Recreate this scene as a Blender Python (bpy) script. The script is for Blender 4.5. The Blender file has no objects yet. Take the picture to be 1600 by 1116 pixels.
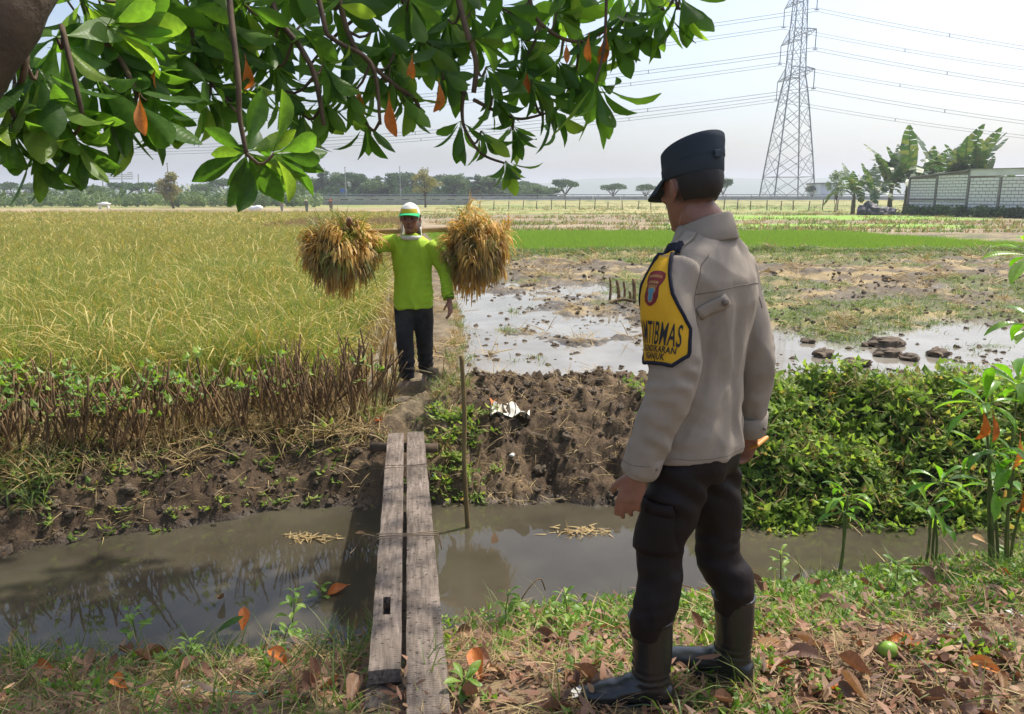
import bpy, math, random
import numpy as np
from mathutils import Vector, Matrix
from mathutils.bvhtree import BVHTree

sc = bpy.context.scene
col = sc.collection
R = math.radians
rng = np.random.default_rng(7)
random.seed(7)

# ------------------------------------------------------------------ camera
CAMZ, PITCH, FPX = 1.58, math.atan2(558 - 306, 1200), 1200.0
cam_d = bpy.data.cameras.new('camera')
cam_d.sensor_width = 36.0
cam_d.lens = 27.0
cam_d.clip_start = 0.05
cam_d.clip_end = 8000
cam = bpy.data.objects.new('camera', cam_d)
col.objects.link(cam)
cam.location = (0, 0, CAMZ)
cam.rotation_euler = (R(90) - PITCH, 0, 0)
sc.camera = cam

# ------------------------------------------------------------------ world, sun, exposure
SUN = Vector((0.62, 0.44, 1.25)).normalized()
world = bpy.data.worlds.new("World")
sc.world = world
world.use_nodes = True
wn = world.node_tree
bg = wn.nodes['Background']
sky = wn.nodes.new('ShaderNodeTexSky')
sky.sky_type = 'NISHITA'
sky.sun_disc = False
sky.sun_elevation = math.asin(SUN.z)
sky.sun_rotation = math.atan2(SUN.x, SUN.y)
sky.altitude = 0
sky.air_density = 1.0
sky.dust_density = 4.0
sky.ozone_density = 2.0
# thin uneven high cloud
tcw = wn.nodes.new('ShaderNodeTexCoord'); mpw = wn.nodes.new('ShaderNodeMapping'); mpw.inputs['Scale'].default_value = (1.6, 1.6, 6)
nzw = wn.nodes.new('ShaderNodeTexNoise'); nzw.inputs['Scale'].default_value = 2.2; nzw.inputs['Detail'].default_value = 7; nzw.inputs['Roughness'].default_value = .6
rpw = wn.nodes.new('ShaderNodeValToRGB'); rpw.color_ramp.elements[0].position = .46; rpw.color_ramp.elements[1].position = .74
rpw.color_ramp.elements[0].color = (0, 0, 0, 1); rpw.color_ramp.elements[1].color = (.45, .45, .45, 1)
mxw = wn.nodes.new('ShaderNodeMix'); mxw.data_type = 'RGBA'; mxw.inputs[7].default_value = (4.3, 4.6, 5.1, 1)
wn.links.new(tcw.outputs['Generated'], mpw.inputs[0]); wn.links.new(mpw.outputs[0], nzw.inputs['Vector']); wn.links.new(nzw.outputs[0], rpw.inputs[0])
wn.links.new(rpw.outputs[0], mxw.inputs[0]); wn.links.new(sky.outputs[0], mxw.inputs[6]); wn.links.new(mxw.outputs[2], bg.inputs[0])
bg.inputs[1].default_value = 0.15
sun_d = bpy.data.lights.new('sun', 'SUN')
sun_d.energy = 3.5
sun_d.angle = R(0.9)
sun_d.color = (1.0, 0.95, 0.86)
sun = bpy.data.objects.new('sun', sun_d)
col.objects.link(sun)
sun.rotation_euler = (-SUN).to_track_quat('-Z', 'Y').to_euler()
sc.view_settings.view_transform = 'Standard'
sc.view_settings.look = 'None'
sc.view_settings.exposure = 0.6
sc.view_settings.gamma = 1
sc.render.engine = 'CYCLES'
sc.cycles.max_bounces = 7
sc.cycles.diffuse_bounces = 3
sc.cycles.glossy_bounces = 3
sc.cycles.transmission_bounces = 5
sc.cycles.transparent_max_bounces = 6
sc.cycles.volume_bounces = 0
sc.cycles.use_denoising = True

# ------------------------------------------------------------------ helpers
cp, sp = math.cos(PITCH), math.sin(PITCH)
def ray(px, py):
    u, v = (px - 800) / FPX, (558 - py) / FPX
    return np.array([u, cp + v * sp, -sp + v * cp])
def P(px, py, z):                       # pixel ray meets height z
    d = ray(px, py); t = (z - CAMZ) / d[2]
    return np.array([d[0] * t, d[1] * t, z])
def PD(px, py, D):                      # pixel ray at forward distance D
    d = ray(px, py); t = D / d[1]
    return np.array([d[0] * t, D, CAMZ + d[2] * t])
def gy(py, z):
    return P(800, py, z)[1]

def _hash(ix, iy, seed):
    h = (ix.astype(np.int64) * 374761393 + iy.astype(np.int64) * 668265263 + seed * 1274126177) & 0x7fffffff
    h = ((h ^ (h >> 13)) * 1274126177) & 0x7fffffff
    h = (h ^ (h >> 16)) & 0xffff
    return h / 65535.0
def vnoise(x, y, seed=0):
    x = np.asarray(x, float); y = np.asarray(y, float)
    ix, iy = np.floor(x), np.floor(y)
    fx, fy = x - ix, y - iy
    fx = fx * fx * (3 - 2 * fx); fy = fy * fy * (3 - 2 * fy)
    a = _hash(ix, iy, seed); b = _hash(ix + 1, iy, seed)
    c = _hash(ix, iy + 1, seed); d = _hash(ix + 1, iy + 1, seed)
    return (a * (1 - fx) + b * fx) * (1 - fy) + (c * (1 - fx) + d * fx) * fy
def fbm(x, y, o=4, seed=0, gain=0.5):
    s = 0; a = 1; t = 0
    for k in range(o):
        s = s + a * vnoise(x * 2 ** k + 17.3 * k, y * 2 ** k - 9.1 * k, seed + k); t += a; a *= gain
    return s / t
def n3(p, f, seed=0):                   # cheap 3-D noise, -1..1
    x, y, z = p[:, 0] * f, p[:, 1] * f, p[:, 2] * f
    iz = np.floor(z); fz = z - iz; fz = fz * fz * (3 - 2 * fz)
    def layer(k):
        return vnoise(x + k * 37.7, y + k * 91.3, seed)
    return ((layer(iz)) * (1 - fz) + layer(iz + 1) * fz) * 2 - 1
def sstep(a, b, x):
    t = np.clip((x - a) / (b - a), 0, 1)
    return t * t * (3 - 2 * t)

ORG = {}
def tag(o, label=None, cat=None, group=None, kind=None):
    if label: o['label'] = label
    if cat: o['category'] = cat
    if group: o['group'] = group
    if kind: o['kind'] = kind
    return o
def thing(name, label, cat, loc=(0, 0, 0), group=None, rz=0):
    o = bpy.data.objects.new(name, None)
    o.empty_display_size = 0.1
    col.objects.link(o)
    o.location = Vector([float(v) for v in loc]); o.rotation_euler = (0, 0, rz)
    ORG[o] = np.array([float(v) for v in loc])
    return tag(o, label, cat, group)
def newmesh(name, V, F, mat=None, smooth=False):
    me = bpy.data.meshes.new(name)
    V = np.asarray(V, dtype=np.float64).reshape(-1, 3)
    if isinstance(F, np.ndarray):
        n, k = F.shape
        me.vertices.add(len(V)); me.vertices.foreach_set('co', V.ravel())
        me.loops.add(n * k); me.loops.foreach_set('vertex_index', F.ravel().astype(np.int32))
        me.polygons.add(n)
        me.polygons.foreach_set('loop_start', np.arange(0, n * k, k, dtype=np.int32))
        me.polygons.foreach_set('loop_total', np.full(n, k, dtype=np.int32))
        me.update(calc_edges=True)
    else:
        me.from_pydata([tuple(v) for v in V], [], F)
    if smooth:
        me.polygons.foreach_set('use_smooth', np.ones(len(me.polygons), dtype=bool))
    if mat: me.materials.append(mat)
    return me
def link(name, me, parent=None):
    o = bpy.data.objects.new(name, me)
    col.objects.link(o)
    if parent is not None: o.parent = parent
    return o
def part(name, VF, mat, parent=None, smooth=False, world_co=True):
    V, F = VF
    V = np.asarray(V, float)
    if parent is not None and world_co and parent in ORG:
        V = V - ORG[parent]
    o = link(name, newmesh(name, V, F, mat, smooth), parent)
    if parent is not None: ORG[o] = ORG.get(parent, np.zeros(3))
    return o
def setcol(me, C, name='col'):
    C = np.asarray(C, np.float32)
    if C.shape[1] == 3: C = np.concatenate([C, np.ones((len(C), 1), np.float32)], 1)
    a = me.color_attributes.new(name, 'FLOAT_COLOR', 'POINT')
    a.data.foreach_set('color', C.ravel())

def join(*items):
    V = []; F = []; o = 0
    for v, f in items:
        v = np.asarray(v, float)
        V.append(v); F += [tuple(int(i) + o for i in q) for q in f]; o += len(v)
    return np.concatenate(V), F
def box(c, s, rz=0, bev=0):
    c = np.array(c, float); s = np.array(s, float) / 2
    if bev:
        b = min(bev, s.min() * .6)
        V = []; idx = {}
        for sx in (-1, 1):
            for sy in (-1, 1):
                for sz in (-1, 1):
                    for ax in range(3):
                        v = np.array([sx, sy, sz], float) * s
                        for a2 in range(3):
                            if a2 != ax: v[a2] -= (sx, sy, sz)[a2] * b
                        idx[(sx, sy, sz, ax)] = len(V); V.append(v)
        F = []
        for ax in range(3):
            o1, o2 = [a for a in range(3) if a != ax]
            for sg in (-1, 1):
                q = []
                for (a, b_) in ((-1, -1), (1, -1), (1, 1), (-1, 1)):
                    t = [0, 0, 0]; t[ax] = sg; t[o1] = a; t[o2] = b_
                    q.append(idx[(*t, ax)])
                F.append(tuple(q))
            for a in (-1, 1):
                for b_ in (-1, 1):
                    q = []
                    for (sg, axx) in ((-1, o1), (1, o1), (1, o2), (-1, o2)):
                        t = [0, 0, 0]; t[ax] = sg; t[o1] = a; t[o2] = b_
                        q.append(idx[(*t, axx)])
                    F.append(tuple(q))
        for sx in (-1, 1):
            for sy in (-1, 1):
                for sz in (-1, 1):
                    F.append(tuple(idx[(sx, sy, sz, a)] for a in range(3)))
        V = np.array(V)
    else:
        V = np.array([[x, y, z] for x in (-1, 1) for y in (-1, 1) for z in (-1, 1)], float) * s
        F = [(0, 1, 3, 2), (4, 6, 7, 5), (0, 4, 5, 1), (2, 3, 7, 6), (0, 2, 6, 4), (1, 5, 7, 3)]
    if rz:
        ca, sa = math.cos(rz), math.sin(rz)
        V = V @ np.array([[ca, sa, 0], [-sa, ca, 0], [0, 0, 1]])
    return V + c, F
def frames(path):
    path = np.asarray(path, float)
    T = np.gradient(path, axis=0)
    T /= np.linalg.norm(T, axis=1)[:, None] + 1e-12
    up = np.array([0, 0, 1.]) if abs(T[0][2]) < .9 else np.array([1., 0, 0])
    u = np.cross(up, T[0]); u /= np.linalg.norm(u)
    U = []
    for t in T:
        u = u - t * u.dot(t); u /= np.linalg.norm(u) + 1e-12
        U.append(u.copy())
    U = np.array(U)
    return T, U, np.cross(T, U)
def resample(path, rad, n):
    path = np.asarray(path, float); rad = np.asarray(rad, float)
    t = np.linspace(0, len(path) - 1, n)
    k = np.clip(t.astype(int), 0, len(path) - 2); f = (t - k)[:, None]
    p0 = path[np.clip(k - 1, 0, None)]; p1 = path[k]; p2 = path[k + 1]; p3 = path[np.clip(k + 2, None, len(path) - 1)]
    q = .5 * ((2 * p1) + (-p0 + p2) * f + (2 * p0 - 5 * p1 + 4 * p2 - p3) * f ** 2 + (-p0 + 3 * p1 - 3 * p2 + p3) * f ** 3)
    r = rad[k] * (1 - f[:, 0]) + rad[k + 1] * f[:, 0] if rad.ndim == 1 else rad[k] * (1 - f) + rad[k + 1] * f
    return q, r
def tube(path, rad, n=8, sub=0, jit=0, cap=True):
    """closed tube along a path; rad scalar per point or (ru, rv) per point"""
    path = np.asarray(path, float)
    rad = np.asarray(rad, float)
    if rad.ndim == 0: rad = np.full(len(path), float(rad))
    if sub: path, rad = resample(path, rad, sub)
    T, U, W = frames(path)
    a = np.arange(n) * 2 * math.pi / n
    V = []
    for i in range(len(path)):
        ru, rv = (rad[i], rad[i]) if rad.ndim == 1 else rad[i]
        j = 1 + (rng.uniform(-jit, jit, n) if jit else 0)
        V.append(path[i] + (np.cos(a) * ru * j)[:, None] * U[i] + (np.sin(a) * rv * j)[:, None] * W[i])
    V = np.concatenate(V)
    F = []
    for i in range(len(path) - 1):
        for k in range(n):
            k2 = (k + 1) % n
            F.append((i * n + k, i * n + k2, (i + 1) * n + k2, (i + 1) * n + k))
    if cap:
        F.append(tuple(range(n - 1, -1, -1)))
        F.append(tuple((len(path) - 1) * n + k for k in range(n)))
    return V, F
def loft(rings, n=28, cap=True, p=2.0):
    """rings: (centre, rx, ry, yaw) horizontal superellipse sections; or (centre, U, W)"""
    a = np.arange(n) * 2 * math.pi / n
    ca, sa = np.cos(a), np.sin(a)
    ca = np.sign(ca) * np.abs(ca) ** (2 / p); sa = np.sign(sa) * np.abs(sa) ** (2 / p)
    V = []
    for r in rings:
        c = np.array(r[0], float)
        if len(r) == 3:
            U, W = np.array(r[1], float), np.array(r[2], float)
        else:
            y = r[3]
            U = np.array([math.cos(y), math.sin(y), 0]) * r[1]; W = np.array([-math.sin(y), math.cos(y), 0]) * r[2]
        V.append(c + ca[:, None] * U + sa[:, None] * W)
    m = len(rings)
    F = []
    for i in range(m - 1):
        for k in range(n):
            k2 = (k + 1) % n
            F.append((i * n + k, i * n + k2, (i + 1) * n + k2, (i + 1) * n + k))
    if cap:
        F.append(tuple(range(n - 1, -1, -1))); F.append(tuple((m - 1) * n + k for k in range(n)))
    return np.concatenate(V), F
def ball(c, r, nu=20, nv=14):
    r = np.broadcast_to(np.array(r, float), 3)
    V = [[0, 0, -1]]
    for i in range(1, nv):
        t = -math.pi / 2 + math.pi * i / nv
        for k in range(nu):
            a = 2 * math.pi * k / nu
            V.append([math.cos(t) * math.cos(a), math.cos(t) * math.sin(a), math.sin(t)])
    V.append([0, 0, 1]); V = np.array(V) * r + np.array(c, float)
    F = []
    for k in range(nu):
        F.append((0, 1 + (k + 1) % nu, 1 + k))
        b = 1 + (nv - 2) * nu
        F.append((b + k, b + (k + 1) % nu, len(V) - 1))
    for i in range(nv - 2):
        for k in range(nu):
            k2 = (k + 1) % nu
            F.append((1 + i * nu + k, 1 + i * nu + k2, 1 + (i + 1) * nu + k2, 1 + (i + 1) * nu + k))
    return V, F
def union(items, voxel, smooth=6, fac=.5):
    V, F = join(*items)
    me = newmesh('tmp', V, F)
    o = bpy.data.objects.new('tmp', me); col.objects.link(o)
    m = o.modifiers.new('r', 'REMESH'); m.mode = 'VOXEL'; m.voxel_size = voxel
    if smooth:
        s = o.modifiers.new('s', 'SMOOTH'); s.iterations = smooth; s.factor = fac
    dg = bpy.context.evaluated_depsgraph_get()
    e = o.evaluated_get(dg)
    m2 = bpy.data.meshes.new_from_object(e)
    n = len(m2.vertices)
    V = np.zeros(n * 3); m2.vertices.foreach_get('co', V); V = V.reshape(-1, 3)
    F = [tuple(p.vertices) for p in m2.polygons]
    N = np.zeros(n * 3); m2.vertices.foreach_get('normal', N); N = N.reshape(-1, 3)
    bpy.data.objects.remove(o); bpy.data.meshes.remove(me); bpy.data.meshes.remove(m2)
    return V, F, N

# strips: many curved ribbon blades in one mesh
def blades(base, dirs, length, width, bend, seg=4, side=None, taper=(1, 1, .8, .5, .05), grav=(0, 0, -1)):
    """base Nx3, dirs Nx3 unit, length N, width N, bend N (how far it droops)."""
    N = len(base)
    if side is None:
        side = np.cross(dirs, np.array([0, 0, 1.]) + rng.normal(0, .35, (N, 3)))
    side = side / (np.linalg.norm(side, axis=1)[:, None] + 1e-9)
    tp = np.interp(np.linspace(0, 1, seg + 1), np.linspace(0, 1, len(taper)), taper)
    g = np.array(grav, float)
    pos = base.copy(); d = dirs.copy()
    rows = []
    for i in range(seg + 1):
        w = (width * tp[i] * .5)[:, None]
        rows.append(pos - side * w); rows.append(pos + side * w)
        d = d + g * (bend / seg * (1 + i * .6))[:, None]
        d /= np.linalg.norm(d, axis=1)[:, None]
        pos = pos + d * (length / seg)[:, None]
    V = np.stack(rows, 1).reshape(-1, 3)
    k = (seg + 1) * 2
    f = np.array([[2 * i, 2 * i + 1, 2 * i + 3, 2 * i + 2] for i in range(seg)])
    F = (f[None] + (np.arange(N) * k)[:, None, None]).reshape(-1, 4)
    return V, F
def fjoin(*items):
    V = []; F = []; o = 0
    for v, f in items:
        V.append(v); F.append(f + o); o += len(v)
    return np.concatenate(V), np.concatenate(F)
def rdir(n, up=0.0):
    d = rng.normal(0, 1, (n, 3)); d /= np.linalg.norm(d, axis=1)[:, None]
    d[:, 2] += up
    return d / np.linalg.norm(d, axis=1)[:, None]

# ------------------------------------------------------------------ materials
MATS = {}
def srgb(r, g, b):
    f = lambda c: c / 12.92 if c <= .04045 else ((c + .055) / 1.055) ** 2.4
    return (f(r / 255), f(g / 255), f(b / 255))
class NT:
    def __init__(s, name):
        s.m = bpy.data.materials.new(name); s.m.use_nodes = True
        s.t = s.m.node_tree; s.b = s.t.nodes['Principled BSDF']; s.out = s.t.nodes['Material Output']
    def n(s, typ, **kw):
        x = s.t.nodes.new('ShaderNode' + typ)
        for k, v in kw.items():
            if k in x.inputs: x.inputs[k].default_value = v
            else: setattr(x, k, v)
        return x
    def l(s, a, b): s.t.links.new(a, b)
    def mix(s, fac, a, b, mode='MIX'):
        x = s.t.nodes.new('ShaderNodeMix'); x.data_type = 'RGBA'; x.blend_type = mode
        for sock, v in ((x.inputs[0], fac), (x.inputs[6], a), (x.inputs[7], b)):
            if hasattr(v, 'is_output'): s.l(v, sock)
            elif isinstance(v, (int, float)): sock.default_value = v
            else: sock.default_value = (*v[:3], 1)
        return x.outputs[2]
    def ramp(s, fac, stops):
        x = s.t.nodes.new('ShaderNodeValToRGB')
        e = x.color_ramp.elements
        while len(e) < len(stops): e.new(.5)
        for k, (p, c) in enumerate(stops):
            e[k].position = p; e[k].color = (*c, 1) if len(c) == 3 else c
        s.l(fac, x.inputs[0]); return x.outputs[0]
    def coord(s, kind='Object', scale=(1, 1, 1)):
        tc = s.n('TexCoord'); mp = s.n('Mapping'); mp.inputs['Scale'].default_value = scale
        s.l(tc.outputs[kind], mp.inputs[0]); return mp.outputs[0]
    def noise(s, vec, scale, detail=4, rough=.55, dist=0):
        x = s.n('TexNoise'); x.inputs['Scale'].default_value = scale; x.inputs['Detail'].default_value = detail
        x.inputs['Roughness'].default_value = rough; x.inputs['Distortion'].default_value = dist
        if vec is not None: s.l(vec, x.inputs['Vector'])
        return x.outputs[0]
    def bump(s, h, strength=.3, dist=.01, normal=None):
        x = s.n('Bump'); x.inputs['Strength'].default_value = strength; x.inputs['Distance'].default_value = dist
        s.l(h, x.inputs['Height'])
        if normal is not None: s.l(normal, x.inputs['Normal'])
        return x.outputs[0]

def mat_plain(name, c1, c2=None, scale=6, rough=.75, bump=.2, bscale=40, bdist=.004, spec=.4, stretch=(1, 1, 1), rand=None, metallic=0, c3=None, contrast=(.35, .65)):
    """noise-blended two/three-tone surface, optional per-object or per-island tint"""
    if name in MATS: return MATS[name]
    t = NT(name)
    c2 = c2 or tuple(v * .7 for v in c1)
    vec = t.coord('Object', stretch)
    f = t.noise(vec, scale, 5)
    st = [(contrast[0], c1), (contrast[1], c2)]
    if c3: st = [(contrast[0], c1), (.5, c3), (contrast[1], c2)]
    c = t.ramp(f, st)
    if rand:
        r = t.n('ObjectInfo').outputs['Random'] if rand == 'obj' else t.n('NewGeometry').outputs['Random Per Island']
        k = t.ramp(r, [(0, (.62, .62, .62)), (1, (1.25, 1.2, 1.12))])
        c = t.mix(1.0, c, k, 'MULTIPLY')
    t.l(c, t.b.inputs['Base Color'])
    t.b.inputs['Roughness'].default_value = rough
    t.b.inputs['Specular IOR Level'].default_value = spec
    t.b.inputs['Metallic'].default_value = metallic
    if bump:
        h = t.noise(vec, bscale, 4)
        t.l(t.bump(h, bump, bdist), t.b.inputs['Normal'])
    MATS[name] = t.m
    return t.m
def mat_leaf(name, stops, transl=.45, rough=.4, tcol=None, rand='island', spec=.5, vein=0, spots=None):
    """thin leaf: gloss + light coming through; colour picked per leaf"""
    if name in MATS: return MATS[name]
    t = NT(name)
    r1 = t.n('NewGeometry').outputs['Random Per Island']
    r2 = t.n('ObjectInfo').outputs['Random']
    ad = t.n('Math', operation='ADD'); t.l(r1, ad.inputs[0]); t.l(r2, ad.inputs[1])
    fr = t.n('Math', operation='FRACT'); t.l(ad.outputs[0], fr.inputs[0])
    c = t.ramp(fr.outputs[0], stops)
    vec = t.coord('Object')
    nz = t.noise(vec, 9, 4)
    c = t.mix(1.0, c, t.ramp(nz, [(.3, (.75, .75, .75)), (.7, (1.15, 1.15, 1.1))]), 'MULTIPLY')
    if spots:
        c = t.mix(t.ramp(t.noise(vec, 14, 3), [(.62, (0, 0, 0)), (.7, (1, 1, 1))]), c, spots)
    if vein:
        w = t.n('TexWave'); w.bands_direction = 'Y'; w.inputs['Scale'].default_value = 5; w.inputs['Distortion'].default_value = 1.0
        t.l(vec, w.inputs['Vector'])
        t.l(t.bump(w.outputs[1], .07, .01), t.b.inputs['Normal'])
    t.l(c, t.b.inputs['Base Color'])
    t.b.inputs['Roughness'].default_value = rough
    t.b.inputs['Specular IOR Level'].default_value = spec
    tr = t.n('BsdfTranslucent')
    tc = t.mix(1.0, c, tcol or (1.5, 1.6, .7), 'MULTIPLY')
    t.l(tc, tr.inputs[0])
    mx = t.n('MixShader'); mx.inputs[0].default_value = transl
    t.l(t.b.outputs[0], mx.inputs[1]); t.l(tr.outputs[0], mx.inputs[2]); t.l(mx.outputs[0], t.out.inputs[0])
    MATS[name] = t.m
    return t.m

# ------------------------------------------------------------------ scattering of uncountable stuff (geometry nodes)
def scatter(name, protos, pts, rot, scl, idx=None, label=None):
    """protos: list of meshes; one object of kind stuff that instances them on its points"""
    me = bpy.data.meshes.new(name + '_points')
    n = len(pts)
    me.vertices.add(n); me.vertices.foreach_set('co', np.asarray(pts, float).ravel())
    a = me.attributes.new('rot', 'FLOAT_VECTOR', 'POINT'); a.data.foreach_set('vector', np.asarray(rot, float).ravel())
    a = me.attributes.new('scl', 'FLOAT', 'POINT'); a.data.foreach_set('value', np.asarray(scl, float).ravel())
    if idx is None: idx = rng.integers(0, len(protos), n)
    a = me.attributes.new('idx', 'INT', 'POINT'); a.data.foreach_set('value', np.asarray(idx, np.int32).ravel())
    o = link(name, me); tag(o, label, None, None, 'stuff')
    ng = bpy.data.node_groups.new(name + '_nodes', 'GeometryNodeTree')
    ng.interface.new_socket('Geometry', in_out='INPUT', socket_type='NodeSocketGeometry')
    ng.interface.new_socket('Geometry', in_out='OUTPUT', socket_type='NodeSocketGeometry')
    N = ng.nodes; L = ng.links
    gi = N.new('NodeGroupInput'); go = N.new('NodeGroupOutput')
    iop = N.new('GeometryNodeInstanceOnPoints')
    g2i = N.new('GeometryNodeGeometryToInstance')
    for pm in reversed(protos):
        po = bpy.data.objects.new(name + '_piece', pm)      # not linked to the scene: only a source for the nodes
        oi = N.new('GeometryNodeObjectInfo'); oi.inputs['Object'].default_value = po
        L.new(oi.outputs['Geometry'], g2i.inputs[0])
    L.new(gi.outputs[0], iop.inputs['Points'])
    L.new(g2i.outputs[0], iop.inputs['Instance'])
    iop.inputs['Pick Instance'].default_value = True
    def attr(nm, dt):
        x = N.new('GeometryNodeInputNamedAttribute'); x.data_type = dt; x.inputs['Name'].default_value = nm
        return next(q for q in x.outputs if q.enabled and q.name == 'Attribute')
    L.new(attr('idx', 'INT'), iop.inputs['Instance Index'])
    e2r = N.new('FunctionNodeEulerToRotation'); L.new(attr('rot', 'FLOAT_VECTOR'), e2r.inputs[0])
    L.new(e2r.outputs[0], iop.inputs['Rotation'])
    L.new(attr('scl', 'FLOAT'), iop.inputs['Scale'])
    L.new(iop.outputs[0], go.inputs[0])
    md = o.modifiers.new('scatter', 'NODES'); md.node_group = ng
    return o
# ------------------------------------------------------------------ land form
ZW, ZP = -0.50, -0.27                    # canal water, paddy water
NEAR = np.array([P(x, y, ZW)[:2] for x, y in ((-260, 985), (0, 1003), (200, 1015), (420, 1000), (560, 985), (700, 968), (830, 950), (1000, 935), (1150, 920), (1300, 900), (1480, 872), (1620, 860), (1900, 840))])
FARB = np.array([P(x, y, ZW)[:2] for x, y in ((-300, 930), (0, 880), (110, 862), (250, 842), (420, 812), (560, 806), (700, 802), (850, 800), (1000, 803), (1150, 822), (1300, 812), (1450, 806), (1620, 814), (1900, 820))])
def yn(x): return np.interp(x, NEAR[:, 0], NEAR[:, 1])
def yf(x): return np.interp(x, FARB[:, 0], FARB[:, 1])
BUND = [(5.0, -.70), (5.6, -.76), (7, -.86), (8.5, -.86), (10.5, -.98), (13.6, -1.28), (30, -3.4), (60, -7.6), (90, -12)]
def xb(y): return np.interp(y, [b[0] for b in BUND], [b[1] for b in BUND])
def xrice(y): return np.interp(y, [0, 7.5, 8.5, 12, 16, 23.5, 56, 80], [-1.75, -1.75, -1.85, -2.1, -2.7, -3.9, -7.5, -10.5])

def height(x, y):
    x = np.asarray(x, float); y = np.asarray(y, float)
    wob = (fbm(x * 3, y * 3, 3, 5) - .5) * .16
    d1 = yn(x) - y + wob
    t1 = np.clip((d1 + .42) / 1.85, 0, 1); hn = -.66 + .66 * (t1 * .55 + sstep(0, 1, t1) * .45) + (fbm(x * 2.2, y * 2.2, 4, 11) - .5) * .10 * sstep(-.1, .5, d1) + (fbm(x * 9, y * 9, 3, 12) - .5) * .03 * sstep(-.1, .5, d1)
    d2 = y - yf(x) + (fbm(x * 2.5, y * 2.5, 3, 23) - .5) * .25
    mid = sstep(-1.1, -.5, x) * (1 - sstep(1.2, 2.0, x))        # the bare dug mud bank
    left = 1 - sstep(-1.4, -.9, x)
    wdt = .85 + .35 * mid
    top = -.12 + .01 * mid - .04 * left
    hf = -.66 + (.66 + top) * sstep(-.2, wdt, d2)
    cl = np.abs(fbm(x * 4.2, y * 4.2, 4, 31) - .5) * 2
    cl2 = np.abs(fbm(x * 11, y * 11, 3, 33) - .5) * 2
    hf = hf + sstep(-.05, .3, d2) * (((.55 - cl) * .20 + (.5 - cl2) * .12 + (.5 - np.abs(fbm(x * 24, y * 24, 2, 35) - .5) * 2) * .06) * (.35 + .75 * mid + .25 * left))
    # fields behind the bank
    e = 1.85 + .25 * mid
    tf = sstep(e - .25, e + .15, d2)
    n1 = fbm(x * .9, y * .9, 5, 41); n2 = fbm(x * 3.6, y * 3.6, 4, 43); n3_ = np.abs(fbm(x * 7, y * 7, 3, 45) - .5) * 2
    bias = np.full_like(x + y, -.022)
    farright = sstep(1.6, 2.6, x)
    bias = bias - .036 * (1 - farright) * (1 - sstep(15, 17, y)) - .048 * farright * (1 - sstep(10.3, 11.2, y)) + .050 * farright * sstep(10.6, 11.8, y)
    bias = bias - .045 * (1 - sstep(.15, .7, np.abs(x - xb(y) - .55)))          # open water along the bund
    bias = bias + .10 * sstep(16.2, 18.0, y)
    fld = ZP + bias + (n1 - .5) * .20 + (n2 - .5) * .10 + (.5 - n3_) * (.07 + .05 * sstep(9.5, 11, y))
    rough = 1 - .75 * sstep(23, 25, y)
    fld = np.where(y > 16, ZP + .06 + (fld - ZP - .06) * rough, fld)
    fld = fld + .10 * sstep(22.4, 23.0, y) * (1 - sstep(23.6, 24.4, y))
    # left: rice ground and wet stubble strip
    rl = sstep(.0, .5, xb(y) - x)
    lf = ZP - .01 + (n2 - .5) * .10 + (n1 - .5) * .06 + .05 * sstep(0, .5, xrice(y) - x)
    fld = fld * (1 - rl) + lf * rl
    # bund
    bd = np.abs(x - xb(y))
    bh = ZP + .17 + (n2 - .5) * .05 + (.5 - n3_) * .03
    kb = (1 - sstep(.18, .36, bd + (n2 - .5) * .12)) * (1 - sstep(40, 60, y))
    fld = fld * (1 - kb) + np.maximum(bh, fld) * kb
    hf = np.where(d2 > e - .25, hf * (1 - tf) + fld * tf, hf)
    h = np.maximum(hn, hf)
    h = np.where(y > 75, -.30 + (n1 - .5) * .1, h)
    return h

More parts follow.
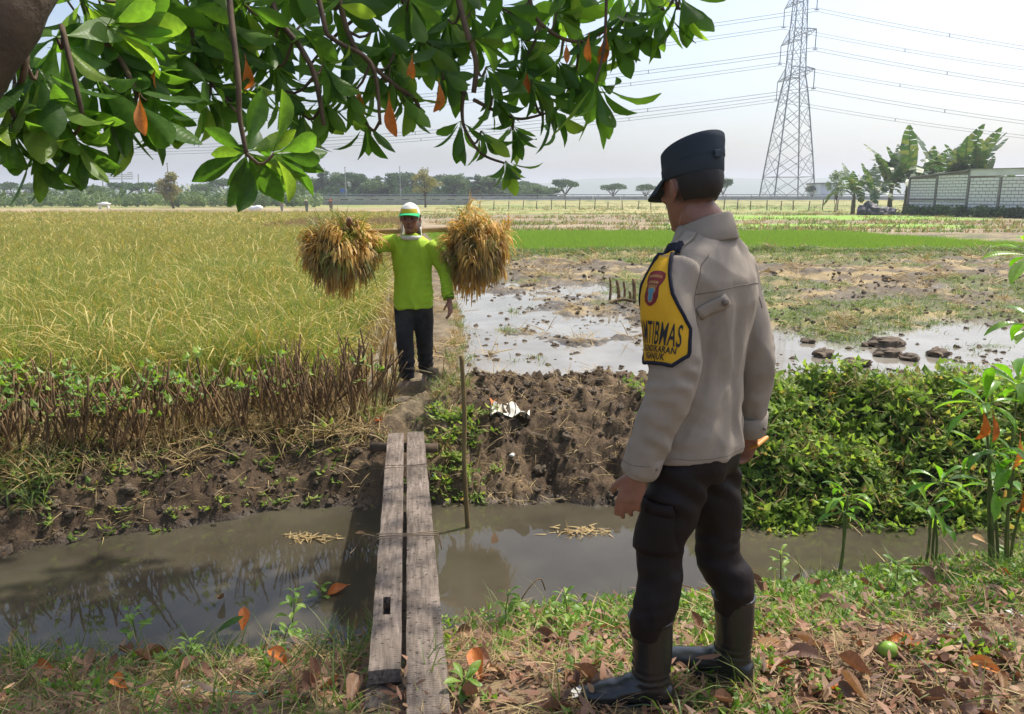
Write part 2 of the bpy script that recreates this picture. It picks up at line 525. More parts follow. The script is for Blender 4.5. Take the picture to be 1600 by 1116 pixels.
def ground_colour(x, y, h):
    n1 = fbm(x * .7, y * .7, 5, 51); n2 = fbm(x * 4, y * 4, 4, 53); n3_ = fbm(x * 15, y * 15, 3, 55)
    def L(a, b, t): return a + (b - a) * t[:, None]
    mud = np.array(srgb(94, 85, 72)); mudd = np.array(srgb(80, 65, 50)); dry = np.array(srgb(112, 102, 87))
    straw = np.array(srgb(176, 156, 112)); grn = np.array(srgb(104, 122, 52)); soil = np.array(srgb(96, 80, 62)); soil2 = np.array(srgb(138, 118, 92))
    C = L(mud + 0 * x[:, None], dry, sstep(.42, .62, n1 * .5 + n2 * .5))
    d1 = yn(x) - y; d2 = y - yf(x)
    # near bank
    nb = sstep(-.05, .3, d1)
    cn = L(soil + 0 * x[:, None], soil2, sstep(.4, .65, n2 * .6 + n3_ * .4))
    cn = L(cn, np.array(srgb(92, 98, 52)), sstep(.5, .7, n1) * .5)
    C = L(C, cn, nb)
    # far bank mud
    fb = sstep(-.1, .15, d2) * (1 - sstep(1.8, 2.3, d2))
    cm = L(mudd + 0 * x[:, None], np.array(srgb(128, 108, 84)), sstep(.45, .75, n2 * .5 + n1 * .5) * .75)
    C = L(C, cm, fb)
    # fields on the right
    fr = sstep(1.9, 2.2, d2) * sstep(-.3, .1, x - xb(y))
    cf = L(mud + 0 * x[:, None], np.array(srgb(116, 107, 92)), sstep(.35, .65, n2))
    gp = sstep(.52, .62, fbm(x * .5, y * .5 + 9, 4, 61)) * sstep(1.5, 2.5, x) * .35 + sstep(.66, .72, fbm(x * 1.2, y * 1.2, 3, 62)) * .4
    cf = L(cf, grn, np.clip(gp, 0, .8))
    cf = L(cf, straw, sstep(.55, .7, fbm(x * 1.6, y * 2.2, 3, 63)) * .7)
    C = L(C, cf, fr)
    # far bands
    brown = L(np.array(srgb(136, 122, 98)) + 0 * x[:, None], np.array(srgb(160, 144, 118)), sstep(.35, .65, fbm(x * .25, y * .8, 4, 65)))
    brown = L(brown, np.array(srgb(120, 106, 84)), sstep(.55, .68, fbm(x * .5, y * 1.6, 3, 66)) * .7)
    C = L(C, brown, fr * sstep(35, 38, y))
    C = L(C, np.array(srgb(92, 104, 52)), fr * sstep(22.3, 23, y) * (1 - sstep(24, 25, y)) * .7)
    nur = sstep(23.6, 24.3, y) * (1 - sstep(36, 37.5, y)) * sstep(.2, 1, x - xb(y)) * (1 - sstep(15.5, 18.5, x + (y - 30) * .3))
    C = L(C, np.array(srgb(116, 168, 40)), nur)
    ygr = L(np.array(srgb(138, 140, 82)) + 0 * x[:, None], np.array(srgb(168, 156, 108)), sstep(.4, .62, fbm(x * .06, y * .25, 4, 67)))
    ygr = L(ygr, np.array(srgb(120, 138, 66)), sstep(.5, .66, fbm(x * .05 + 7, y * .2, 4, 68)))
    C = L(C, ygr, sstep(72, 80, y))
    # seedling strips right of the policeman
    for (a, b, x0, x1) in ((43, 50, 8, 30), (58, 72, 12, 40)):
        k = sstep(a - 1, a + 1, y) * (1 - sstep(b - 1, b + 1, y)) * sstep(x0, x0 + 2, x) * (1 - sstep(x1 - 4, x1, x + (y - a) * .2))
        C = L(C, np.array(srgb(132, 172, 62)), k * .9)
    # rice side
    rl = sstep(1.9, 2.2, d2) * sstep(.1, .4, xb(y) - x)
    cr = L(np.array(srgb(110, 98, 72)) + 0 * x[:, None], np.array(srgb(150, 136, 98)), sstep(.4, .6, n2))
    C = L(C, cr, rl * (1 - sstep(58, 66, y)))
    cb = L(np.array(srgb(168, 148, 116)) + 0 * x[:, None], np.array(srgb(132, 114, 88)), sstep(.5, .62, fbm(x * .08, y * .4, 3, 69)))
    C = L(C, cb, rl * sstep(58, 66, y) * (1 - sstep(105, 125, y)))
    # dry path on the bund
    kb = (1 - sstep(.2, .38, np.abs(x - xb(y)))) * sstep(5.2, 5.8, y) * (1 - sstep(40, 60, y))
    C = L(C, L(np.array(srgb(130, 117, 95)) + 0 * x[:, None], np.array(srgb(104, 90, 68)), sstep(.4, .6, n2)), kb * .9)
    # wetness: near a water level the mud is dark and glossy
    lvl = np.where(d2 > 1.7, ZP, ZW)
    wet = (1 - sstep(.0, .06, h - lvl)) * sstep(-.4, -.1, -np.abs(d1) + 50)
    wet = np.where(y > 26, 0, wet)
    C = L(C, C * .62, wet)
    return C, wet

def mat_ground():
    t = NT('ground')
    a = t.n('VertexColor', layer_name='col')
    vec = t.coord('Object')
    n1 = t.noise(vec, 26, 6, .65); n2 = t.noise(vec, 5, 5, .6)
    c = t.mix(1.0, a.outputs[0], t.ramp(n1, [(.25, (.62, .6, .58)), (.75, (1.3, 1.28, 1.25))]), 'MULTIPLY')
    c = t.mix(1.0, c, t.ramp(n2, [(.3, (.85, .85, .85)), (.7, (1.12, 1.12, 1.1))]), 'MULTIPLY')
    t.l(c, t.b.inputs['Base Color'])
    mr = t.n('MapRange'); mr.inputs[3].default_value = .92; mr.inputs[4].default_value = .35
    t.l(a.outputs[1], mr.inputs[0]); t.l(mr.outputs[0], t.b.inputs['Roughness'])
    t.b.inputs['Specular IOR Level'].default_value = .35
    b1 = t.bump(t.noise(vec, 60, 5, .7), .55, .012)
    b2 = t.bump(t.noise(vec, 18, 5, .65), .6, .03, b1)
    t.l(b2, t.b.inputs['Normal'])
    return t.m
def build_ground():
    ys = [-40, -20, -8, -3, -1, 0, .5, .8, 1.0]
    y = 1.15
    while y < 8: ys.append(y); y *= 1.0050
    while y < 80: ys.append(y); y *= 1.0105
    while y < 3200: ys.append(y); y *= 1.055
    ys = np.array(ys)
    u = np.concatenate([[-60, -12, -5, -2.5, -1.8, -1.45], np.linspace(-1.25, 1.25, 470), [1.45, 1.8, 2.5, 5, 12, 60]])
    X = u[None, :] * (.82 * np.maximum(ys, 1.6))[:, None]
    X = np.clip(X, -4000, 4000)
    Y = np.repeat(ys[:, None], len(u), 1)
    x, yv = X.ravel(), Y.ravel()
    h = height(x, yv)
    far = yv > 300
    h = np.where(far, -.3, h)
    C, wet = ground_colour(x, yv, h)
    V = np.stack([x, yv, h], 1)
    r, c = len(ys), len(u)
    i = np.arange(r - 1)[:, None] * c + np.arange(c - 1)[None]
    F = np.stack([i, i + 1, i + 1 + c, i + c], -1).reshape(-1, 4)
    me = newmesh('ground', V, F, mat_ground(), True)
    setcol(me, np.concatenate([C, wet[:, None]], 1))
    o = link('ground', me); tag(o, 'brown soil ground with mud banks, ditches and ploughed fields', None, None, 'structure')
build_ground()

def mat_water(name, base, rough=.03, bump=.04, scale=6, dist=.01, murk=None):
    t = NT(name)
    vec = t.coord('Object')
    c = base
    n = t.noise(vec, 1.6, 4)
    c = t.ramp(n, [(.35, base), (.65, murk or tuple(v * .8 for v in base))])
    t.l(c, t.b.inputs['Base Color'])
    t.b.inputs['Roughness'].default_value = rough
    t.b.inputs['IOR'].default_value = 1.333
    t.b.inputs['Specular IOR Level'].default_value = .5
    t.l(t.bump(t.noise(vec, scale, 3), bump, dist), t.b.inputs['Normal'])
    return t.m
def sheet(name, x0, x1, y0, y1, z, mat, label):
    V = np.array([[x0, y0, z], [x1, y0, z], [x1, y1, z], [x0, y1, z]], float)
    o = link(name, newmesh(name, V, [(0, 1, 2, 3)], mat)); return tag(o, label, None, None, 'structure')
sheet('canal_water', -14, 14, 2.2, 5.9, ZW, mat_water('canal_water', srgb(80, 74, 61), .01, .05, 4, .012, srgb(64, 59, 48)), 'muddy grey brown water standing in the narrow ditch')
sheet('paddy_water', -30, 40, 6.2, 24, ZP, mat_water('paddy_water', srgb(142, 136, 124), .05, .05, 9, .01, srgb(120, 112, 98)), 'shallow muddy water lying over the ploughed paddy')

# ------------------------------------------------------------------ haze
def build_haze():
    V, F = box((0, 1650, 29), (8400, 3500, 62))
    t = bpy.data.materials.new('haze'); t.use_nodes = True; nt = t.node_tree
    nt.nodes.remove(nt.nodes['Principled BSDF'])
    pv = nt.nodes.new('ShaderNodeVolumePrincipled')
    pv.inputs['Color'].default_value = (.9, .94, 1, 1); pv.inputs['Density'].default_value = HAZE
    pv.inputs['Anisotropy'].default_value = .25
    nt.links.new(pv.outputs[0], nt.nodes['Material Output'].inputs['Volume'])
    o = link('haze', newmesh('haze', V, F, t)); tag(o, 'thin pale haze over the fields', None, None, 'stuff')
HAZE = 0.0007
# ------------------------------------------------------------------ far scenery
ZF = -0.30
M_STEEL = mat_plain('galvanised_steel', srgb(128, 134, 142), srgb(104, 110, 118), 3, .55, 0, metallic=.3)
M_CONC = mat_plain('weathered_concrete', srgb(176, 176, 172), srgb(140, 138, 132), .5, .85, .2, 12, .01)
M_BARK = mat_plain('bark', srgb(92, 78, 64), srgb(62, 52, 42), 8, .9, .5, 30, .01)
M_FOL = [mat_leaf('far_foliage_%d' % k, [(0, a), (.5, b), (1, c)], .35, .6, (1.2, 1.3, .8)) for k, (a, b, c) in enumerate((
    (srgb(50, 76, 42), srgb(66, 94, 50), srgb(82, 110, 58)),
    (srgb(74, 96, 56), srgb(92, 116, 66), srgb(108, 130, 72)),
    (srgb(132, 126, 74), srgb(150, 140, 84), srgb(116, 122, 66)),
    (srgb(96, 118, 70), srgb(120, 140, 86), srgb(140, 154, 98))))]
M_BANANA = mat_leaf('banana_leaf', [(0, srgb(58, 86, 46)), (.6, srgb(74, 102, 54)), (1, srgb(116, 122, 74))], .3, .45)
M_PSEUDO = mat_plain('banana_stem', srgb(120, 126, 84), srgb(96, 84, 58), 3, .7, .2)

def crown_cards(blobs, n, size, hollow=.35):
    """leaf clumps spread through ellipsoid blobs: small bent quads"""
    V = []; tot = sum(b[3] * b[4] * b[5] for b in blobs) or 1
    out = []
    for (cx, cy, cz, rx, ry, rz) in blobs:
        k = max(8, int(n * (rx * ry * rz) / tot))
        d = rdir(k); rr = rng.uniform(hollow, 1, k) ** .6
        d[:, 2] = np.where(d[:, 2] < 0, d[:, 2] * .7, d[:, 2])
        p = np.array([cx, cy, cz]) + d * rr[:, None] * np.array([rx, ry, rz])
        p += rng.normal(0, size * .4, p.shape)
        out.append(p)
    p = np.concatenate(out); k = len(p)
    u = rdir(k); w = np.cross(u, rdir(k)); w /= np.linalg.norm(w, axis=1)[:, None]
    s = (size * rng.uniform(.55, 1.25, k))[:, None]
    V = np.stack([p - u * s, p + w * s * .5, p + u * s, p - w * s * .55], 1).reshape(-1, 3)
    F = np.arange(k * 4).reshape(-1, 4)
    return V, F
def tree_meshes(kind, seed):
    """(trunk mesh, crown mesh) about 1 m = 1 m, base at origin"""
    global rng
    keep = rng; rng = np.random.default_rng(seed)
    items = []; blobs = []
    if kind == 'rain':        # wide flat umbrella crown
        H, W = 7.2, 5.0
        top = np.array([.2, 0, 2.6])
        items.append(tube([(0, 0, 0), (.1, 0, 1.3), top], [.34, .27, .24], 8))
        for k in range(9):
            a = k * 2.4 + rng.uniform(-.3, .3); r = W * rng.uniform(.45, .85)
            e = np.array([math.cos(a) * r, math.sin(a) * r, H * rng.uniform(.7, .9)])
            items.append(tube([top, top + (e - top) * .5 + (0, 0, .3), e], [.17, .1, .04], 6))
            blobs.append((e[0], e[1], e[2] + .1, 1.9, 1.9, .75))
        for k in range(8):
            a = rng.uniform(0, 6.3); r = W * rng.uniform(0, .5)
            blobs.append((math.cos(a) * r, math.sin(a) * r, H * rng.uniform(.88, 1.0), 1.7, 1.7, .6))
        n, s, f = 2600, .27, M_FOL[0]
    elif kind == 'round':
        H = 7.5
        items.append(tube([(0, 0, 0), (.15, .1, 2), (.1, 0, 4.6)], [.3, .22, .12], 8))
        for k in range(12):
            a = k * 2.4; z = rng.uniform(2.6, 6.6); r = rng.uniform(.6, 2.4) * (1 - abs(z - 4.4) / 4.5)
            e = np.array([math.cos(a) * r, math.sin(a) * r, z])
            items.append(tube([(.1, 0, z * .6), e], [.1, .03], 5))
            q = rng.uniform(1.0, 1.7)
            blobs.append((e[0], e[1], e[2], q, q, q * .8))
        n, s, f = 2600, .26, M_FOL[1]
    elif kind == 'tall':
        items.append(tube([(0, 0, 0), (.2, .1, 3), (0, 0, 8)], [.28, .2, .07], 8))
        for k in range(15):
            a = k * 2.4; z = 2.2 + 6.4 * k / 14; r = rng.uniform(.3, 1.5) * (1.15 - k / 20)
            q = rng.uniform(.8, 1.3) * (1.1 - k / 30)
            e = np.array([math.cos(a) * r, math.sin(a) * r, z])
            items.append(tube([(.1, 0, z * .75), e], [.08, .03], 5))
            blobs.append((e[0], e[1], z, q, q, q * .75))
        n, s, f = 2600, .25, M_FOL[0]
    elif kind == 'sparse':    # the small tree by the wall: thin see-through crown
        tr = [(0, 0, 0), (.1, 0, .9), (.0, 0, 1.9)]
        items.append(tube(tr, [.13, .1, .09], 8)); items.append(tube([(.45, 0, 0), (.36, 0, 1.0), (.7, .1, 2.2)], [.11, .09, .06], 8))
        for k in range(22):
            a = k * 2.4; z = rng.uniform(2.6, 5.6); r = rng.uniform(.3, 2.5) * math.sin(min(1, (6.3 - z) / 2.4) * 1.57)
            e = np.array([.2 + math.cos(a) * r, math.sin(a) * r, z])
            items.append(tube([(.2, 0, 1.7), (.2 + .35 * (e[0] - .2), .35 * e[1], 1.7 + .6 * (z - 1.7)), e], [.06, .035, .012], 5))
            blobs.append((e[0], e[1], e[2], .75, .75, .5))
        n, s, f = 1700, .17, M_FOL[2]
    else:                     # bushy, leaning yellow green tree
        items.append(tube([(0, 0, 0), (-.3, 0, 1.2), (-.8, 0, 2.4)], [.2, .15, .1], 8))
        for k in range(16):
            a = k * 2.4; z = rng.uniform(1.6, 5.6); r = rng.uniform(.2, 2.0) * (1 - abs(z - 3.6) / 4)
            e = np.array([-.5 + math.cos(a) * r, math.sin(a) * r, z])
            items.append(tube([(-.7, 0, 2.0), e], [.07, .02], 5))
            blobs.append((e[0], e[1], e[2], .95, .95, .75))
        n, s, f = 2600, .2, M_FOL[2]
    tv, tf = join(*items)
    cv, cf = crown_cards(blobs, n, s)
    rng = keep
    return newmesh('trunk', tv, tf, M_BARK, True), newmesh('crown', cv, cf, f)
PROTO = {}
def tree(kind, seed, loc, scale, rz, label, name='tree', group=None, mat=None):
    if (kind, seed) not in PROTO: PROTO[(kind, seed)] = tree_meshes(kind, seed)
    tm, cm = PROTO[(kind, seed)]
    t = thing(name, label, 'tree', loc, group, rz)
    sx, sz = (scale, scale) if not isinstance(scale, tuple) else scale
    for nm, me in (('trunk', tm), ('crown', cm)):
        o = link(nm, me, t); o.scale = (sx, sx, sz)
    return t
# tree belt behind the toll road, then singles
def px_tree(kind, seed, px, top, D, label, w=None, **k):
    H = {'rain': 7.9, 'round': 7.4, 'tall': 9.2, 'sparse': 5.9, 'bush': 6.0}[kind]
    W = {'rain': 12.6, 'round': 6.4, 'tall': 4.6, 'sparse': 5.8, 'bush': 5.0}[kind]
    base = PD(px, 310, D); h = PD(px, top, D)[2] - ZF
    sz = h / H; sx = sz if w is None else (w * D / 1190) / W
    return tree(kind, seed, (base[0], D, ZF), (sx, sz), rng.uniform(0, 6.3), label, **k)
belt = [(505, 262, 'tall'), (525, 270, 'round'), (548, 268, 'rain'), (570, 276, 'round'), (592, 275, 'tall'), (610, 270, 'tall'), (632, 268, 'rain'), (652, 272, 'tall'), (690, 272, 'rain'),
        (712, 272, 'round'), (730, 276, 'tall'), (748, 272, 'tall'), (768, 274, 'round'), (790, 276, 'tall'), (815, 282, 'rain'), (838, 290, 'round'), (470, 272, 'round'), (440, 276, 'tall'), (412, 284, 'rain'), (380, 288, 'round'), (350, 278, 'rain'), (322, 286, 'round'), (196, 284, 'rain'), (228, 284, 'rain'), (150, 290, 'round'), (120, 288, 'rain'), (60, 286, 'round'), (20, 284, 'rain'), (-40, 284, 'round'), (-120, 282, 'rain'), (-210, 284, 'tall'),
        (660, 284, 'round'), (585, 282, 'round'), (775, 286, 'round'), (498, 278, 'round'), (560, 272, 'tall'), (622, 280, 'round'), (705, 278, 'tall'), (805, 288, 'round'), (858, 292, 'round')]
ORDW = 'first second third fourth fifth sixth seventh eighth ninth tenth eleventh twelfth'.split()
for i, (px, top, kd) in enumerate(sorted(belt)):
    side = [b for b in sorted(belt) if b[2] == kd and (b[0] > 480) == (px > 480)]
    lab = f"{ORDW[side.index((px, top, kd))]} {dict(tall='tall narrow', round='rounded', rain='broad flat crowned')[kd]} tree from the left " + ('in the belt behind the toll road' if px > 480 else 'behind the far left banana row')
    px_tree(kd, 100 + i % 3, px, top, rng.uniform(184, 215), lab, w={'tall': 34, 'round': 52, 'rain': 74}[kd] * rng.uniform(.9, 1.15), group='belt of trees behind the toll road' if px > 480 else 'trees behind the far left row')
for px, top, w, D, lab in ((882, 279, 60, 190, 'umbrella shaped tree alone against the sky, just right of the tree belt'), (958, 286, 56, 200, 'umbrella shaped tree against the sky left of the policeman, farther from the belt'), (1008, 287, 46, 196, 'umbrella shaped tree partly hidden behind the policeman cap visor'), (1130, 278, 40, 185, 'dark tree showing just behind the back of the policeman neck'), (1268, 289, 30, 180, 'low spreading tree at the right foot of the pylon')):
    px_tree('rain', 101 + int(px) % 2, px, top, D, lab, w=w)
px_tree('sparse', 7, 664, 263, 128, 'sparse yellowish tree with two thin trunks in front of the concrete wall', name='small_tree')
px_tree('bush', 8, 270, 268, 118, 'bushy yellow green tree leaning at the far edge of the rice field', name='small_tree')
px_tree('sparse', 9, 1308, 268, 92, 'slim bright green tree left of the banana clump', w=36, name='small_tree'); PROTO[('sparse', 9)][1].materials[0] = M_FOL[3]

# ---- banana plants
def banana_leaf(L, droop, seed, torn=True):
    r = np.random.default_rng(seed)
    n = 11; V = []; F = []
    p = np.zeros(3); d = np.array([0, .45, .9]); d /= np.linalg.norm(d)
    rows = []
    for i in range(n + 1):
        t = i / n
        w = L * .13 * (math.sin((.1 + .9 * t ** 1.1) * math.pi) ** .6) if t > .14 else .012
        rows.append((p.copy(), w, d.copy()))
        d = d + np.array([0, .25, -1]) * droop / n * (1 + 1.2 * t); d /= np.linalg.norm(d); p = p + d * L / n
    for i in range(n):
        (p0, w0, d0), (p1, w1, d1) = rows[i], rows[i + 1]
        for s in (-1, 1):
            gap = .95 if r.uniform() < .6 else .8
            sag0 = w0 * r.uniform(.0, .55); o = len(V)
            q1 = p0 + (p1 - p0) * gap
            wo = w0 * r.uniform(.75, 1.1)
            V += [p0, q1 if torn else p1, q1 + np.array([s * (w1 * .75 + w0 * .25), 0, -sag0]) + d0 * .12, p0 + np.array([s * w0, 0, -sag0]) + d0 * .12]
            F.append((o, o + 1, o + 2, o + 3) if s < 0 else (o + 3, o + 2, o + 1, o))
    V2, F2 = tube([r_[0] - (0, 0, .02) for r_ in rows], [.035 * (1 - i / (n + 2)) for i in range(n + 1)], 4)
    return join((np.array(V), F), (V2, F2))
BL = [newmesh('leaf', *banana_leaf(3.0, dr, 40 + k), M_BANANA) for k, dr in enumerate((.2, .9, 1.5, 2.0, 1.2))]
BS = newmesh('stem', *tube([(0, 0, 0), (.05, 0, .8), (.03, 0, 1.6), (0, 0, 2.0)], [.19, .16, .12, .05], 8), M_PSEUDO, True)
def banana(loc, s, label, seed, group=None, nl=8, lean=0):
    r = random.Random(seed)
    t = thing('banana_plant', label, 'banana plant', loc, group, r.uniform(0, 6.3))
    st = link('stem', BS, t); st.scale = (s, s, s); st.rotation_euler = (lean, 0, 0)
    for k in range(nl):
        o = link('leaf', BL[r.randrange(5)] if k > 1 else BL[0], t)
        o.location = (r.uniform(-.05, .05), -lean * 1.75 * s, 1.75 * s + r.uniform(-.3, .2) * s)
        o.rotation_euler = (r.uniform(-.25, .12), r.uniform(-.2, .2), k * 2.4 + r.uniform(-.4, .4))
        q = s * r.uniform(.85, 1.25); o.scale = (q, q, q)
    return t
for i, (px, base, top, D, lab) in enumerate((
        (1384, 335, 268, 76, 'short ragged banana plant left of the clump beside the tarp heap'),
        (1408, 332, 240, 80, 'banana plant leaning left over the shed corner'),
        (1432, 330, 226, 82, 'banana plant with raised torn leaves behind the left end of the shed'),
        (1462, 330, 236, 86, 'banana plant half hidden behind the sloping shed roof'),
        (1488, 330, 216, 82, 'tallest banana plant with a leaf pointing straight up above the shed'),
        (1516, 330, 222, 80, 'leafy banana plant rising behind the peak of the shed roof'),
        (1540, 330, 238, 78, 'banana plant with broad arching leaves behind the right part of the shed'),
        (1350, 333, 262, 79, 'thin banana plant with a hanging withered leaf, left of the clump'))):
    px -= 18; p = PD(px, base, D); h = PD(px, top, D)[2] - ZF
    banana((p[0], D, ZF), h / 4.0, lab, 60 + i, 'banana clump by the shed', 11)
for i in range(34):
    px = -230 + i * 22 + random.uniform(-6, 6); D = random.uniform(128, 150)
    p = PD(px, 315, D)
    banana((p[0], D, ZF), random.uniform(.62, .95), 'pale green banana plant in the row along the far left edge of the fields', 90 + i, 'row of banana plants along the far left edge', 8)
for i in range(9):
    px = 470 + random.uniform(-70, 25); D = random.uniform(150, 158); p = PD(px, 315, D)
    banana((p[0], D, ZF), random.uniform(.8, 1.1), 'banana plant in the thicket at the left end of the concrete wall', 190 + i, 'banana thicket at the left end of the wall', 8)
# low scrub between them: nobody could count it
pts = np.array([PD(px, 318, D) for px, D in zip(rng.uniform(-300, 500, 420), rng.uniform(126, 175, 420))]); pts[:, 2] = ZF
sv, sf = crown_cards([(0, 0, .8, 1.1, 1.1, .9)], 160, .2)
scatter('scrub', [newmesh('scrub_piece', sv, sf, M_FOL[3]), newmesh('scrub_piece', *crown_cards([(0, 0, .9, .9, .9, 1.1)], 160, .2), M_FOL[1])], pts, np.stack([0 * pts[:, 0], 0 * pts[:, 0], rng.uniform(0, 6, len(pts))], 1), rng.uniform(.6, 1.5, len(pts)), label='low green scrub along the far left field edge')
pts = np.array([PD(px, 318, D) for px, D in zip(rng.uniform(500, 860, 200), rng.uniform(186, 215, 200))]); pts[:, 2] = ZF
scatter('undergrowth', [newmesh('scrub_piece', *crown_cards([(0, 0, 1.7, 1.5, 1.5, 1.9)], 220, .26), M_FOL[0])], pts, np.stack([0 * pts[:, 0], 0 * pts[:, 0], rng.uniform(0, 6, len(pts))], 1), rng.uniform(.7, 1.3, len(pts)), label='dark undergrowth below the tree belt')

# ---- toll road: embankment, deck barrier, wall on the left, lamp poles
DR = 165.0
def X(px, D): return (px - 800) / FPX * (D * cp)
road_z = PD(800, 312, DR)[2]
M_GRASSF = mat_plain('bank_grass', srgb(136, 140, 84), srgb(116, 124, 66), .4, .9, .3, 3, .05, c3=srgb(160, 152, 98))
M_ASPH = mat_plain('asphalt', (.05, .05, .05), (.06, .06, .06), 3, .9, .1)
x0, x1 = X(735, DR), 330
V = [(x0, DR - 7, ZF - .1), (x1, DR - 7, ZF - .1), (x1, DR - .6, road_z - .12), (x0, DR - .6, road_z - .12), (x0, DR + 12, road_z - .12), (x1, DR + 12, road_z - .12), (x1, DR + 14, ZF - .1), (x0, DR + 14, ZF - .1)]
o = link('road_embankment', newmesh('road_embankment', V, [(0, 1, 2, 3), (3, 2, 5, 4), (4, 5, 6, 7), (0, 3, 4, 7), (1, 6, 5, 2)], M_GRASSF)); tag(o, 'low grassy embankment carrying the toll road', None, None, 'structure')
x00 = X(496, DR)
o = part('road', box(((x00 + x1) / 2, DR + 5.6, road_z - .02), (x1 - x00, 11.5, .16)), M_ASPH); tag(o, 'toll road deck along the horizon', None, None, 'structure')
wz = PD(800, 309, DR)[2]
t = thing('concrete_wall', 'long grey concrete wall holding up the left part of the toll road', 'wall', ((x00 + x0) / 2, DR, ZF))
n = 20; wl = (x0 - x00) / n
pm = newmesh('panel', *box((0, 0, 0), (wl - .05, .35, wz - ZF - .05)), M_CONC)
for k in range(n):
    o = link('panel', pm, t); o.location = (x00 + wl * (k + .5) - (x00 + x0) / 2, (k % 2) * .03, (wz - ZF) / 2)
part('coping', box(((x00 + x0) / 2, DR - .02, wz + .05), (x0 - x00, .5, .2)), M_CONC, t)
t = thing('road_barrier', 'pale concrete barrier with a metal rail along the toll road', 'barrier', (60, DR - .2, road_z))
bz0, bz1 = road_z + .06, PD(800, 306.4, DR)[2]
nb = 64; x0b = x00; wl = (x1 - x0b) / nb
pm = newmesh('segment', *box((0, 0, 0), (wl - .12, .3, .62)), M_CONC)
for k in range(nb):
    o = link('segment', pm, t); o.location = (x0b + wl * (k + .5) - 60, .7, .38)
part('rail', tube([(x0b, DR + .4, road_z + 1.02), (x1, DR + .4, road_z + 1.02)], .09, 6), M_STEEL, t)
part('curb_line', box(((x0 + x1) / 2, DR - .45, road_z - .02), (x1 - x0, .35, .16)), mat_plain('white_line', srgb(214, 216, 214), srgb(190, 192, 190), .3, .8, 0), t)
pm = newmesh('rail_post', *box((0, 0, 0), (.12, .12, .42)), M_STEEL)
for k in range(70):
    o = link('rail_post', pm, t); o.location = (x0b + (x1 - x0b) * k / 69 - 60, .6, .83)
for i, (px, top, D, lab) in enumerate(((541, 262, 172, 'thin pale pole beside the blue sign behind the wall'), (626, 261, 172, 'thin pale pole rising behind the middle of the concrete wall'), (266, 256, 150, 'thin leaning pole behind the bushy yellow green tree'), (481, 266, 176, 'faint pole at the left end of the tree belt'))):
    p = PD(px, 310, D); zt = PD(px, top, D)[2]
    t = thing('lamp_pole', lab, 'pole', (p[0], D, ZF), 'poles along the toll road')
    part('pole', tube([(p[0], D, ZF), (p[0] - .02, D, zt)], [.13, .08], 6), M_CONC, t)
    part('cap', box((p[0], D, zt + .05), (.3, .16, .12)), M_STEEL, t)
p = PD(535, 298, 170); t = thing('road_sign', 'small blue road sign by the pale pole behind the wall', 'sign', (p[0], 170, ZF))
part('plate', box(p, (.95, .06, .85)), mat_plain('blue_sign', srgb(64, 110, 170), srgb(74, 120, 178), 2, .5, 0), t)
part('post', tube([(p[0], 170.1, ZF), (p[0], 170.1, p[2] + .3)], .05, 6), M_STEEL, t)
# billboard frame far left
t = thing('billboard_frame', 'pale steel billboard frame on poles behind the far left trees', 'billboard', (*PD(185, 310, 230)[:2], ZF))
its = []
for px in (160, 190, 216): its.append(tube([(*PD(px, 300, 230)[:2], ZF), PD(px, 272 if px != 190 else 255, 230)], .16, 5))
part('pole', join(*its), M_CONC, t)
for py in (273, 276, 279.5): part('slat', box(PD(188, py, 229.7), (7.6, .1, .3)), mat_plain('pale_panel', srgb(206, 208, 212), srgb(180, 184, 190), .6, .7, 0), t)
part('slat', box(PD(203, 270, 229.6), (1.6, .1, .3)), mat_plain('pale_panel', (1, 1, 1)), t)
# field fence
t = thing('field_fence', 'thin post and wire fence across the far grass below the toll road', 'fence', (30, 112, ZF))
pm = newmesh('post', *tube([(0, 0, 0), (.02, 0, 1.25)], [.07, .06], 6), M_BARK)
pxs = list(np.arange(748, 1345, 22.5))
for px in pxs:
    D = 112 - (px - 748) * .018
    o = link('post', pm, t); o.location = (X(px, D) - 30 + rng.uniform(-.2, .2), D - 112, 0); o.rotation_euler = (rng.uniform(-.06, .06), rng.uniform(-.06, .06), 0); o.scale.z = rng.uniform(.85, 1.15)
for hz in (.45, .85, 1.15):
    part('wire', tube([(X(748, 112), 112, ZF + hz), (X(1345, 101.5), 101.5, ZF + hz)], .012, 4), M_STEEL, t)

# ---- pylon and lines
DP = 190.0; px0 = 1230
ctr = PD(px0, 306, DP); PX = X(1229, DP)
ad = np.array([math.cos(R(-87)), math.sin(R(-87))]); bd_ = np.array([-ad[1], ad[0]])
def pz(py): return PD(px0, py, DP)[2]
t_p = thing('pylon', 'tall steel lattice electricity pylon with three crossarms', 'pylon', (PX, DP, ZF))
levels = [(ZF, 5.0), (6, 4.45), (11.5, 3.9), (17, 3.3), (22, 2.75), (26, 2.25), (29, 1.75), (33, 1.62), (37.4, 1.5), (41.5, 1.35), (45.7, 1.2), (50, .8), (56, .15)]
def corner(k, i):
    z, s = levels[i]; sx, sy = ((1, 1), (1, -1), (-1, -1), (-1, 1))[k]
    q = ad * s * sx + bd_ * s * sy
    return np.array([PX + q[0], DP + q[1], z])
for k in range(4):
    part('leg', tube([corner(k, i) for i in range(len(levels))], [.17] * 7 + [.13] * 6, 4), M_STEEL, t_p)
its = []
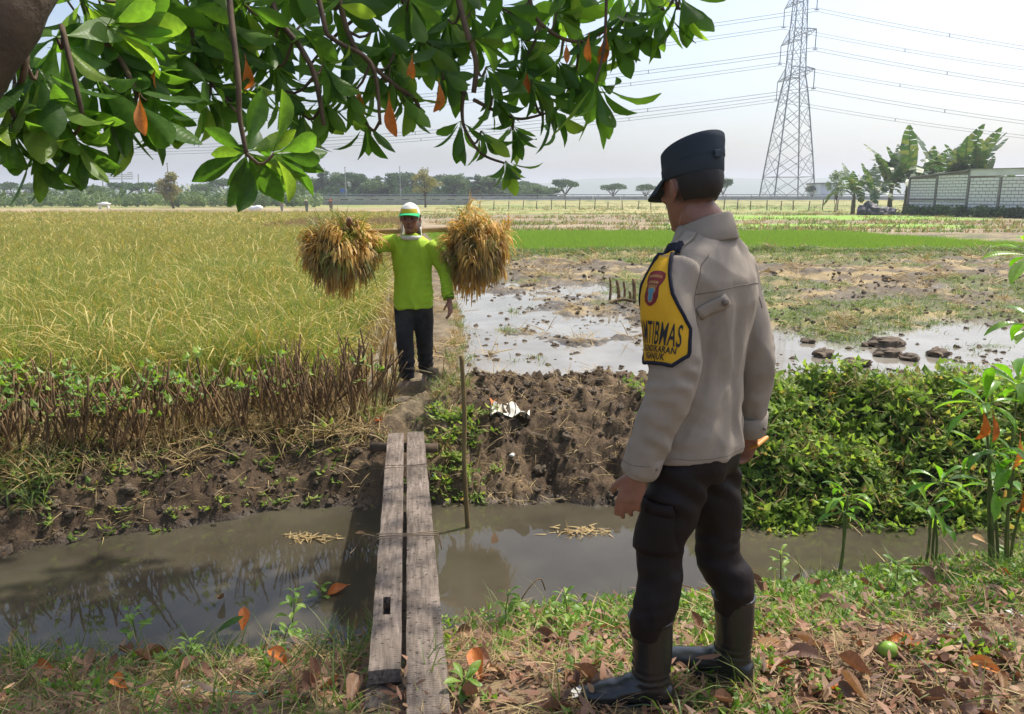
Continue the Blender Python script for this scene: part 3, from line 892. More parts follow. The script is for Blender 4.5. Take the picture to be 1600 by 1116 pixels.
for i in range(len(levels) - 1):
    for k in range(4):
        k2 = (k + 1) % 4
        a, b, c, d = corner(k, i), corner(k2, i), corner(k, i + 1), corner(k2, i + 1)
        r = .075 if i < 6 else .06
        its += [tube([a, d], r, 3), tube([b, c], r, 3)]
        if i in (0,) or i >= 5: its.append(tube([c, d], r, 3))
        if i < 5:
            m = (a + b + c + d) / 4
            its += [tube([(a + c) / 2, (a + m) / 2 + (m - (a + b) / 2) * .0], .05, 3), tube([(b + d) / 2, (b + m) / 2], .05, 3), tube([(a + c) / 2, (c + m) / 2], .05, 3), tube([(b + d) / 2, (d + m) / 2], .05, 3)]
o = part('bracing', join(*its), M_STEEL, t_p); tag(o, kind='stuff')
tips = []
for zi, half in ((29, 10.6), (37.4, 9.9), (45.7, 9.2)):
    its = []
    s = np.interp(zi, [l[0] for l in levels], [l[1] for l in levels])
    for sg in (-1, 1):
        tip = np.array([PX + ad[0] * half * sg, DP + ad[1] * half * sg, zi + .1]); tips.append(tip)
        for sb in (-1, 1):
            for dz in (0, 2.0):
                q = ad * s * sg + bd_ * s * sb
                its.append(tube([(PX + q[0], DP + q[1], zi + dz), tip], .09, 4))
            q = ad * s * sg + bd_ * s * sb
            lo = np.array([PX + q[0], DP + q[1], zi]); hi = lo + (0, 0, 2.0)
            for f in (.25, .5, .75):
                its.append(tube([lo + (tip - lo) * f, hi + (tip - hi) * max(0, f - .25)], .05, 3))
        for f in (.0, .25, .5, .75):
            a = np.array([PX, DP, zi]) + np.array([*(ad * s * sg + bd_ * s), 0]); b = np.array([PX, DP, zi]) + np.array([*(ad * s * sg - bd_ * s), 0])
            its.append(tube([a + (tip - a) * f, b + (tip - b) * min(1, f + .25)], .05, 3))
    part('crossarm', join(*its), M_STEEL, t_p)
M_WIRE = mat_plain('wire', srgb(120, 126, 138), srgb(110, 116, 128), 1, .6, 0)
names = ['lower', 'middle', 'upper']
for i, tip in enumerate(tips):
    side = 'left far' if i % 2 == 0 else 'right near'
    t = thing('power_line', f'twin power cable hung from the {side} tip of the {names[i // 2]} pylon crossarm', 'cable', (tip[0], tip[1], tip[2] - 4.2), 'power cables on the pylon')
    hang = tip - (0, 0, 4.2)
    part('insulator', join(tube([tip, hang], .11, 5), tube([hang + (-.5, 0, 0), hang + (.5, 0, 0)], .13, 5)), M_STEEL, t)
    for sgn, (ex, ey) in ((-1, (-360, 40)), (1, (330, 60))):
        for off in (-.35, .35):
            pts = []
            for k in range(41):
                f = k / 40
                p = hang + np.array([ex * f, ey * f, -11 * 4 * f * (1 - f) - 2 * f]) + np.array([0, 0, off])
                pts.append(p)
            part('cable', tube(pts, .055, 4), M_WIRE, t)
        for f in (.1, .25, .4):
            c = hang + np.array([ex * f, ey * f, -11 * 4 * f * (1 - f) - 2 * f])
            part('spacer', box(c, (.14, .14, .8)), M_STEEL, t)

# ---- block shed
M_BLOCK = mat_plain('pale_block', srgb(246, 244, 240), srgb(214, 210, 204), .7, .9, .25, 14, .01, c3=srgb(236, 233, 228))
M_MORTAR = mat_plain('mortar', srgb(140, 136, 130), srgb(120, 116, 110), 2, .95, .2)
M_ROOF = mat_plain('grey_roof_sheet', srgb(150, 146, 140), srgb(120, 116, 110), 1, .8, .2)
A = np.array([X(1420, 74), 74.0]); B = np.array([X(1512, 68), 68.0]); Cc = np.array([X(1660, 60.5), 60.5])
t_s = thing('block_shed', 'pale concrete block shed with a low sloping roof', 'shed', (*B, ZF))
def wall(a, b, h0, h1, cols, rows_n):
    d = b - a; L = np.linalg.norm(d); d /= L; ang = math.atan2(d[1], d[0]); nrm = np.array([d[1], -d[0]])
    def at(u, z, out=0): return np.array([a[0] + d[0] * u + nrm[0] * out, a[1] + d[1] * u + nrm[1] * out, ZF + z])
    V = np.array([at(0, -.2), at(L, -.2), at(L, h1), at(0, h0), at(0, -.2, -.16), at(L, -.2, -.16), at(L, h1, -.16), at(0, h0, -.16)])
    part('wall', (V, [(0, 1, 2, 3), (5, 4, 7, 6), (0, 4, 5, 1), (3, 2, 6, 7), (0, 3, 7, 4), (1, 5, 6, 2)]), M_MORTAR, t_s)
    bh = min(h0, h1) / rows_n * .98; bw = .62
    bm = newmesh('block', *box((0, 0, 0), (bw - .055, .12, bh - .055)), M_BLOCK)
    hm = newmesh('block', *box((0, 0, 0), (bw / 2 - .055, .12, bh - .055)), M_BLOCK)
    cu = [c * L for c in cols]
    r = 0; z = .02
    while z + bh <= max(h0, h1) - .02:
        for s in range(len(cu) - 1):
            u0, u1 = cu[s] + .11, cu[s + 1] - .11
            u = u0
            if r % 2: 
                w = bw / 2
            else: w = bw
            while u < u1 - .08:
                w2 = min(w, u1 - u)
                hh = h0 + (h1 - h0) * (u + w2 / 2) / L
                if z + bh < hh:
                    if abs(w2 - bw) < .01: me, sc_ = bm, 1
                    elif abs(w2 - bw / 2) < .01: me, sc_ = hm, 1
                    else: me, sc_ = bm, (w2 - .055) / (bw - .055)
                    o = link('block', me, t_s); q = at(u + w2 / 2, z + bh / 2, -.02 + rng.uniform(0, .012))
                    o.location = q - ORG[t_s]; o.rotation_euler = (0, 0, ang); o.scale.x = sc_
                u += w2; w = bw
        z += bh; r += 1
    for c in cu:
        hh = h0 + (h1 - h0) * c / L
        part('pillar', box(at(c, hh / 2 - .1, .0), (.2, .22, hh + .1), ang), M_MORTAR, t_s)
    return at
at1 = wall(A, B, PD(1420, 279, 74)[2] - ZF, PD(1512, 268, 68)[2] - ZF, [0, .48, 1], 13)
at2 = wall(B, Cc, PD(1512, 277, 68)[2] - ZF, PD(1600, 275, 63)[2] - ZF, [0, .36, .72, 1], 12)
L1 = np.linalg.norm(B - A)
part('beam', box(at1(L1 / 2, 1.55, .01), (L1, .2, .16), math.atan2(*(B - A)[::-1])), M_MORTAR, t_s)
h1 = PD(1512, 268, 68)[2] - ZF; h0 = PD(1420, 279, 74)[2] - ZF
V = np.array([at1(-.3, h0 + .02, .3), at1(L1 + .1, h1 + .05, .3), at1(L1 + .1, h1 + .05, -8), at1(-.3, h0 + .02, -8)])
V = np.concatenate([V, V + (0, 0, .09)])
part('roof', (V, [(3, 2, 1, 0), (4, 5, 6, 7), (0, 1, 5, 4), (1, 2, 6, 5), (2, 3, 7, 6), (3, 0, 4, 7)]), M_ROOF, t_s)
L2 = np.linalg.norm(Cc - B); hb = PD(1512, 277, 68)[2] - ZF
part('fascia', box(at2(L2 / 2, hb + .36, .05), (L2, .1, .56), math.atan2(*(Cc - B)[::-1])), mat_plain('white_fascia', srgb(222, 222, 220), srgb(206, 204, 200), 1, .7, 0), t_s)
V = np.array([at2(0, hb + .62, .2), at2(L2, hb + .55, .2), at2(L2, hb + .75, -7), at2(0, hb + .75, -7)]); V = np.concatenate([V, V + (0, 0, .07)])
part('roof', (V, [(3, 2, 1, 0), (4, 5, 6, 7), (0, 1, 5, 4), (1, 2, 6, 5), (2, 3, 7, 6), (3, 0, 4, 7)]), M_ROOF, t_s)
# weeds at the foot of the shed
k = 420
u = rng.uniform(0, 1, k); base = np.where(u[:, None] < .4, A + (B - A) * (u / .4)[:, None], B + (Cc - B) * ((u - .4) / .6)[:, None])
pts = np.stack([base[:, 0] + rng.normal(0, .5, k) - .3, base[:, 1] - rng.uniform(.1, 1.8, k), np.full(k, ZF)], 1)
scatter('shed_weeds', [newmesh('weed_piece', *crown_cards([(0, 0, .25, .35, .35, .3)], 60, .09), M_FOL[0]), newmesh('weed_piece', *crown_cards([(0, 0, .3, .3, .3, .4)], 50, .09), M_FOL[1])], pts, np.stack([0 * u, 0 * u, u * 60], 1), rng.uniform(.6, 1.7, k), label='dark weeds along the foot of the shed wall')
# pale gabled building and tarp heap
p = PD(1298, 300, 175)
t = thing('far_building', 'pale low building beyond the toll road right of the pylon', 'building', (p[0], 178, ZF))
w = 4.0; zt = PD(1292, 288, 178)[2]
part('wall', box((p[0], 180, (zt + ZF) / 2), (w, 8, zt - ZF)), mat_plain('pale_wall', srgb(246, 246, 246), srgb(236, 236, 236), .5, .8, 0), t)
part('roof', box((p[0] + .1, 179.8, zt + .15), (w + .7, 8.6, .3)), M_ROOF, t)
its = []
c = PD(1366, 332, 72.5)
o = part('tarp_heap', (lambda r: (r[0] + r[2] * (n3(r[0], 1.6, 3)[:, None] * .22 + n3(r[0], 4, 4)[:, None] * .22), r[1]))(union([ball((c[0] - .35, 72.5, ZF + .4), (.95, .8, .75)), ball((c[0] + .9, 72.3, ZF + .25), (.9, .7, .5)), ball((c[0] - .5, 72.6, ZF + .85), (.5, .45, .45))], .12, 2)), mat_plain('dark_tarp', srgb(36, 36, 42), srgb(78, 76, 80), 3, .55, .4, 6, .03), None, True)
tag(o, 'dark heap of tarpaulin on the field edge left of the shed', 'tarp heap')
# faint hills on the horizon
def hills():
    xs = np.linspace(-1500, 1800, 90)
    hh = 8 + 46 * fbm(xs * .0022, xs * 0, 4, 77) * sstep(-1400, 200, xs)
    V = np.concatenate([np.stack([xs, np.full(90, 1500.), np.full(90, -1.)], 1), np.stack([xs, 1560 + 0 * xs, hh * .55], 1), np.stack([xs, 1700 + 0 * xs, hh], 1), np.stack([xs, 1900 + 0 * xs, np.full(90, -1.)], 1)])
    i = np.arange(89)
    F = np.concatenate([np.stack([i + r * 90, i + 1 + r * 90, i + 91 + r * 90, i + 90 + r * 90], 1) for r in range(3)])
    o = link('hills', newmesh('hills', V, F, mat_plain('hill', srgb(90, 104, 84), srgb(104, 116, 92), .01, .95, 0), True)); tag(o, 'faint low hills on the horizon', None, None, 'structure')
hills()
# tiny far things in the rice
M_WHITE = mat_plain('white_paint', (.75, .76, .77), (.7, .71, .72), 2, .5, 0)
M_DARK = mat_plain('dark_rubber', (.03, .03, .03), (.04, .04, .04), 4, .6, 0)
c = PD(162, 316, 112); c[2] = ZF
o = part('white_tarp', union([box(c + (0, 0, .75), (1.7, .9, .16)), ball(c + (.1, 0, .72), (.7, .5, .28)), box(c + (-.6, 0, .35), (.2, .5, .7)), box(c + (.6, 0, .35), (.2, .5, .7))], .06, 2)[:2], M_WHITE, None, True); tag(o, 'small white covered heap far off at the left field edge', 'tarp')
c = PD(399, 322, 84); c[2] = ZF
o = part('grain_sack', union([ball(c + (0, 0, .5), (.75, .4, .32)), ball(c + (.3, 0, .6), (.5, .4, .3))], .08, 2)[:2], M_WHITE, None, True); tag(o, 'white sack lying at the far edge of the rice field', 'sack')
for i, (px, sh, hat, lab) in enumerate(((440, srgb(150, 154, 150), srgb(210, 208, 200), 'tiny distant farm worker in grey bending in the rice, left of three'), (479, srgb(120, 128, 120), srgb(196, 186, 160), 'tiny distant farm worker in dull green bending in the rice, middle of three'), (517, srgb(128, 124, 122), srgb(180, 96, 70), 'tiny distant farm worker in a reddish hat bending in the rice, right of three'))):
    D = 80; c = PD(px, 320, D); c[2] = ZF + .3
    t = thing('person', lab, 'person', c)
    m1 = mat_plain('worker_cloth_%d' % i, sh, None, 3, .9, 0)
    part('body', union([loft([(c + (0, 0, 0), .12, .1, 0), (c + (0, 0, .5), .17, .13, 0), (c + (.02, -.1, .8), .22, .16, 0), (c + (.05, -.3, 1.0), .17, .12, 0)], 12), ball(c + (.06, -.42, 1.06), .11), tube([c + (-.2, -.2, .95), c + (-.24, -.35, .6)], .05), tube([c + (.25, -.2, .95), c + (.28, -.4, .6)], .05)], .045, 2)[:2], m1, t, True)
    part('hat', loft([(c + (.06, -.43, 1.10), .24, .24, 0), (c + (.06, -.43, 1.14), .12, .12, 0), (c + (.06, -.43, 1.24), .09, .09, 0)], 12), mat_plain('worker_hat_%d' % i, hat, None, 3, .9, 0), t)
build_haze()
# ------------------------------------------------------------------ materials of the near world
G = srgb
M_RICEG = mat_leaf('rice_blade', [(0, G(110, 130, 54)), (.35, G(136, 149, 68)), (.75, G(164, 163, 84)), (1, G(184, 168, 106))], .48, .6, (1.15, 1.18, .75))
M_RICEP = mat_leaf('rice_panicle', [(0, G(180, 164, 88)), (.5, G(198, 180, 108)), (1, G(168, 156, 80))], .3, .6, (1.2, 1.1, .7))
M_STRAW = mat_leaf('straw', [(0, G(176, 152, 104)), (.5, G(152, 126, 84)), (1, G(200, 178, 128))], .25, .7, (1.1, 1.05, .8))
M_HERB = mat_leaf('herb_leaf', [(0, G(96, 130, 52)), (.5, G(122, 156, 64)), (1, G(156, 180, 84))], .45, .45, (1.4, 1.5, .6))
M_GRASS = mat_leaf('grass_blade', [(0, G(78, 104, 48)), (.6, G(104, 128, 60)), (1, G(150, 150, 84))], .4, .5, (1.3, 1.4, .6))
M_BUSH = mat_leaf('creeper_leaf', [(0, G(98, 124, 58)), (.5, G(130, 156, 74)), (.90, G(172, 190, 98)), (1, G(166, 126, 84))], .52, .55, (1.2, 1.28, .65), spec=.3)
M_DEAD = mat_leaf('dead_leaf', [(0, G(124, 88, 66)), (.3, G(150, 106, 78)), (.6, G(112, 82, 66)), (.85, G(172, 136, 100)), (1, G(92, 70, 58))], .2, .6, (1.2, 1, .7), vein=1)
M_DEADO = mat_leaf('orange_leaf', [(0, G(206, 116, 48)), (.5, G(222, 142, 66)), (1, G(186, 96, 44))], .35, .5, (1.3, 1, .6), vein=1)
M_TAN = mat_leaf('tan_leaf', [(0, G(206, 160, 112)), (1, G(196, 150, 104))], .25, .55, (1.2, 1, .7), vein=1)
M_TREEL = mat_leaf('tree_leaf', [(0, G(72, 106, 48)), (.5, G(94, 132, 58)), (.85, G(118, 154, 68)), (1, G(150, 174, 80))], .62, .42, (1.4, 1.55, .5), vein=1, spec=.45)
M_SAPL = mat_leaf('sapling_leaf', [(0, G(84, 132, 40)), (.6, G(112, 160, 52)), (1, G(148, 184, 70))], .5, .3, (1.4, 1.5, .45), vein=1)
M_TWIG = mat_plain('twig', G(104, 86, 66), G(72, 58, 46), 12, .85, .4, 40, .004)
M_TRUNK = mat_plain('tree_bark', G(96, 82, 68), G(62, 52, 44), 5, .9, .8, 22, .012)
M_DRYTWIG = mat_plain('cut_stem', G(140, 112, 78), G(92, 72, 52), 9, .9, .4, 40, .003, rand='obj')

def leaf_mesh(name, mat, wid=.34, curl=.25, fold=.18, twist=0, seed=0, n=7, tipw=.62):
    """obovate leaf along +Y, length 1"""
    r = np.random.default_rng(seed)
    V = []; p = np.array([0., 0, 0]); ang = .12
    for i in range(n + 1):
        t = i / n
        w = wid * .5 * (math.sin(math.pi * t ** 1.4) ** .8 if 0 < t < 1 else 0) if i else .01
        if i == n: w = .012
        tw = twist * t
        for s in (-1, -.5, 0, .5, 1):
            x = s * w; z = abs(s) * w * fold * 2 + (r.uniform(-.012, .012) if abs(s) == 1 else 0)
            V.append((p[0] + x * math.cos(tw), p[1], p[2] + z + x * math.sin(tw)))
        ang -= curl / n * 2 * (.3 + t)
        p = p + np.array([0, math.cos(ang), math.sin(ang)]) / n
    F = [(i * 5 + k, i * 5 + k + 1, i * 5 + k + 6, i * 5 + k + 5) for i in range(n) for k in range(4)]
    o = len(V)
    V += [(-.012, -.16, -.02), (.012, -.16, -.02), (.012, .02, 0), (-.012, .02, 0)]
    F.append((o, o + 1, o + 2, o + 3))
    return newmesh(name, V, F, mat, True)
TL = [leaf_mesh('leaf', M_TREEL, .36, c, f, t, k) for k, (c, f, t) in enumerate(((.1, .12, .1), (.35, .2, -.2), (.6, .16, .25), (.2, .3, -.1), (.85, .22, .3), (.05, .1, -.3)))]
TLO = [leaf_mesh('leaf', M_DEADO, .34, c, f, t, 20 + k) for k, (c, f, t) in enumerate(((.3, .3, .3), (.7, .4, -.3)))]
SL = [leaf_mesh('leaf', M_SAPL, .27, c, f, t, 30 + k) for k, (c, f, t) in enumerate(((.5, .2, .1), (.9, .25, -.15), (.3, .2, .2), (.7, .15, 0)))]
FL = [leaf_mesh('fallen_leaf', m, .4, c, f, t, 50 + k) for k, (m, c, f, t) in enumerate(((M_DEAD, .5, .5, .4), (M_DEAD, -.4, .7, -.5), (M_DEAD, .9, .3, .7), (M_DEADO, .4, .4, .3), (M_DEAD, .2, .9, .2), (M_TAN, .25, .15, .1), (M_DEAD, -.7, .4, .6)))]

def aim(y, z):
    """matrix whose Y axis is y and Z is near z"""
    y = Vector([float(v) for v in y]).normalized(); z = Vector([float(v) for v in z]); x = y.cross(z)
    if x.length < 1e-4: x = y.orthogonal()
    x.normalize(); z = x.cross(y)
    return Matrix((x, y, z)).transposed()
def leaf_mats(p, axis, n, L, spread=(15, 80), r=random, phase=0):
    """leaf placements of one rosette at p around axis -> list of 4x4"""
    a = Vector([float(v) for v in axis]).normalized(); u = a.orthogonal().normalized(); w = a.cross(u)
    out = []
    for k in range(n):
        ph = phase + k * 2.39996 + r.uniform(-.25, .25)
        el = math.radians(spread[0] + (spread[1] - spread[0]) * (k + .5) / n + r.uniform(-9, 9))
        rad = u * math.cos(ph) + w * math.sin(ph)
        y = a * math.cos(el) + rad * math.sin(el)
        z = a * math.sin(el) - rad * math.cos(el)
        y = y + Vector((0, 0, -.28)); 
        s = L * r.uniform(.72, 1.12)
        M = Matrix.Translation(Vector([float(v) for v in p]) + y.normalized() * .16 * s) @ aim(y, z + Vector((r.uniform(-.3, .3), r.uniform(-.3, .3), r.uniform(0, .3)))).to_4x4() @ Matrix.Scale(s, 4)
        out.append(M)
    return out

# ------------------------------------------------------------------ the overhanging tree
def build_tree():
    base = np.array([-2.35, 1.25, 0.])
    t = thing('tree', 'broad leaved tree at the left whose leafy branches hang over the top of the view', 'tree', base)
    O = Vector(base)
    def w(px, py, D): return PD(px, py, D)
    fork = w(-165, 250, 1.74)
    tv = tube([base, base + (.12, .08, .5), base + (.3, .2, 1.0), fork, w(-96, 130, 1.75), w(-8, 0, 1.78), w(60, -150, 1.9), w(100, -330, 2.1), (-.9, 2.5, 3.4)], [.17, .14, .125, .11, .105, .1, .095, .085, .05], 14, 40, .03)
    V, F = tv
    part('trunk', (V, F), M_TRUNK, t, True)
    limbs = []
    def branch(pts, r0, r1, n=7):
        pts = [np.array(p, float) for p in pts]
        rr = np.linspace(r0, r1, len(pts))
        v = tube(pts, rr, n, len(pts) * 4, .05)
        part('branch', v, M_TWIG, t, True)
        limbs.append(resample(pts, rr, len(pts) * 8)[0])
    hub = np.array([-.9, 2.5, 3.2])
    # limbs spreading over the bank, above the view
    branch([hub, (-.2, 2.9, 3.45), (.6, 3.2, 3.5), (1.5, 3.4, 3.6)], .05, .02)
    branch([hub, (-.6, 1.6, 3.5), (.2, 1.0, 3.7), (1.1, 1.1, 3.7)], .045, .018)
    branch([w(30, -110, 1.85), (-1.9, 2.4, 3.0), (-2.7, 3.1, 3.2)], .05, .02)
    top1 = w(440, -160, 2.7); top2 = w(700, -150, 2.9)
    branch([w(80, -330, 2.1), w(250, -230, 2.4), top1, top2, w(900, -120, 3.0), w(1060, -90, 3.0)], .035, .014)
    # twigs that show, traced where they hang
    tw = [
        ([w(130, -120, 2.1), w(130, 0, 2.15), w(160, 60, 2.15), w(192, 100, 2.15), w(215, 150, 2.1)], .011, .006),
        ([w(350, -200, 2.45), w(357, -20, 2.3), w(372, 120, 2.2), w(374, 180, 2.2), w(385, 240, 2.2)], .010, .006),
        ([top1, w(425, 0, 2.6), w(470, 75, 2.55), w(492, 120, 2.55), w(506, 196, 2.55)], .012, .008),
        ([top2, w(715, -10, 2.85), w(730, 50, 2.8), w(744, 97, 2.8), w(740, 145, 2.8)], .013, .010),
        ([w(560, -150, 2.8), w(634, 8, 2.85), w(665, 65, 2.85), w(697, 114, 2.82), w(727, 148, 2.8)], .012, .009),
        ([w(724, 150, 2.8), w(722, 175, 2.8), w(727, 203, 2.78), w(752, 240, 2.76), w(788, 255, 2.75)], .008, .004),
        ([w(740, 156, 2.8), w(780, 176, 2.85), w(815, 186, 2.85), w(860, 175, 2.85)], .007, .004),
        ([w(500, -150, 2.7), w(540, 40, 2.7), w(573, 93, 2.7), w(618, 134, 2.72), w(650, 158, 2.74), w(659, 197, 2.74)], .010, .007),
        ([w(470, -150, 2.7), w(505, 30, 2.6), w(522, 62, 2.6), w(581, 101, 2.62), w(594, 195, 2.62)], .010, .006),
        ([w(817, -110, 2.95), w(830, 10, 2.9), w(865, 53, 2.9), w(910, 65, 2.88), w(952, 44, 2.86)], .009, .005),
        ([w(60, -160, 1.95), w(45, 0, 1.9), w(38, 110, 1.85), w(22, 145, 1.9)], .010, .006),
        ([w(10, 150, 1.85), w(30, 200, 1.88), w(52, 242, 1.9)], .007, .004),
        ([w(96, 40, 1.95), w(120, 140, 1.9), w(128, 190, 1.92), w(110, 217, 1.95)], .007, .004),
        ([w(950, -120, 2.9), w(945, 60, 2.8), w(930, 130, 2.75)], .007, .004),
        ([w(1040, -100, 2.9), w(1050, -20, 2.8), w(1062, 15, 2.75)], .007, .004),
        ([w(270, -160, 2.5), w(290, 0, 2.5), w(318, 110, 2.45), w(372, 178, 2.4)], .008, .004),
        ([w(640, -150, 2.9), w(600, -20, 2.95), w(520, 60, 3.0), w(470, 120, 3.0)], .009, .005),
    ]
    for pts, a, b in tw: branch(pts, a, b, 6)
    # rosettes: (px, py, depth, leaves, leaf length, axis in view: right, up, away)
    ros = [
        (15, 195, 1.85, 8, .165, (-.2, -.7, .2)), (52, 240, 1.9, 7, .145, (.2, -.8, .1)), (112, 215, 1.95, 7, .16, (.5, -.8, 0)), (25, 140, 1.9, 8, .18, (.1, -.4, .2)), (92, 165, 1.95, 9, .19, (.2, -.5, -.2)),
        (150, 120, 2.05, 9, .23, (.2, -.4, .2)), (200, 150, 2.1, 9, .22, (.5, -.6, .1)), (90, 60, 1.95, 9, .22, (-.2, -.2, .3)), (170, 40, 2.1, 9, .22, (.2, .1, .4)), (60, 110, 1.9, 8, .22, (.0, -.3, .2)),
        (240, 60, 2.35, 9, .21, (.2, -.3, .3)), (240, 150, 2.2, 6, .20, (.4, -.5, .1)), (300, 60, 2.45, 9, .21, (.2, -.4, .1)), (330, 130, 2.45, 8, .19, (.6, -.3, .1)), (290, 10, 2.4, 8, .21, (.1, .2, .3)),
        (385, 238, 2.2, 13, .215, (-.1, -.05, .8)), (428, 240, 2.22, 8, .21, (.55, .0, .6)), (360, 60, 2.5, 8, .20, (-.1, -.2, .3)), (420, 60, 2.6, 9, .19, (.0, -.4, .3)), (400, 130, 2.5, 7, .18, (.0, -.7, .2)),
        (440, 140, 2.6, 8, .18, (.3, -.5, .2)), (470, 40, 2.65, 9, .19, (.2, -.2, .3)), (505, 100, 2.6, 8, .19, (.3, -.4, .2)), (470, 175, 2.6, 6, .17, (.0, -.8, .2)), (540, 60, 2.7, 9, .20, (.1, -.3, .3)),
        (545, 140, 2.7, 8, .18, (.1, -.6, .1)), (572, 192, 2.7, 4, .16, (.1, -1, .0)), (590, 40, 2.75, 9, .20, (.1, -.2, .3)), (610, 105, 2.72, 8, .18, (.3, -.4, .2)), (630, 150, 2.72, 6, .16, (.3, -.6, .2)),
        (655, 60, 2.8, 9, .19, (.2, -.2, .3)), (690, 110, 2.8, 8, .18, (.3, -.3, .3)), (700, 30, 2.85, 9, .20, (.1, -.2, .3)), (742, 60, 2.8, 8, .19, (.3, .0, .3)), (760, 105, 2.8, 9, .19, (.5, -.3, .2)),
        (770, 150, 2.8, 8, .18, (.5, -.5, .1)), (720, 190, 2.8, 4, .17, (-.1, -.7, .2)), (752, 205, 2.78, 5, .16, (.4, -.3, .1)), (790, 252, 2.75, 9, .14, (.3, -.7, .1)), (800, 196, 2.85, 7, .17, (.3, -.6, .2)),
        (815, 60, 2.9, 9, .20, (.3, -.1, .3)), (830, 125, 2.85, 9, .19, (.4, -.3, .2)), (862, 170, 2.85, 8, .18, (.6, -.5, .1)), (870, 95, 2.88, 8, .19, (.3, -.3, .3)), (905, 60, 2.88, 8, .20, (.3, -.3, .2)),
        (932, 130, 2.75, 7, .22, (.2, -.9, .0)), (950, 48, 2.85, 8, .20, (.5, -.5, .1)), (980, 20, 2.85, 7, .20, (.4, -.6, .1)), (1030, 10, 2.8, 6, .20, (.0, -.9, .1)), (1062, -5, 2.75, 7, .21, (.4, -.8, .0)),
        (870, 20, 2.9, 9, .20, (.2, .1, .3)), (780, 10, 2.9, 9, .20, (.2, .0, .3)), (520, 5, 2.7, 9, .20, (.1, .1, .3)), (380, 5, 2.5, 9, .21, (.0, .1, .3)), (220, -10, 2.3, 9, .22, (.0, .1, .3)), (640, -5, 2.8, 9, .20, (0, 0, .3)), (1000, -25, 2.9, 8, .20, (.3, -.3, .1)), (130, 0, 2.1, 8, .22, (0, -.1, .3)),
        (270, 90, 2.4, 8, .2, (.1, -.4, .3)), (345, 30, 2.5, 8, .2, (0, -.3, .3)), (430, 20, 2.6, 8, .2, (0, -.2, .3)), (505, 150, 2.65, 7, .18, (.1, -.5, .2)), (580, 110, 2.75, 8, .19, (.2, -.4, .3)), (620, 75, 2.75, 8, .19, (.1, -.3, .3)), (680, 70, 2.85, 8, .19, (.2, -.3, .3)), (735, 20, 2.9, 8, .2, (.1, -.1, .3)), (805, 100, 2.9, 8, .19, (.3, -.3, .3)), (850, 150, 2.9, 7, .18, (.4, -.4, .2)), (900, 110, 2.9, 8, .19, (.3, -.4, .2)), (150, 60, 2.15, 8, .2, (.2, -.3, .3)), (205, 95, 2.2, 8, .2, (.3, -.4, .2)), (20, 90, 2.0, 8, .19, (0, -.3, .3)), (320, 150, 2.45, 7, .18, (.3, -.5, .2)), (430, 105, 2.6, 8, .18, (.1, -.4, .3)),
        (450, -40, 2.7, 9, .2, (0, -.2, .2)), (560, -45, 2.8, 9, .2, (0, -.2, .2)), (330, -50, 2.5, 9, .2, (0, -.2, .2)), (720, -45, 2.9, 9, .2, (0, -.2, .2)), (900, -40, 2.9, 9, .2, (0, -.2, .2)),
    ]
    r = random.Random(3)
    limbpts = np.concatenate(limbs)
    singles = []; rest = []
    tv = []
    for (px, py, D, n, L, ax) in ros:
        p = w(px, py, D)
        axis = (ax[0], ax[2] + r.uniform(-.15, .15), ax[1] + r.uniform(-.1, .1))
        d = np.linalg.norm(limbpts - p, axis=1); q = limbpts[d.argmin()]
        if d.min() > .015:
            m = (p + q) / 2 + np.array([0, 0, -.03])
            tv.append(tube([q, m, p], [.006, .0045, .004], 5, 6))
        ms = leaf_mats(p, axis, n + 3, L * (.76 if L < .22 else .86), (12, 88), r, r.uniform(0, 6))
        for M in ms:
            (singles if len(singles) < 286 and py > -38 else rest).append(M)
    # a second layer of foliage farther up and away closes the gaps
    for k in range(34):
        px, py = r.uniform(-60, 1000), r.uniform(-130, 60); D = r.uniform(2.9, 3.7)
        if py > 40 - px * .02 and px > 700: continue
        p = w(px, py - 10, D)
        rest += leaf_mats(p, (r.uniform(-.4, .4), r.uniform(-.2, .5), r.uniform(-.7, .2)), 9, .19, (12, 88), r, r.uniform(0, 6))
        tv.append(tube([p, p + np.array([r.uniform(-.1, .1), 0, .16]), p + np.array([r.uniform(-.2, .2), .1, .42])], [.004, .006, .008], 5, 5))
    # the crown overhead, out of view, that shades the bank
    for k in range(1150):
        x, y = (r.uniform(-4.4, 2.3), r.uniform(.2, 5.6)) if k < 760 else (r.uniform(-4.4, 1.0), r.uniform(3.3, 5.6))
        z = 3.1 + .1 * (y - 1) + r.uniform(0, .9)
        if y < 3.25 and (x < 1.15 or y < 2.3): continue
        if fbm(np.array([x * 1.1]), np.array([y * 1.1]), 3, 88)[0] < .40: continue
        if x > 2.1 + .2 * math.sin(y * 3) - .32 * max(0, y - 3.3): continue
        rest += leaf_mats((x, y, z), (r.uniform(-.5, .5), r.uniform(-.5, .5), r.uniform(-.4, 1)), 8, .2, (15, 90), r, r.uniform(0, 6))
        q = np.array([x, y, z])
        tv.append(tube([q, q + np.array([r.uniform(-.2, .2), r.uniform(-.2, .2), .25])], [.004, .008], 4))
    o = part('twig', join(*tv), M_TWIG, t, True); tag(o, kind='stuff')
    for k, M in enumerate(singles):
        o = link('leaf', TL[r.randrange(6)], t); o.matrix_local = Matrix.Translation(-O) @ M
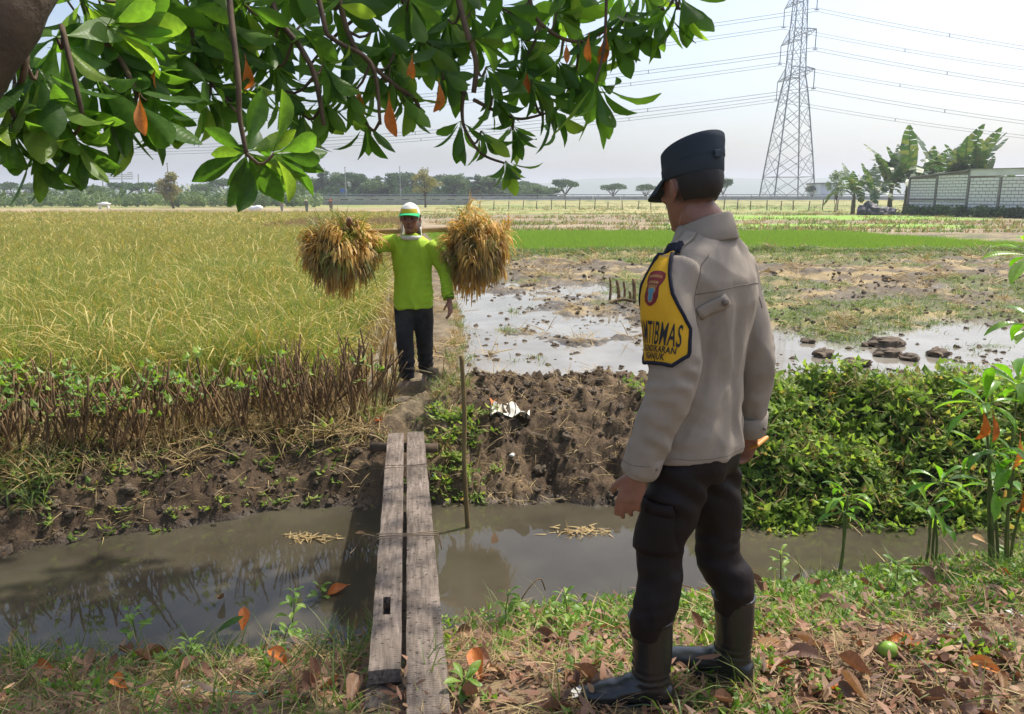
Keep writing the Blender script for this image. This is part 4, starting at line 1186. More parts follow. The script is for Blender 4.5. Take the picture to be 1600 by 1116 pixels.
    # withered leaves
    for px, py, D, L, dz in ((218, 176, 2.0, .14, 0), (384, 115, 2.45, .15, 0), (608, 175, 2.62, .19, 0), (686, 152, 2.74, .16, 0), (644, 112, 2.7, .13, 0), (947, 75, 2.8, .17, 0), (885, 92, 2.85, .10, 0), (560, 160, 2.7, .14, 0), (243, 128, 2.2, .12, 0), (822, 132, 2.82, .12, 0), (920, 80, 2.8, .14, 0)):
        y = (r.uniform(-.15, .15), r.uniform(-.2, .2), -1)
        o = link('leaf', TLO[r.randrange(2)], t); o['label'] = 'withered orange leaf hanging down'
        o.matrix_local = Matrix.Translation(-O) @ Matrix.Translation(Vector(w(px, py - 22, D))) @ aim(y, (r.uniform(-.9, .9), -1, 0)).to_4x4() @ Matrix.Scale(L * .66, 4)
    # joined remainder
    src = []
    for me in TL:
        v = np.zeros(len(me.vertices) * 3); me.vertices.foreach_get('co', v); src.append((v.reshape(-1, 3), np.array([p.vertices[:] for p in me.polygons])))
    items = []
    for M in rest:
        v, f = src[r.randrange(6)]
        A = np.array(M); items.append((v @ A[:3, :3].T + A[:3, 3], f))
    V, F = fjoin(*items)
    o = part('foliage', (V, F), M_TREEL, t, True); tag(o, kind='stuff')
build_tree()

# ------------------------------------------------------------------ rice field
M_RICEF = mat_leaf('rice_front', [(0, G(98, 124, 52)), (.4, G(126, 148, 64)), (.8, G(160, 166, 84)), (1, G(184, 168, 106))], .48, .6, (1.15, 1.2, .72))
def rice_clump(seed, nb, npn, h, wide, mat=None):
    global rng
    keep = rng; rng = np.random.default_rng(seed)
    b = np.concatenate([rng.normal(0, .035, (nb, 2)), np.zeros((nb, 1))], 1)
    d = rdir(nb) * .33 + np.array([0, 0, 1.]); d /= np.linalg.norm(d, axis=1)[:, None]
    v1 = blades(b, d, h * rng.uniform(.65, 1.1, nb), np.full(nb, wide), rng.uniform(.15, .95, nb), 4)
    b2 = np.concatenate([rng.normal(0, .03, (npn, 2)), np.zeros((npn, 1))], 1)
    d2 = rdir(npn) * .28 + np.array([0, 0, 1.]); d2 /= np.linalg.norm(d2, axis=1)[:, None]
    v2 = blades(b2, d2, h * rng.uniform(1.0, 1.2, npn), np.full(npn, wide * 1.3), rng.uniform(.7, 1.6, npn), 5, taper=(.25, .25, .3, .9, 1.3, .5))
    rng = keep
    me = newmesh('rice_piece', *fjoin(v1, v2), mat or M_RICEG)
    me.materials.append(M_RICEP)
    mi = np.zeros(len(me.polygons), np.int32); mi[len(v1[1]):] = 1
    me.polygons.foreach_set('material_index', mi)
    return me
RP_N = [rice_clump(200 + k, 46, 12, .76, .0075, M_RICEF) for k in range(5)]
RP_M = [rice_clump(210 + k, 30, 12, .74, .013) for k in range(4)]
RP_F = [rice_clump(220 + k, 24, 12, .72, .03) for k in range(4)]
def rice_rows(y0, y1, sp, xl, protos, name, label, dens=1.0):
    ys = np.arange(y0, y1, sp); pts = []
    for y in ys:
        xr = xrice(y) - .1
        xs = np.arange(-xl * y, xr, sp)
        pts.append(np.stack([xs + rng.uniform(-.3, .3, len(xs)) * sp, np.full(len(xs), y) + rng.uniform(-.3, .3, len(xs)) * sp, 0 * xs], 1))
    p = np.concatenate(pts)
    p = p[p[:, 1] > yf(p[:, 0]) + 2.25 + .35 * (vnoise(p[:, 0] * 2, p[:, 0] * 0, 5) - .3)]
    # cut patch in the far right corner of the field
    cut = (p[:, 1] > 33) & (p[:, 1] < 54) & (p[:, 0] > -12.5 + (p[:, 1] - 33) * -.06)
    p = p[~(cut & (vnoise(p[:, 0] * .5, p[:, 1] * .2, 3) < .8))]
    p[:, 2] = np.minimum(height(p[:, 0], p[:, 1]), -.1) - .02
    n = len(p)
    a = fbm(p[:, 0] * .35, p[:, 1] * .35, 3, 71); b = fbm(p[:, 0] * .35 + 50, p[:, 1] * .35, 3, 72)
    lean = .25 + 1.1 * sstep(.5, .75, a)
    rot = np.stack([(b - .5) * 2.2 * lean + rng.normal(0, .12, n), (a - .45) * 1.6 * lean + rng.normal(0, .12, n), rng.uniform(0, 6.28, n)], 1)
    return scatter(name, protos, p, rot, rng.uniform(.8, 1.15, n) * (1 - .12 * lean * .5), None, label)
rice_rows(6.8, 15.5, .17, .98, RP_N, 'ripe_rice', 'ripe yellow green rice standing at the front of the field')
rice_rows(15.5, 32, .27, .92, RP_M, 'ripe_rice', 'ripe rice in the middle of the field')
rice_rows(32, 66, .48, .85, RP_F, 'ripe_rice', 'ripe rice at the back of the field')
# fallen fans of straw along the cut edge, and stubble in the wet strip
def straw_tuft(seed, n, L, w, lift):
    global rng
    keep = rng; rng = np.random.default_rng(seed)
    b = np.concatenate([rng.normal(0, .05, (n, 2)), rng.uniform(0, .02, (n, 1))], 1)
    d = rdir(n); d[:, 2] = np.abs(d[:, 2]) * lift + .05; d /= np.linalg.norm(d, axis=1)[:, None]
    v = blades(b, d, L * rng.uniform(.5, 1.1, n), np.full(n, w), rng.uniform(0, .25, n), 3)
    rng = keep
    return newmesh('straw_piece', *v, M_STRAW)
def stub(seed, n, h, sp=.03):
    global rng
    keep = rng; rng = np.random.default_rng(seed)
    b = np.concatenate([rng.normal(0, sp, (n, 2)), np.zeros((n, 1)) - .02], 1)
    d = rdir(n) * .25 + np.array([0, 0, 1.]); d /= np.linalg.norm(d, axis=1)[:, None]
    v = blades(b, d, h * rng.uniform(.6, 1.2, n), np.full(n, .008), rng.uniform(0, .1, n), 1, taper=(1, .9))
    rng = keep
    return newmesh('stubble_piece', *v, M_STRAW)
STUB = [stub(300 + k, 22, .17) for k in range(3)]
pts = []
for y in np.arange(7.4, 34, .2):
    x0, x1 = xrice(y) + .02, xb(y) - .25
    xs = np.arange(x0, x1, .2 if y < 16 else .3); pts.append(np.stack([xs + rng.uniform(-.05, .05, len(xs)), y + rng.uniform(-.05, .05, len(xs)), 0 * xs], 1))
for k in range(900):
    y = rng.uniform(33, 54); pts.append(np.array([[rng.uniform(-13 - (y - 33) * .06, xb(y)), y, 0]]))
pts = np.concatenate(pts); pts[:, 2] = height(pts[:, 0], pts[:, 1])
far_ = pts[:, 1] > 20
scatter('stubble', STUB, pts, np.stack([rng.normal(0, .1, len(pts)), rng.normal(0, .1, len(pts)), rng.uniform(0, 6, len(pts))], 1), np.where(far_, 2.2, 1.0) * rng.uniform(.8, 1.3, len(pts)), label='cut rice stubble standing in the wet strip beside the path')
STR = [straw_tuft(310 + k, 16, .3, .009, .25) for k in range(4)]
n = 2600
yy = np.exp(rng.uniform(math.log(6.6), math.log(34), n)); xx = rng.uniform(-.6, .85, n) * yy
ok = (xx > xb(yy) - 2.2) & (yy > yf(xx) + 1.7)
lv = height(xx, yy); ok &= lv > ZP - .005
dens = fbm(xx * 1.1, yy * 1.5, 3, 81); ok &= dens > .44
ok &= ~((yy > 23.5) & (yy < 36.5))
xx, yy, lv = xx[ok], yy[ok], lv[ok]
scatter('straw_litter', STR, np.stack([xx, yy, lv], 1), np.stack([rng.normal(0, .15, len(xx)), rng.normal(0, .15, len(xx)), rng.uniform(0, 6, len(xx))], 1), rng.uniform(.5, 1.3, len(xx)) * np.where(yy > 16, 1.7, 1), label='loose straw lying on the ploughed mud')
# clods
def clod_mesh(seed, d=3):
    V, F = ball((0, 0, 0), (1, 1, .65), 14, 9)
    nn = n3(V, 1.2, seed)[:, None] * .45 + n3(V, 3.0, seed + 1)[:, None] * .4 + rng.uniform(-.1, .1, (len(V), 1))
    return newmesh('clod', V * (1 + nn), F, M_MUD, False)
M_MUD = mat_plain('clod_mud', G(110, 95, 77), G(84, 71, 57), 2, .85, .5, 9, .02)
CL = [clod_mesh(400 + k) for k in range(5)]
n = 6500
yy = np.exp(rng.uniform(math.log(6.3), math.log(24), n)); xx = rng.uniform(-.5, .85, n) * yy
ok = (xx > xb(yy) + .3) & (yy > yf(xx) + 1.75)
lv = height(xx, yy)
ok &= (lv > ZP - .03 - .05 * (rng.uniform(0, 1, n) < .4)) & (lv < ZP + .2)
cl_d = fbm(xx * 1.5, yy * 1.5, 3, 83); ok &= cl_d > .4
xx, yy, lv = xx[ok], yy[ok], lv[ok]
scatter('mud_clods', CL, np.stack([xx, yy, np.maximum(lv, ZP - .006)], 1), rng.uniform(0, 6, (len(xx), 3)) * np.array([.1, .1, 1]), rng.uniform(.010, .042, len(xx)) * np.where(yy > 15, 1.3, 1), label='small broken mud clods over the ploughed paddy')
n = 4200
xx = rng.uniform(-4.5, 2.2, n); yy = yf(xx) + rng.uniform(.05, 2.2, n)
ok = (np.abs(xx - xb(yy)) > .25) & ~((xx > 1.9))
xx, yy = xx[ok], yy[ok]; lv = height(xx, yy)
scatter('bank_crumbs', CL, np.stack([xx, yy, lv], 1), rng.uniform(0, 6, (len(xx), 3)) * np.array([.1, .1, 1]), rng.gamma(2, .006, len(xx)) + .004, label='crumbled dark mud on the far ditch bank')
# prominent clods in the water
for i, (px, py, s, lab) in enumerate(((1385, 541, .17, 'largest rounded mud clod standing in the water near the right edge'), (1284, 557, .12, 'dark mud clod in the water left of the largest rounded one'), (1265, 536, .08, 'small dark clod at the left end of the right hand pool'), (1352, 541, .06, 'tiny clod just left of the largest rounded clod'), (1420, 562, .10, 'low mud clod in front and right of the largest rounded one'), (1388, 556, .13, 'flat mud clod directly in front of the largest rounded one'), (1462, 556, .12, 'mud clod at the left tip of the long mud spit in the pool'), (1345, 572, .12, 'low crumbled clod at the near side of the right hand pool'))):
    p = P(px, py, ZP); o = link('mud_clod', CL[i % 5]); o.location = (p[0], p[1], ZP + s * .25); o.scale = (s * 1.2, s * .9, s * .75); o.rotation_euler.z = i * 1.3
    tag(o, lab, 'mud clod', 'mud clods in the right hand pool')

# green seedlings and grass tufts
def tuft(seed, n, h, w, bend=(.2, .9), mat=None, sp=.03, lean=.4):
    global rng
    keep = rng; rng = np.random.default_rng(seed)
    b = np.concatenate([rng.normal(0, sp, (n, 2)), np.zeros((n, 1)) - .01], 1)
    d = rdir(n) * lean + np.array([0, 0, 1.]); d /= np.linalg.norm(d, axis=1)[:, None]
    v = blades(b, d, h * rng.uniform(.5, 1.15, n), np.full(n, w), rng.uniform(*bend, n), 4)
    rng = keep
    return newmesh('grass_piece', *v, mat or M_GRASS)
M_SEED = mat_leaf('seedling', [(0, G(134, 166, 58)), (1, G(156, 186, 76))], .4, .6, (1.15, 1.15, .7))
n = 15000
yy = rng.uniform(23.9, 36.6, n); xx = rng.uniform(-4, 19, n)
ok = (xx > xb(yy) + .6) & (xx + (yy - 30) * .3 < 16.6 + rng.normal(0, .6, n))
xx, yy = xx[ok], yy[ok]; lv = height(xx, yy)
scatter('rice_seedlings', [tuft(500 + k, 26, .2, .016, (.05, .3), M_SEED, .16, .2) for k in range(3)], np.stack([xx, yy, lv], 1), np.stack([0 * xx, 0 * xx, rng.uniform(0, 6, len(xx))], 1), rng.uniform(.8, 1.3, len(xx)), label='bright green rice seedlings in the nursery plot')
# weeds at the front edge of the nursery and in green patches of the mud
xs, ysl = [], []
for k in range(2600):
    x = rng.uniform(-2, 22); y = 23.2 + rng.normal(0, .5); xs.append(x); ysl.append(y)
for k in range(9000):
    y = math.exp(rng.uniform(math.log(7.2), math.log(22))); x = rng.uniform(-.1, .85) * y
    if x > xb(y) + .5 and y > yf(np.array([x]))[0] + 2 and ((fbm(np.array([x * .5]), np.array([y * .5 + 9]), 4, 61)[0] > .56 and x > 2) or fbm(np.array([x * 1.2]), np.array([y * 1.2]), 3, 62)[0] > .68): xs.append(x); ysl.append(y)
xs = np.array(xs); ysl = np.array(ysl); lv = height(xs, ysl)
ok = lv > ZP - .04; xs, ysl, lv = xs[ok], ysl[ok], lv[ok]
scatter('paddy_weeds', [tuft(510 + k, 14, .13, .008, (.3, 1.2), M_GRASS, .06, .8) for k in range(3)], np.stack([xs, ysl, lv], 1), np.stack([0 * xs, 0 * xs, rng.uniform(0, 6, len(xs))], 1), rng.uniform(.6, 1.3, len(xs)) * np.where(ysl > 20, 1.6, 1), label='short grass and weeds greening the ploughed mud')
# far grass
n = 9000
yy = np.exp(rng.uniform(math.log(38), math.log(150), n)); xx = rng.uniform(-.8, .9, n) * yy
ok = (xx > xb(yy) + 1); g = fbm(xx * .08, yy * .35, 3, 67); ok &= (g > .5)
xx, yy = xx[ok], yy[ok]
scatter('far_grass', [tuft(520, 16, .3, .04, (.2, .8), M_GRASS, .25, .6), tuft(521, 16, .25, .04, (.2, .8), M_STRAW, .25, .6)], np.stack([xx, yy, height(xx, yy)], 1), np.stack([0 * xx, 0 * xx, rng.uniform(0, 6, len(xx))], 1), rng.uniform(.6, 1.4, len(xx)), label='rough grass on the far fields')
# path edge dry grass
n = 420
yy = rng.uniform(5.3, 12, n); sd = rng.choice([-1, 1], n); xx = xb(yy) + sd * rng.uniform(.16, .42, n)
scatter('path_grass', [tuft(530, 16, .16, .006, (.3, 1.3), M_STRAW, .03, .7), tuft(531, 16, .18, .006, (.3, 1.1), M_GRASS, .03, .6)], np.stack([xx, yy, height(xx, yy)], 1), np.stack([0 * xx, 0 * xx, rng.uniform(0, 6, n)], 1), rng.uniform(.5, 1.3, n), idx=(rng.uniform(0, 1, n) > .68).astype(int), label='dry grass fringing the path')

# ------------------------------------------------------------------ creeper mound on the right bank
def mound(x, y):
    c = 5.25 + .03 * (x - 3); d = (y - c) / (.82 + .08 * np.sin(x * 2.1))
    k = sstep(1.25, 1.75, x) 
    return np.where(np.abs(d) < 1, (1 - np.abs(d) ** 2.4), 0) * (.34 + .30 * (fbm(x * 1.7, y * 1.7, 4, 91) - .5) * 2) * k * (1 - .35 * sstep(4.2, 6.5, x))
def sprig(seed, n, s):
    r = np.random.default_rng(seed)
    V = []; F = []
    for k in range(n):
        a = k * 2.4 + r.uniform(-.4, .4); el = r.uniform(-.1, .7)
        base = np.array([r.normal(0, .3), r.normal(0, .3), r.uniform(-.25, .35)]) * s * 1.3
        y = np.array([math.cos(a) * math.cos(el), math.sin(a) * math.cos(el), math.sin(el)]); x = np.array([-math.sin(a), math.cos(a), 0]); z = np.cross(x, y)
        L = s * r.uniform(.6, 1.15); o = len(V); W = L * .3
        V += [base, base + y * L * .45 - x * W + z * .1 * L, base + y * L * .5 - z * .04 * L, base + y * L * .45 + x * W + z * .1 * L, base + y * L - z * .18 * L]
        F += [(o, o + 1, o + 2), (o, o + 2, o + 3), (o + 1, o + 4, o + 2), (o + 2, o + 4, o + 3)]
    return V, F
BSP = [newmesh('creeper_piece', *sprig(600 + k, 8, .068), M_BUSH) for k in range(4)]
pts, rots, scl = [], [], []
n = 9000
x = rng.uniform(1.2, 7.4, n); y = rng.uniform(4.3, 6.25, n)
m = mound(x, y); ok = m > .02
x, y, m = x[ok], y[ok], m[ok]
g0 = height(x, y)
e = .03
nx = -(mound(x + e, y) - m) / e; ny = -(mound(x, y + e) - m) / e
z = g0 + m * rng.uniform(.6, 1.08, len(x)) + rng.gamma(1.2, .028, len(x)) - .03
rot = np.stack([-np.arctan(np.clip(ny, -2, 2)) * .7 + rng.normal(0, .3, len(x)), np.arctan(np.clip(nx, -2, 2)) * .7 + rng.normal(0, .3, len(x)), rng.uniform(0, 6.28, len(x))], 1)
# rotation order XYZ: spin first is wanted, so keep tilt small and random
o = scatter('leafy_creeper', BSP, np.stack([x, y, z], 1), rot, rng.uniform(.6, 1.25, len(x)), label='dense green creeper mounded over the right hand bank of the ditch')
# trailing stems on the water side and inner dark earth
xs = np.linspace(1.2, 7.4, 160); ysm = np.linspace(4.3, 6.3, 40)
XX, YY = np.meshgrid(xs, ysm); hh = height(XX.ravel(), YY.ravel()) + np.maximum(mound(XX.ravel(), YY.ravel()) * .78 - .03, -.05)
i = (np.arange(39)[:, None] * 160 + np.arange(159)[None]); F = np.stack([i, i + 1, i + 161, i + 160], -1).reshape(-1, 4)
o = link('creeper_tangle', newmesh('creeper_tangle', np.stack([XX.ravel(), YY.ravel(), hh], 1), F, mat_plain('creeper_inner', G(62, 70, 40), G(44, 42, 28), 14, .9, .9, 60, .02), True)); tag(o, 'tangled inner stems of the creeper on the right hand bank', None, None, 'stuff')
# creeper also trails along the mud bank edges
n = 520
xx = np.concatenate([rng.normal(-.45, .14, 160), rng.uniform(.95, 1.7, 220), rng.uniform(-4, -1.2, 140)]); yy = yf(xx) + np.concatenate([rng.uniform(.15, .9, 160), rng.uniform(.1, 1.6, 220), rng.uniform(.1, .8, 140)])
scatter('bank_weeds', BSP, np.stack([xx, yy, height(xx, yy) + .02], 1), np.stack([rng.normal(0, .3, n), rng.normal(0, .3, n), rng.uniform(0, 6, n)], 1), rng.uniform(.4, .95, n), label='small leafy weeds on the muddy ditch bank')

# ------------------------------------------------------------------ cut shrubs on the left bank
def cut_shrub(x, y, nst, hh, lab, seed, leafy, spread=.55):
    r = np.random.default_rng(seed)
    z0 = float(height(np.array([x]), np.array([y]))[0])
    t = thing('cut_shrub', lab, 'shrub', (x, y, z0 - .04), 'cut back shrubs along the left bank')
    tips = []
    for k in range(nst):
        a = r.uniform(0, 6.28); q = r.uniform(0, .09)
        b = np.array([math.cos(a) * q * 1.6, math.sin(a) * q, 0])
        ln = np.array([r.normal(0, spread) * .5, r.normal(0, spread) * .3, 1]); L = hh * r.uniform(.65, 1.15)
        m = b + ln * L * .5 + r.normal(0, .018, 3); e = b + ln * L + r.normal(0, .02, 3)
        rad = r.uniform(.004, .0095)
        v = [tube([b, (b + m) / 2 + r.normal(0, .006, 3), m, (m + e) / 2 + r.normal(0, .008, 3), e], [rad * 1.3, rad * 1.1, rad, rad * .9, rad * .75], 6)]
        if r.uniform() < .55:
            e2 = m + np.array([r.normal(0, .07), r.normal(0, .05), r.uniform(.08, .22)])
            v.append(tube([m, (m + e2) / 2 + r.normal(0, .01, 3), e2], [rad * .75, rad * .65, rad * .5], 5)); tips.append(e2)
        tips.append(e)
        part('stem', join(*v), M_DRYTWIG, t, True, False)
    its = []
    for e in tips:
        if r.uniform() < leafy:
            V, F = sprig(int(r.integers(1e6)), int(r.integers(3, 8)), r.uniform(.05, .085)); its.append((np.array(V) + e, F))
    if its:
        o = part('foliage', join(*its), M_HERB, t, False, False); tag(o, kind='stuff')
    # dry litter caught at the foot
    nb = 20; b = r.normal(0, .07, (nb, 3)) * np.array([1.4, 1, 0]) + (0, 0, .05)
    d = r.normal(0, 1, (nb, 3)); d[:, 2] = np.abs(d[:, 2]) * .5; d /= np.linalg.norm(d, axis=1)[:, None]
    o = part('dry_grass', blades(b, d, r.uniform(.12, .35, nb), np.full(nb, .006), r.uniform(.2, .9, nb), 3), M_STRAW, t, False, False); tag(o, kind='stuff')
k = 0
ORD = 'first second third fourth fifth sixth seventh eighth ninth tenth eleventh twelfth thirteenth fourteenth fifteenth sixteenth seventeenth eighteenth nineteenth twentieth twenty-first'.split()
for row, (off, n0) in enumerate(((.82, 21), (1.15, 20), (1.5, 19))):
    for i in range(n0):
        px = -60 + (i + .5 * (row % 2)) * 660 / n0 + random.uniform(-12, 12)
        x = (px - 800) / FPX * (5.6 + .4 * row); y = float(yf(np.array([x]))[0]) + off + random.uniform(-.1, .1)
        lf = .26 if px < 330 else (.14 if px < 430 else .04)
        if px > 560 and row == 0: continue
        where = 'far left' if px < 150 else 'left' if px < 330 else 'middle' if px < 450 else 'right'
        lab = f'{"sprouting" if lf > .1 else "bare brown"} cut shrub, {ORD[i]} from the left in the {["front", "middle", "back"][row]} row of the left bank'
        cut_shrub(x, y, random.randint(8, 13), random.uniform(.34, .52) * (1.1 if px > 430 else 1), lab, 700 + k, lf); k += 1
# tangled grass below the shrubs
n = 900
xx = rng.uniform(-4.6, -1.05, n); yy = yf(xx) + rng.uniform(.55, 1.9, n)
scatter('bank_litter', [straw_tuft(330 + j, 14, .26, .006, .8) for j in range(3)] + [tuft(335, 12, .22, .006, (.4, 1.3), M_GRASS, .04, .9)], np.stack([xx, yy, height(xx, yy)], 1), np.stack([rng.normal(0, .2, n), rng.normal(0, .2, n), rng.uniform(0, 6, n)], 1), rng.uniform(.6, 1.2, n), idx=rng.choice([0, 1, 2, 3], n, p=[.3, .3, .28, .12]), label='dry tangled grass and litter between the cut shrubs')
# green grassy patch at far left bank
n = 90; xx = rng.uniform(-4.2, -2.9, n); yy = yf(xx) + rng.uniform(.3, .9, n)
scatter('bank_grass', [tuft(541 + j, 22, .24, .008, (.5, 1.4), M_GRASS, .05, .8) for j in range(2)], np.stack([xx, yy, height(xx, yy)], 1), np.stack([0 * xx, 0 * xx, rng.uniform(0, 6, n)], 1), rng.uniform(.6, 1.2, n), label='green grass tufts on the bank at the far left')

n = 900; xx = rng.uniform(1.4, 6.8, n); yy = rng.uniform(4.4, 6.0, n); mm = mound(xx, yy); ok = mm > .04; xx, yy, mm = xx[ok], yy[ok], mm[ok]
scatter('creeper_stems', [straw_tuft(340 + j, 6, .22, .005, 1.2) for j in range(3)], np.stack([xx, yy, height(xx, yy) + mm * .95], 1), np.stack([0 * xx, 0 * xx, rng.uniform(0, 6, len(xx))], 1), rng.uniform(.5, 1.1, len(xx)), label='dry stems poking out of the creeper mound')
n = 900; xx = np.concatenate([rng.uniform(-4.6, -.9, 450), rng.uniform(-.5, 1.9, 450)]); yy = yf(xx) + rng.uniform(.1, 1.9, n)
ok = np.abs(xx - xb(yy)) > .1; xx, yy = xx[ok], yy[ok]
scatter('bank_roots', [straw_tuft(350 + j, 5, .17, .0045, .3) for j in range(3)], np.stack([xx, yy, height(xx, yy) + .005], 1), np.stack([rng.normal(0, .2, len(xx)), rng.normal(0, .2, len(xx)), rng.uniform(0, 6, len(xx))], 1), rng.uniform(.5, 1.2, len(xx)), label='roots and straw bits on the muddy ditch bank')
# ------------------------------------------------------------------ people
def mat_cloth(name, c1, rough=.85, weave=900, fold=.25, spec=.2, tint=None, stain=None):
    if name in MATS: return MATS[name]
    t = NT(name)
    vec = t.coord('Object')
    n = t.noise(vec, 7, 5)
    c = t.ramp(n, [(.3, tuple(v * .86 for v in c1)), (.7, tuple(min(1, v * 1.12) for v in c1))])
    if stain: c = t.mix(t.ramp(t.noise(vec, 3.5, 5), [(.5, (0, 0, 0)), (.68, (1, 1, 1))]), c, stain)
    t.l(c, t.b.inputs['Base Color'])
    t.b.inputs['Roughness'].default_value = rough; t.b.inputs['Specular IOR Level'].default_value = spec
    b = t.bump(t.noise(vec, weave, 2), .12, .001)
    b = t.bump(t.noise(t.coord('Object', (1, 1, .45)), 22, 4), fold, .012, b)
    t.l(b, t.b.inputs['Normal'])
    MATS[name] = t.m; return t.m
def mat_skin(name, c):
    t = NT(name)
    a = t.n('VertexColor', layer_name='col'); vec = t.coord('Object')
    k = t.mix(1.0, a.outputs[0], t.ramp(t.noise(vec, 40, 4), [(.3, (.88, .86, .85)), (.7, (1.1, 1.08, 1.06))]), 'MULTIPLY')
    t.l(k, t.b.inputs['Base Color']); t.b.inputs['Roughness'].default_value = .5
    t.b.inputs['Subsurface Weight'].default_value = .08; t.b.inputs['Subsurface Radius'].default_value = (.01, .004, .002)
    t.l(t.bump(t.noise(vec, 220, 3), .15, .001), t.b.inputs['Normal'])
    return t.m
def nrm(v): v = np.array(v, float); return v / np.linalg.norm(v)
def hand(wr, d, n, t, s=1.0, curl=.5, thumb_in=.3, curls=None):
    """closed meshes of one hand: wr wrist, d along the fingers, n palm normal, t towards the thumb"""
    d, n, t = nrm(d), nrm(n), nrm(t)
    out = [loft([(wr - d * .03 * s, t * .026 * s, n * .021 * s), (wr, t * .027 * s, n * .02 * s), (wr + d * .03 * s, t * .036 * s, n * .018 * s), (wr + d * .065 * s, t * .042 * s, n * .015 * s), (wr + d * .098 * s, t * .041 * s, n * .013 * s), (wr + d * .106 * s, t * .036 * s, n * .009 * s)], 16)]
    for k, (o, L) in enumerate(((.030, .074), (.0105, .083), (-.010, .077), (-.029, .060))):
        c = (curls[k] if curls else curl * (1 + .12 * k))
        p = wr + d * (.088 - .004 * abs(k - 1)) * s + t * o * s
        pts = [p]; a = .12
        for seg, f in enumerate((.3, .4, .32, .26)):
            dr = d * math.cos(a) + n * math.sin(a) + t * (o * 1.2)
            p = p + nrm(dr) * L * f * s; pts.append(p); a += c * (.5, .9, .7, 0)[seg]
        out.append(tube(pts, np.array([.0098, .0094, .0088, .0082, .0062]) * s, 9, 12))
    p = wr + d * .022 * s + t * .022 * s; pts = [p]
    dr = nrm(d * .62 + t * .75 + n * .25)
    for L, mixd in ((.036, 0), (.034, thumb_in), (.027, thumb_in * 1.5)):
        dr = nrm(dr + d * mixd + n * mixd * .5 - t * mixd * .4); p = p + dr * L * s; pts.append(p)
    out.append(tube(pts, np.array([.016, .0125, .0105, .008]) * s, 10, 12))
    return out
def head_items():
    it = [ball((0, -.014, .032), (.0755, .097, .088), 28, 20),
          loft([((0, .018, .05), .070, .074, 0), ((0, .020, .0), .0685, .074, 0), ((0, .026, -.04), .060, .066, 0), ((0, .036, -.072), .051, .055, 0), ((0, .048, -.098), .037, .042, 0), ((0, .058, -.114), .02, .022, 0)], 28),
          tube([(0, .088, .018), (0, .101, -.008), (0, .110, -.028), (0, .096, -.036)], [.008, .010, .013, .009], 10, 12),
          ball((.011, .098, -.03), (.009, .011, .008), 10, 8), ball((-.011, .098, -.03), (.009, .011, .008), 10, 8),
          ball((0, .076, .026), (.052, .020, .011), 16, 10),
          ball((0, .089, -.060), (.023, .012, .0062), 14, 8), ball((0, .088, -.070), (.020, .012, .0068), 14, 8), ball((0, .082, -.100), (.021, .018, .015), 14, 10),
          ball((.046, .062, -.012), (.02, .022, .016), 14, 8), ball((-.046, .062, -.012), (.02, .022, .016), 14, 8)]
    for s in (-1, 1):
        rim = [(s * .078, .004 + .0 * s, -.034), (s * .083, -.010, -.026), (s * .090, -.024, -.004), (s * .093, -.026, .018), (s * .089, -.014, .031), (s * .081, .000, .026), (s * .077, .004, .012)]
        it.append(tube(rim, [.006, .0055, .0052, .0055, .0055, .005, .005], 8, 22))
        it.append(ball((s * .079, -.010, .002), (.0075, .017, .028), 12, 10))
    return it
def place(V, yaw=0, pitch=0, roll=0, off=(0, 0, 0)):
    M = np.array(Matrix.Rotation(yaw, 3, 'Z') @ Matrix.Rotation(pitch, 3, 'X') @ Matrix.Rotation(roll, 3, 'Y'))
    return np.asarray(V, float) @ M.T + np.array(off, float)
class Person:
    def __init__(s, root, pos, th):
        s.root, s.pos, s.c, s.s = root, np.array(pos, float), math.cos(th), math.sin(th)
    def w(s, V):
        V = np.asarray(V, float); return np.stack([V[:, 0] * s.c - V[:, 1] * s.s, V[:, 0] * s.s + V[:, 1] * s.c, V[:, 2]], 1) + s.pos
    def loc(s, p):
        q = np.array(p, float) - s.pos; return np.array([q[0] * s.c + q[1] * s.s, -q[0] * s.s + q[1] * s.c, q[2]])
    def add(s, name, V, F, mat, smooth=True, parent=None):
        return part(name, (s.w(V), F), mat, parent or s.root, smooth)
def bvh(V, F): return BVHTree.FromPolygons([Vector(v) for v in V], F)
def cast(tree, o, d):
    h = tree.ray_cast(Vector([float(v) for v in o]), Vector([float(v) for v in d]))
    return (np.array(h[0]), np.array(h[1])) if h[0] is not None else (None, None)
def seam(tree, pts, d, r=.002, off=.001, n=40):
    """thin stitched ridge draped on a garment: pts are ray origins"""
    q, _ = resample(np.array(pts, float), np.zeros(len(pts)), n)
    out = []
    for p in q:
        h, nn = cast(tree, p, d if not callable(d) else d(p))
        if h is not None: out.append(h + nn * off)
    return tube(out, r, 6)
def grid_faces(nu, nv):
    return [(i * nv + j, (i + 1) * nv + j, (i + 1) * nv + j + 1, i * nv + j + 1) for i in range(nu - 1) for j in range(nv - 1)]
def thick(V, N, F, nu, nv, th):
    """closed shell from a draped grid"""
    n = len(V); V2 = np.concatenate([V + N * th, V]); F2 = list(F) + [tuple(i + n for i in reversed(f)) for f in F]
    rim = [i * nv for i in range(nu)] + [(nu - 1) * nv + j for j in range(1, nv)] + [i * nv + nv - 1 for i in range(nu - 2, -1, -1)] + [j for j in range(nv - 2, 0, -1)]
    for a, b in zip(rim, rim[1:] + rim[:1]): F2.append((b, a, a + n, b + n))
    return V2, F2
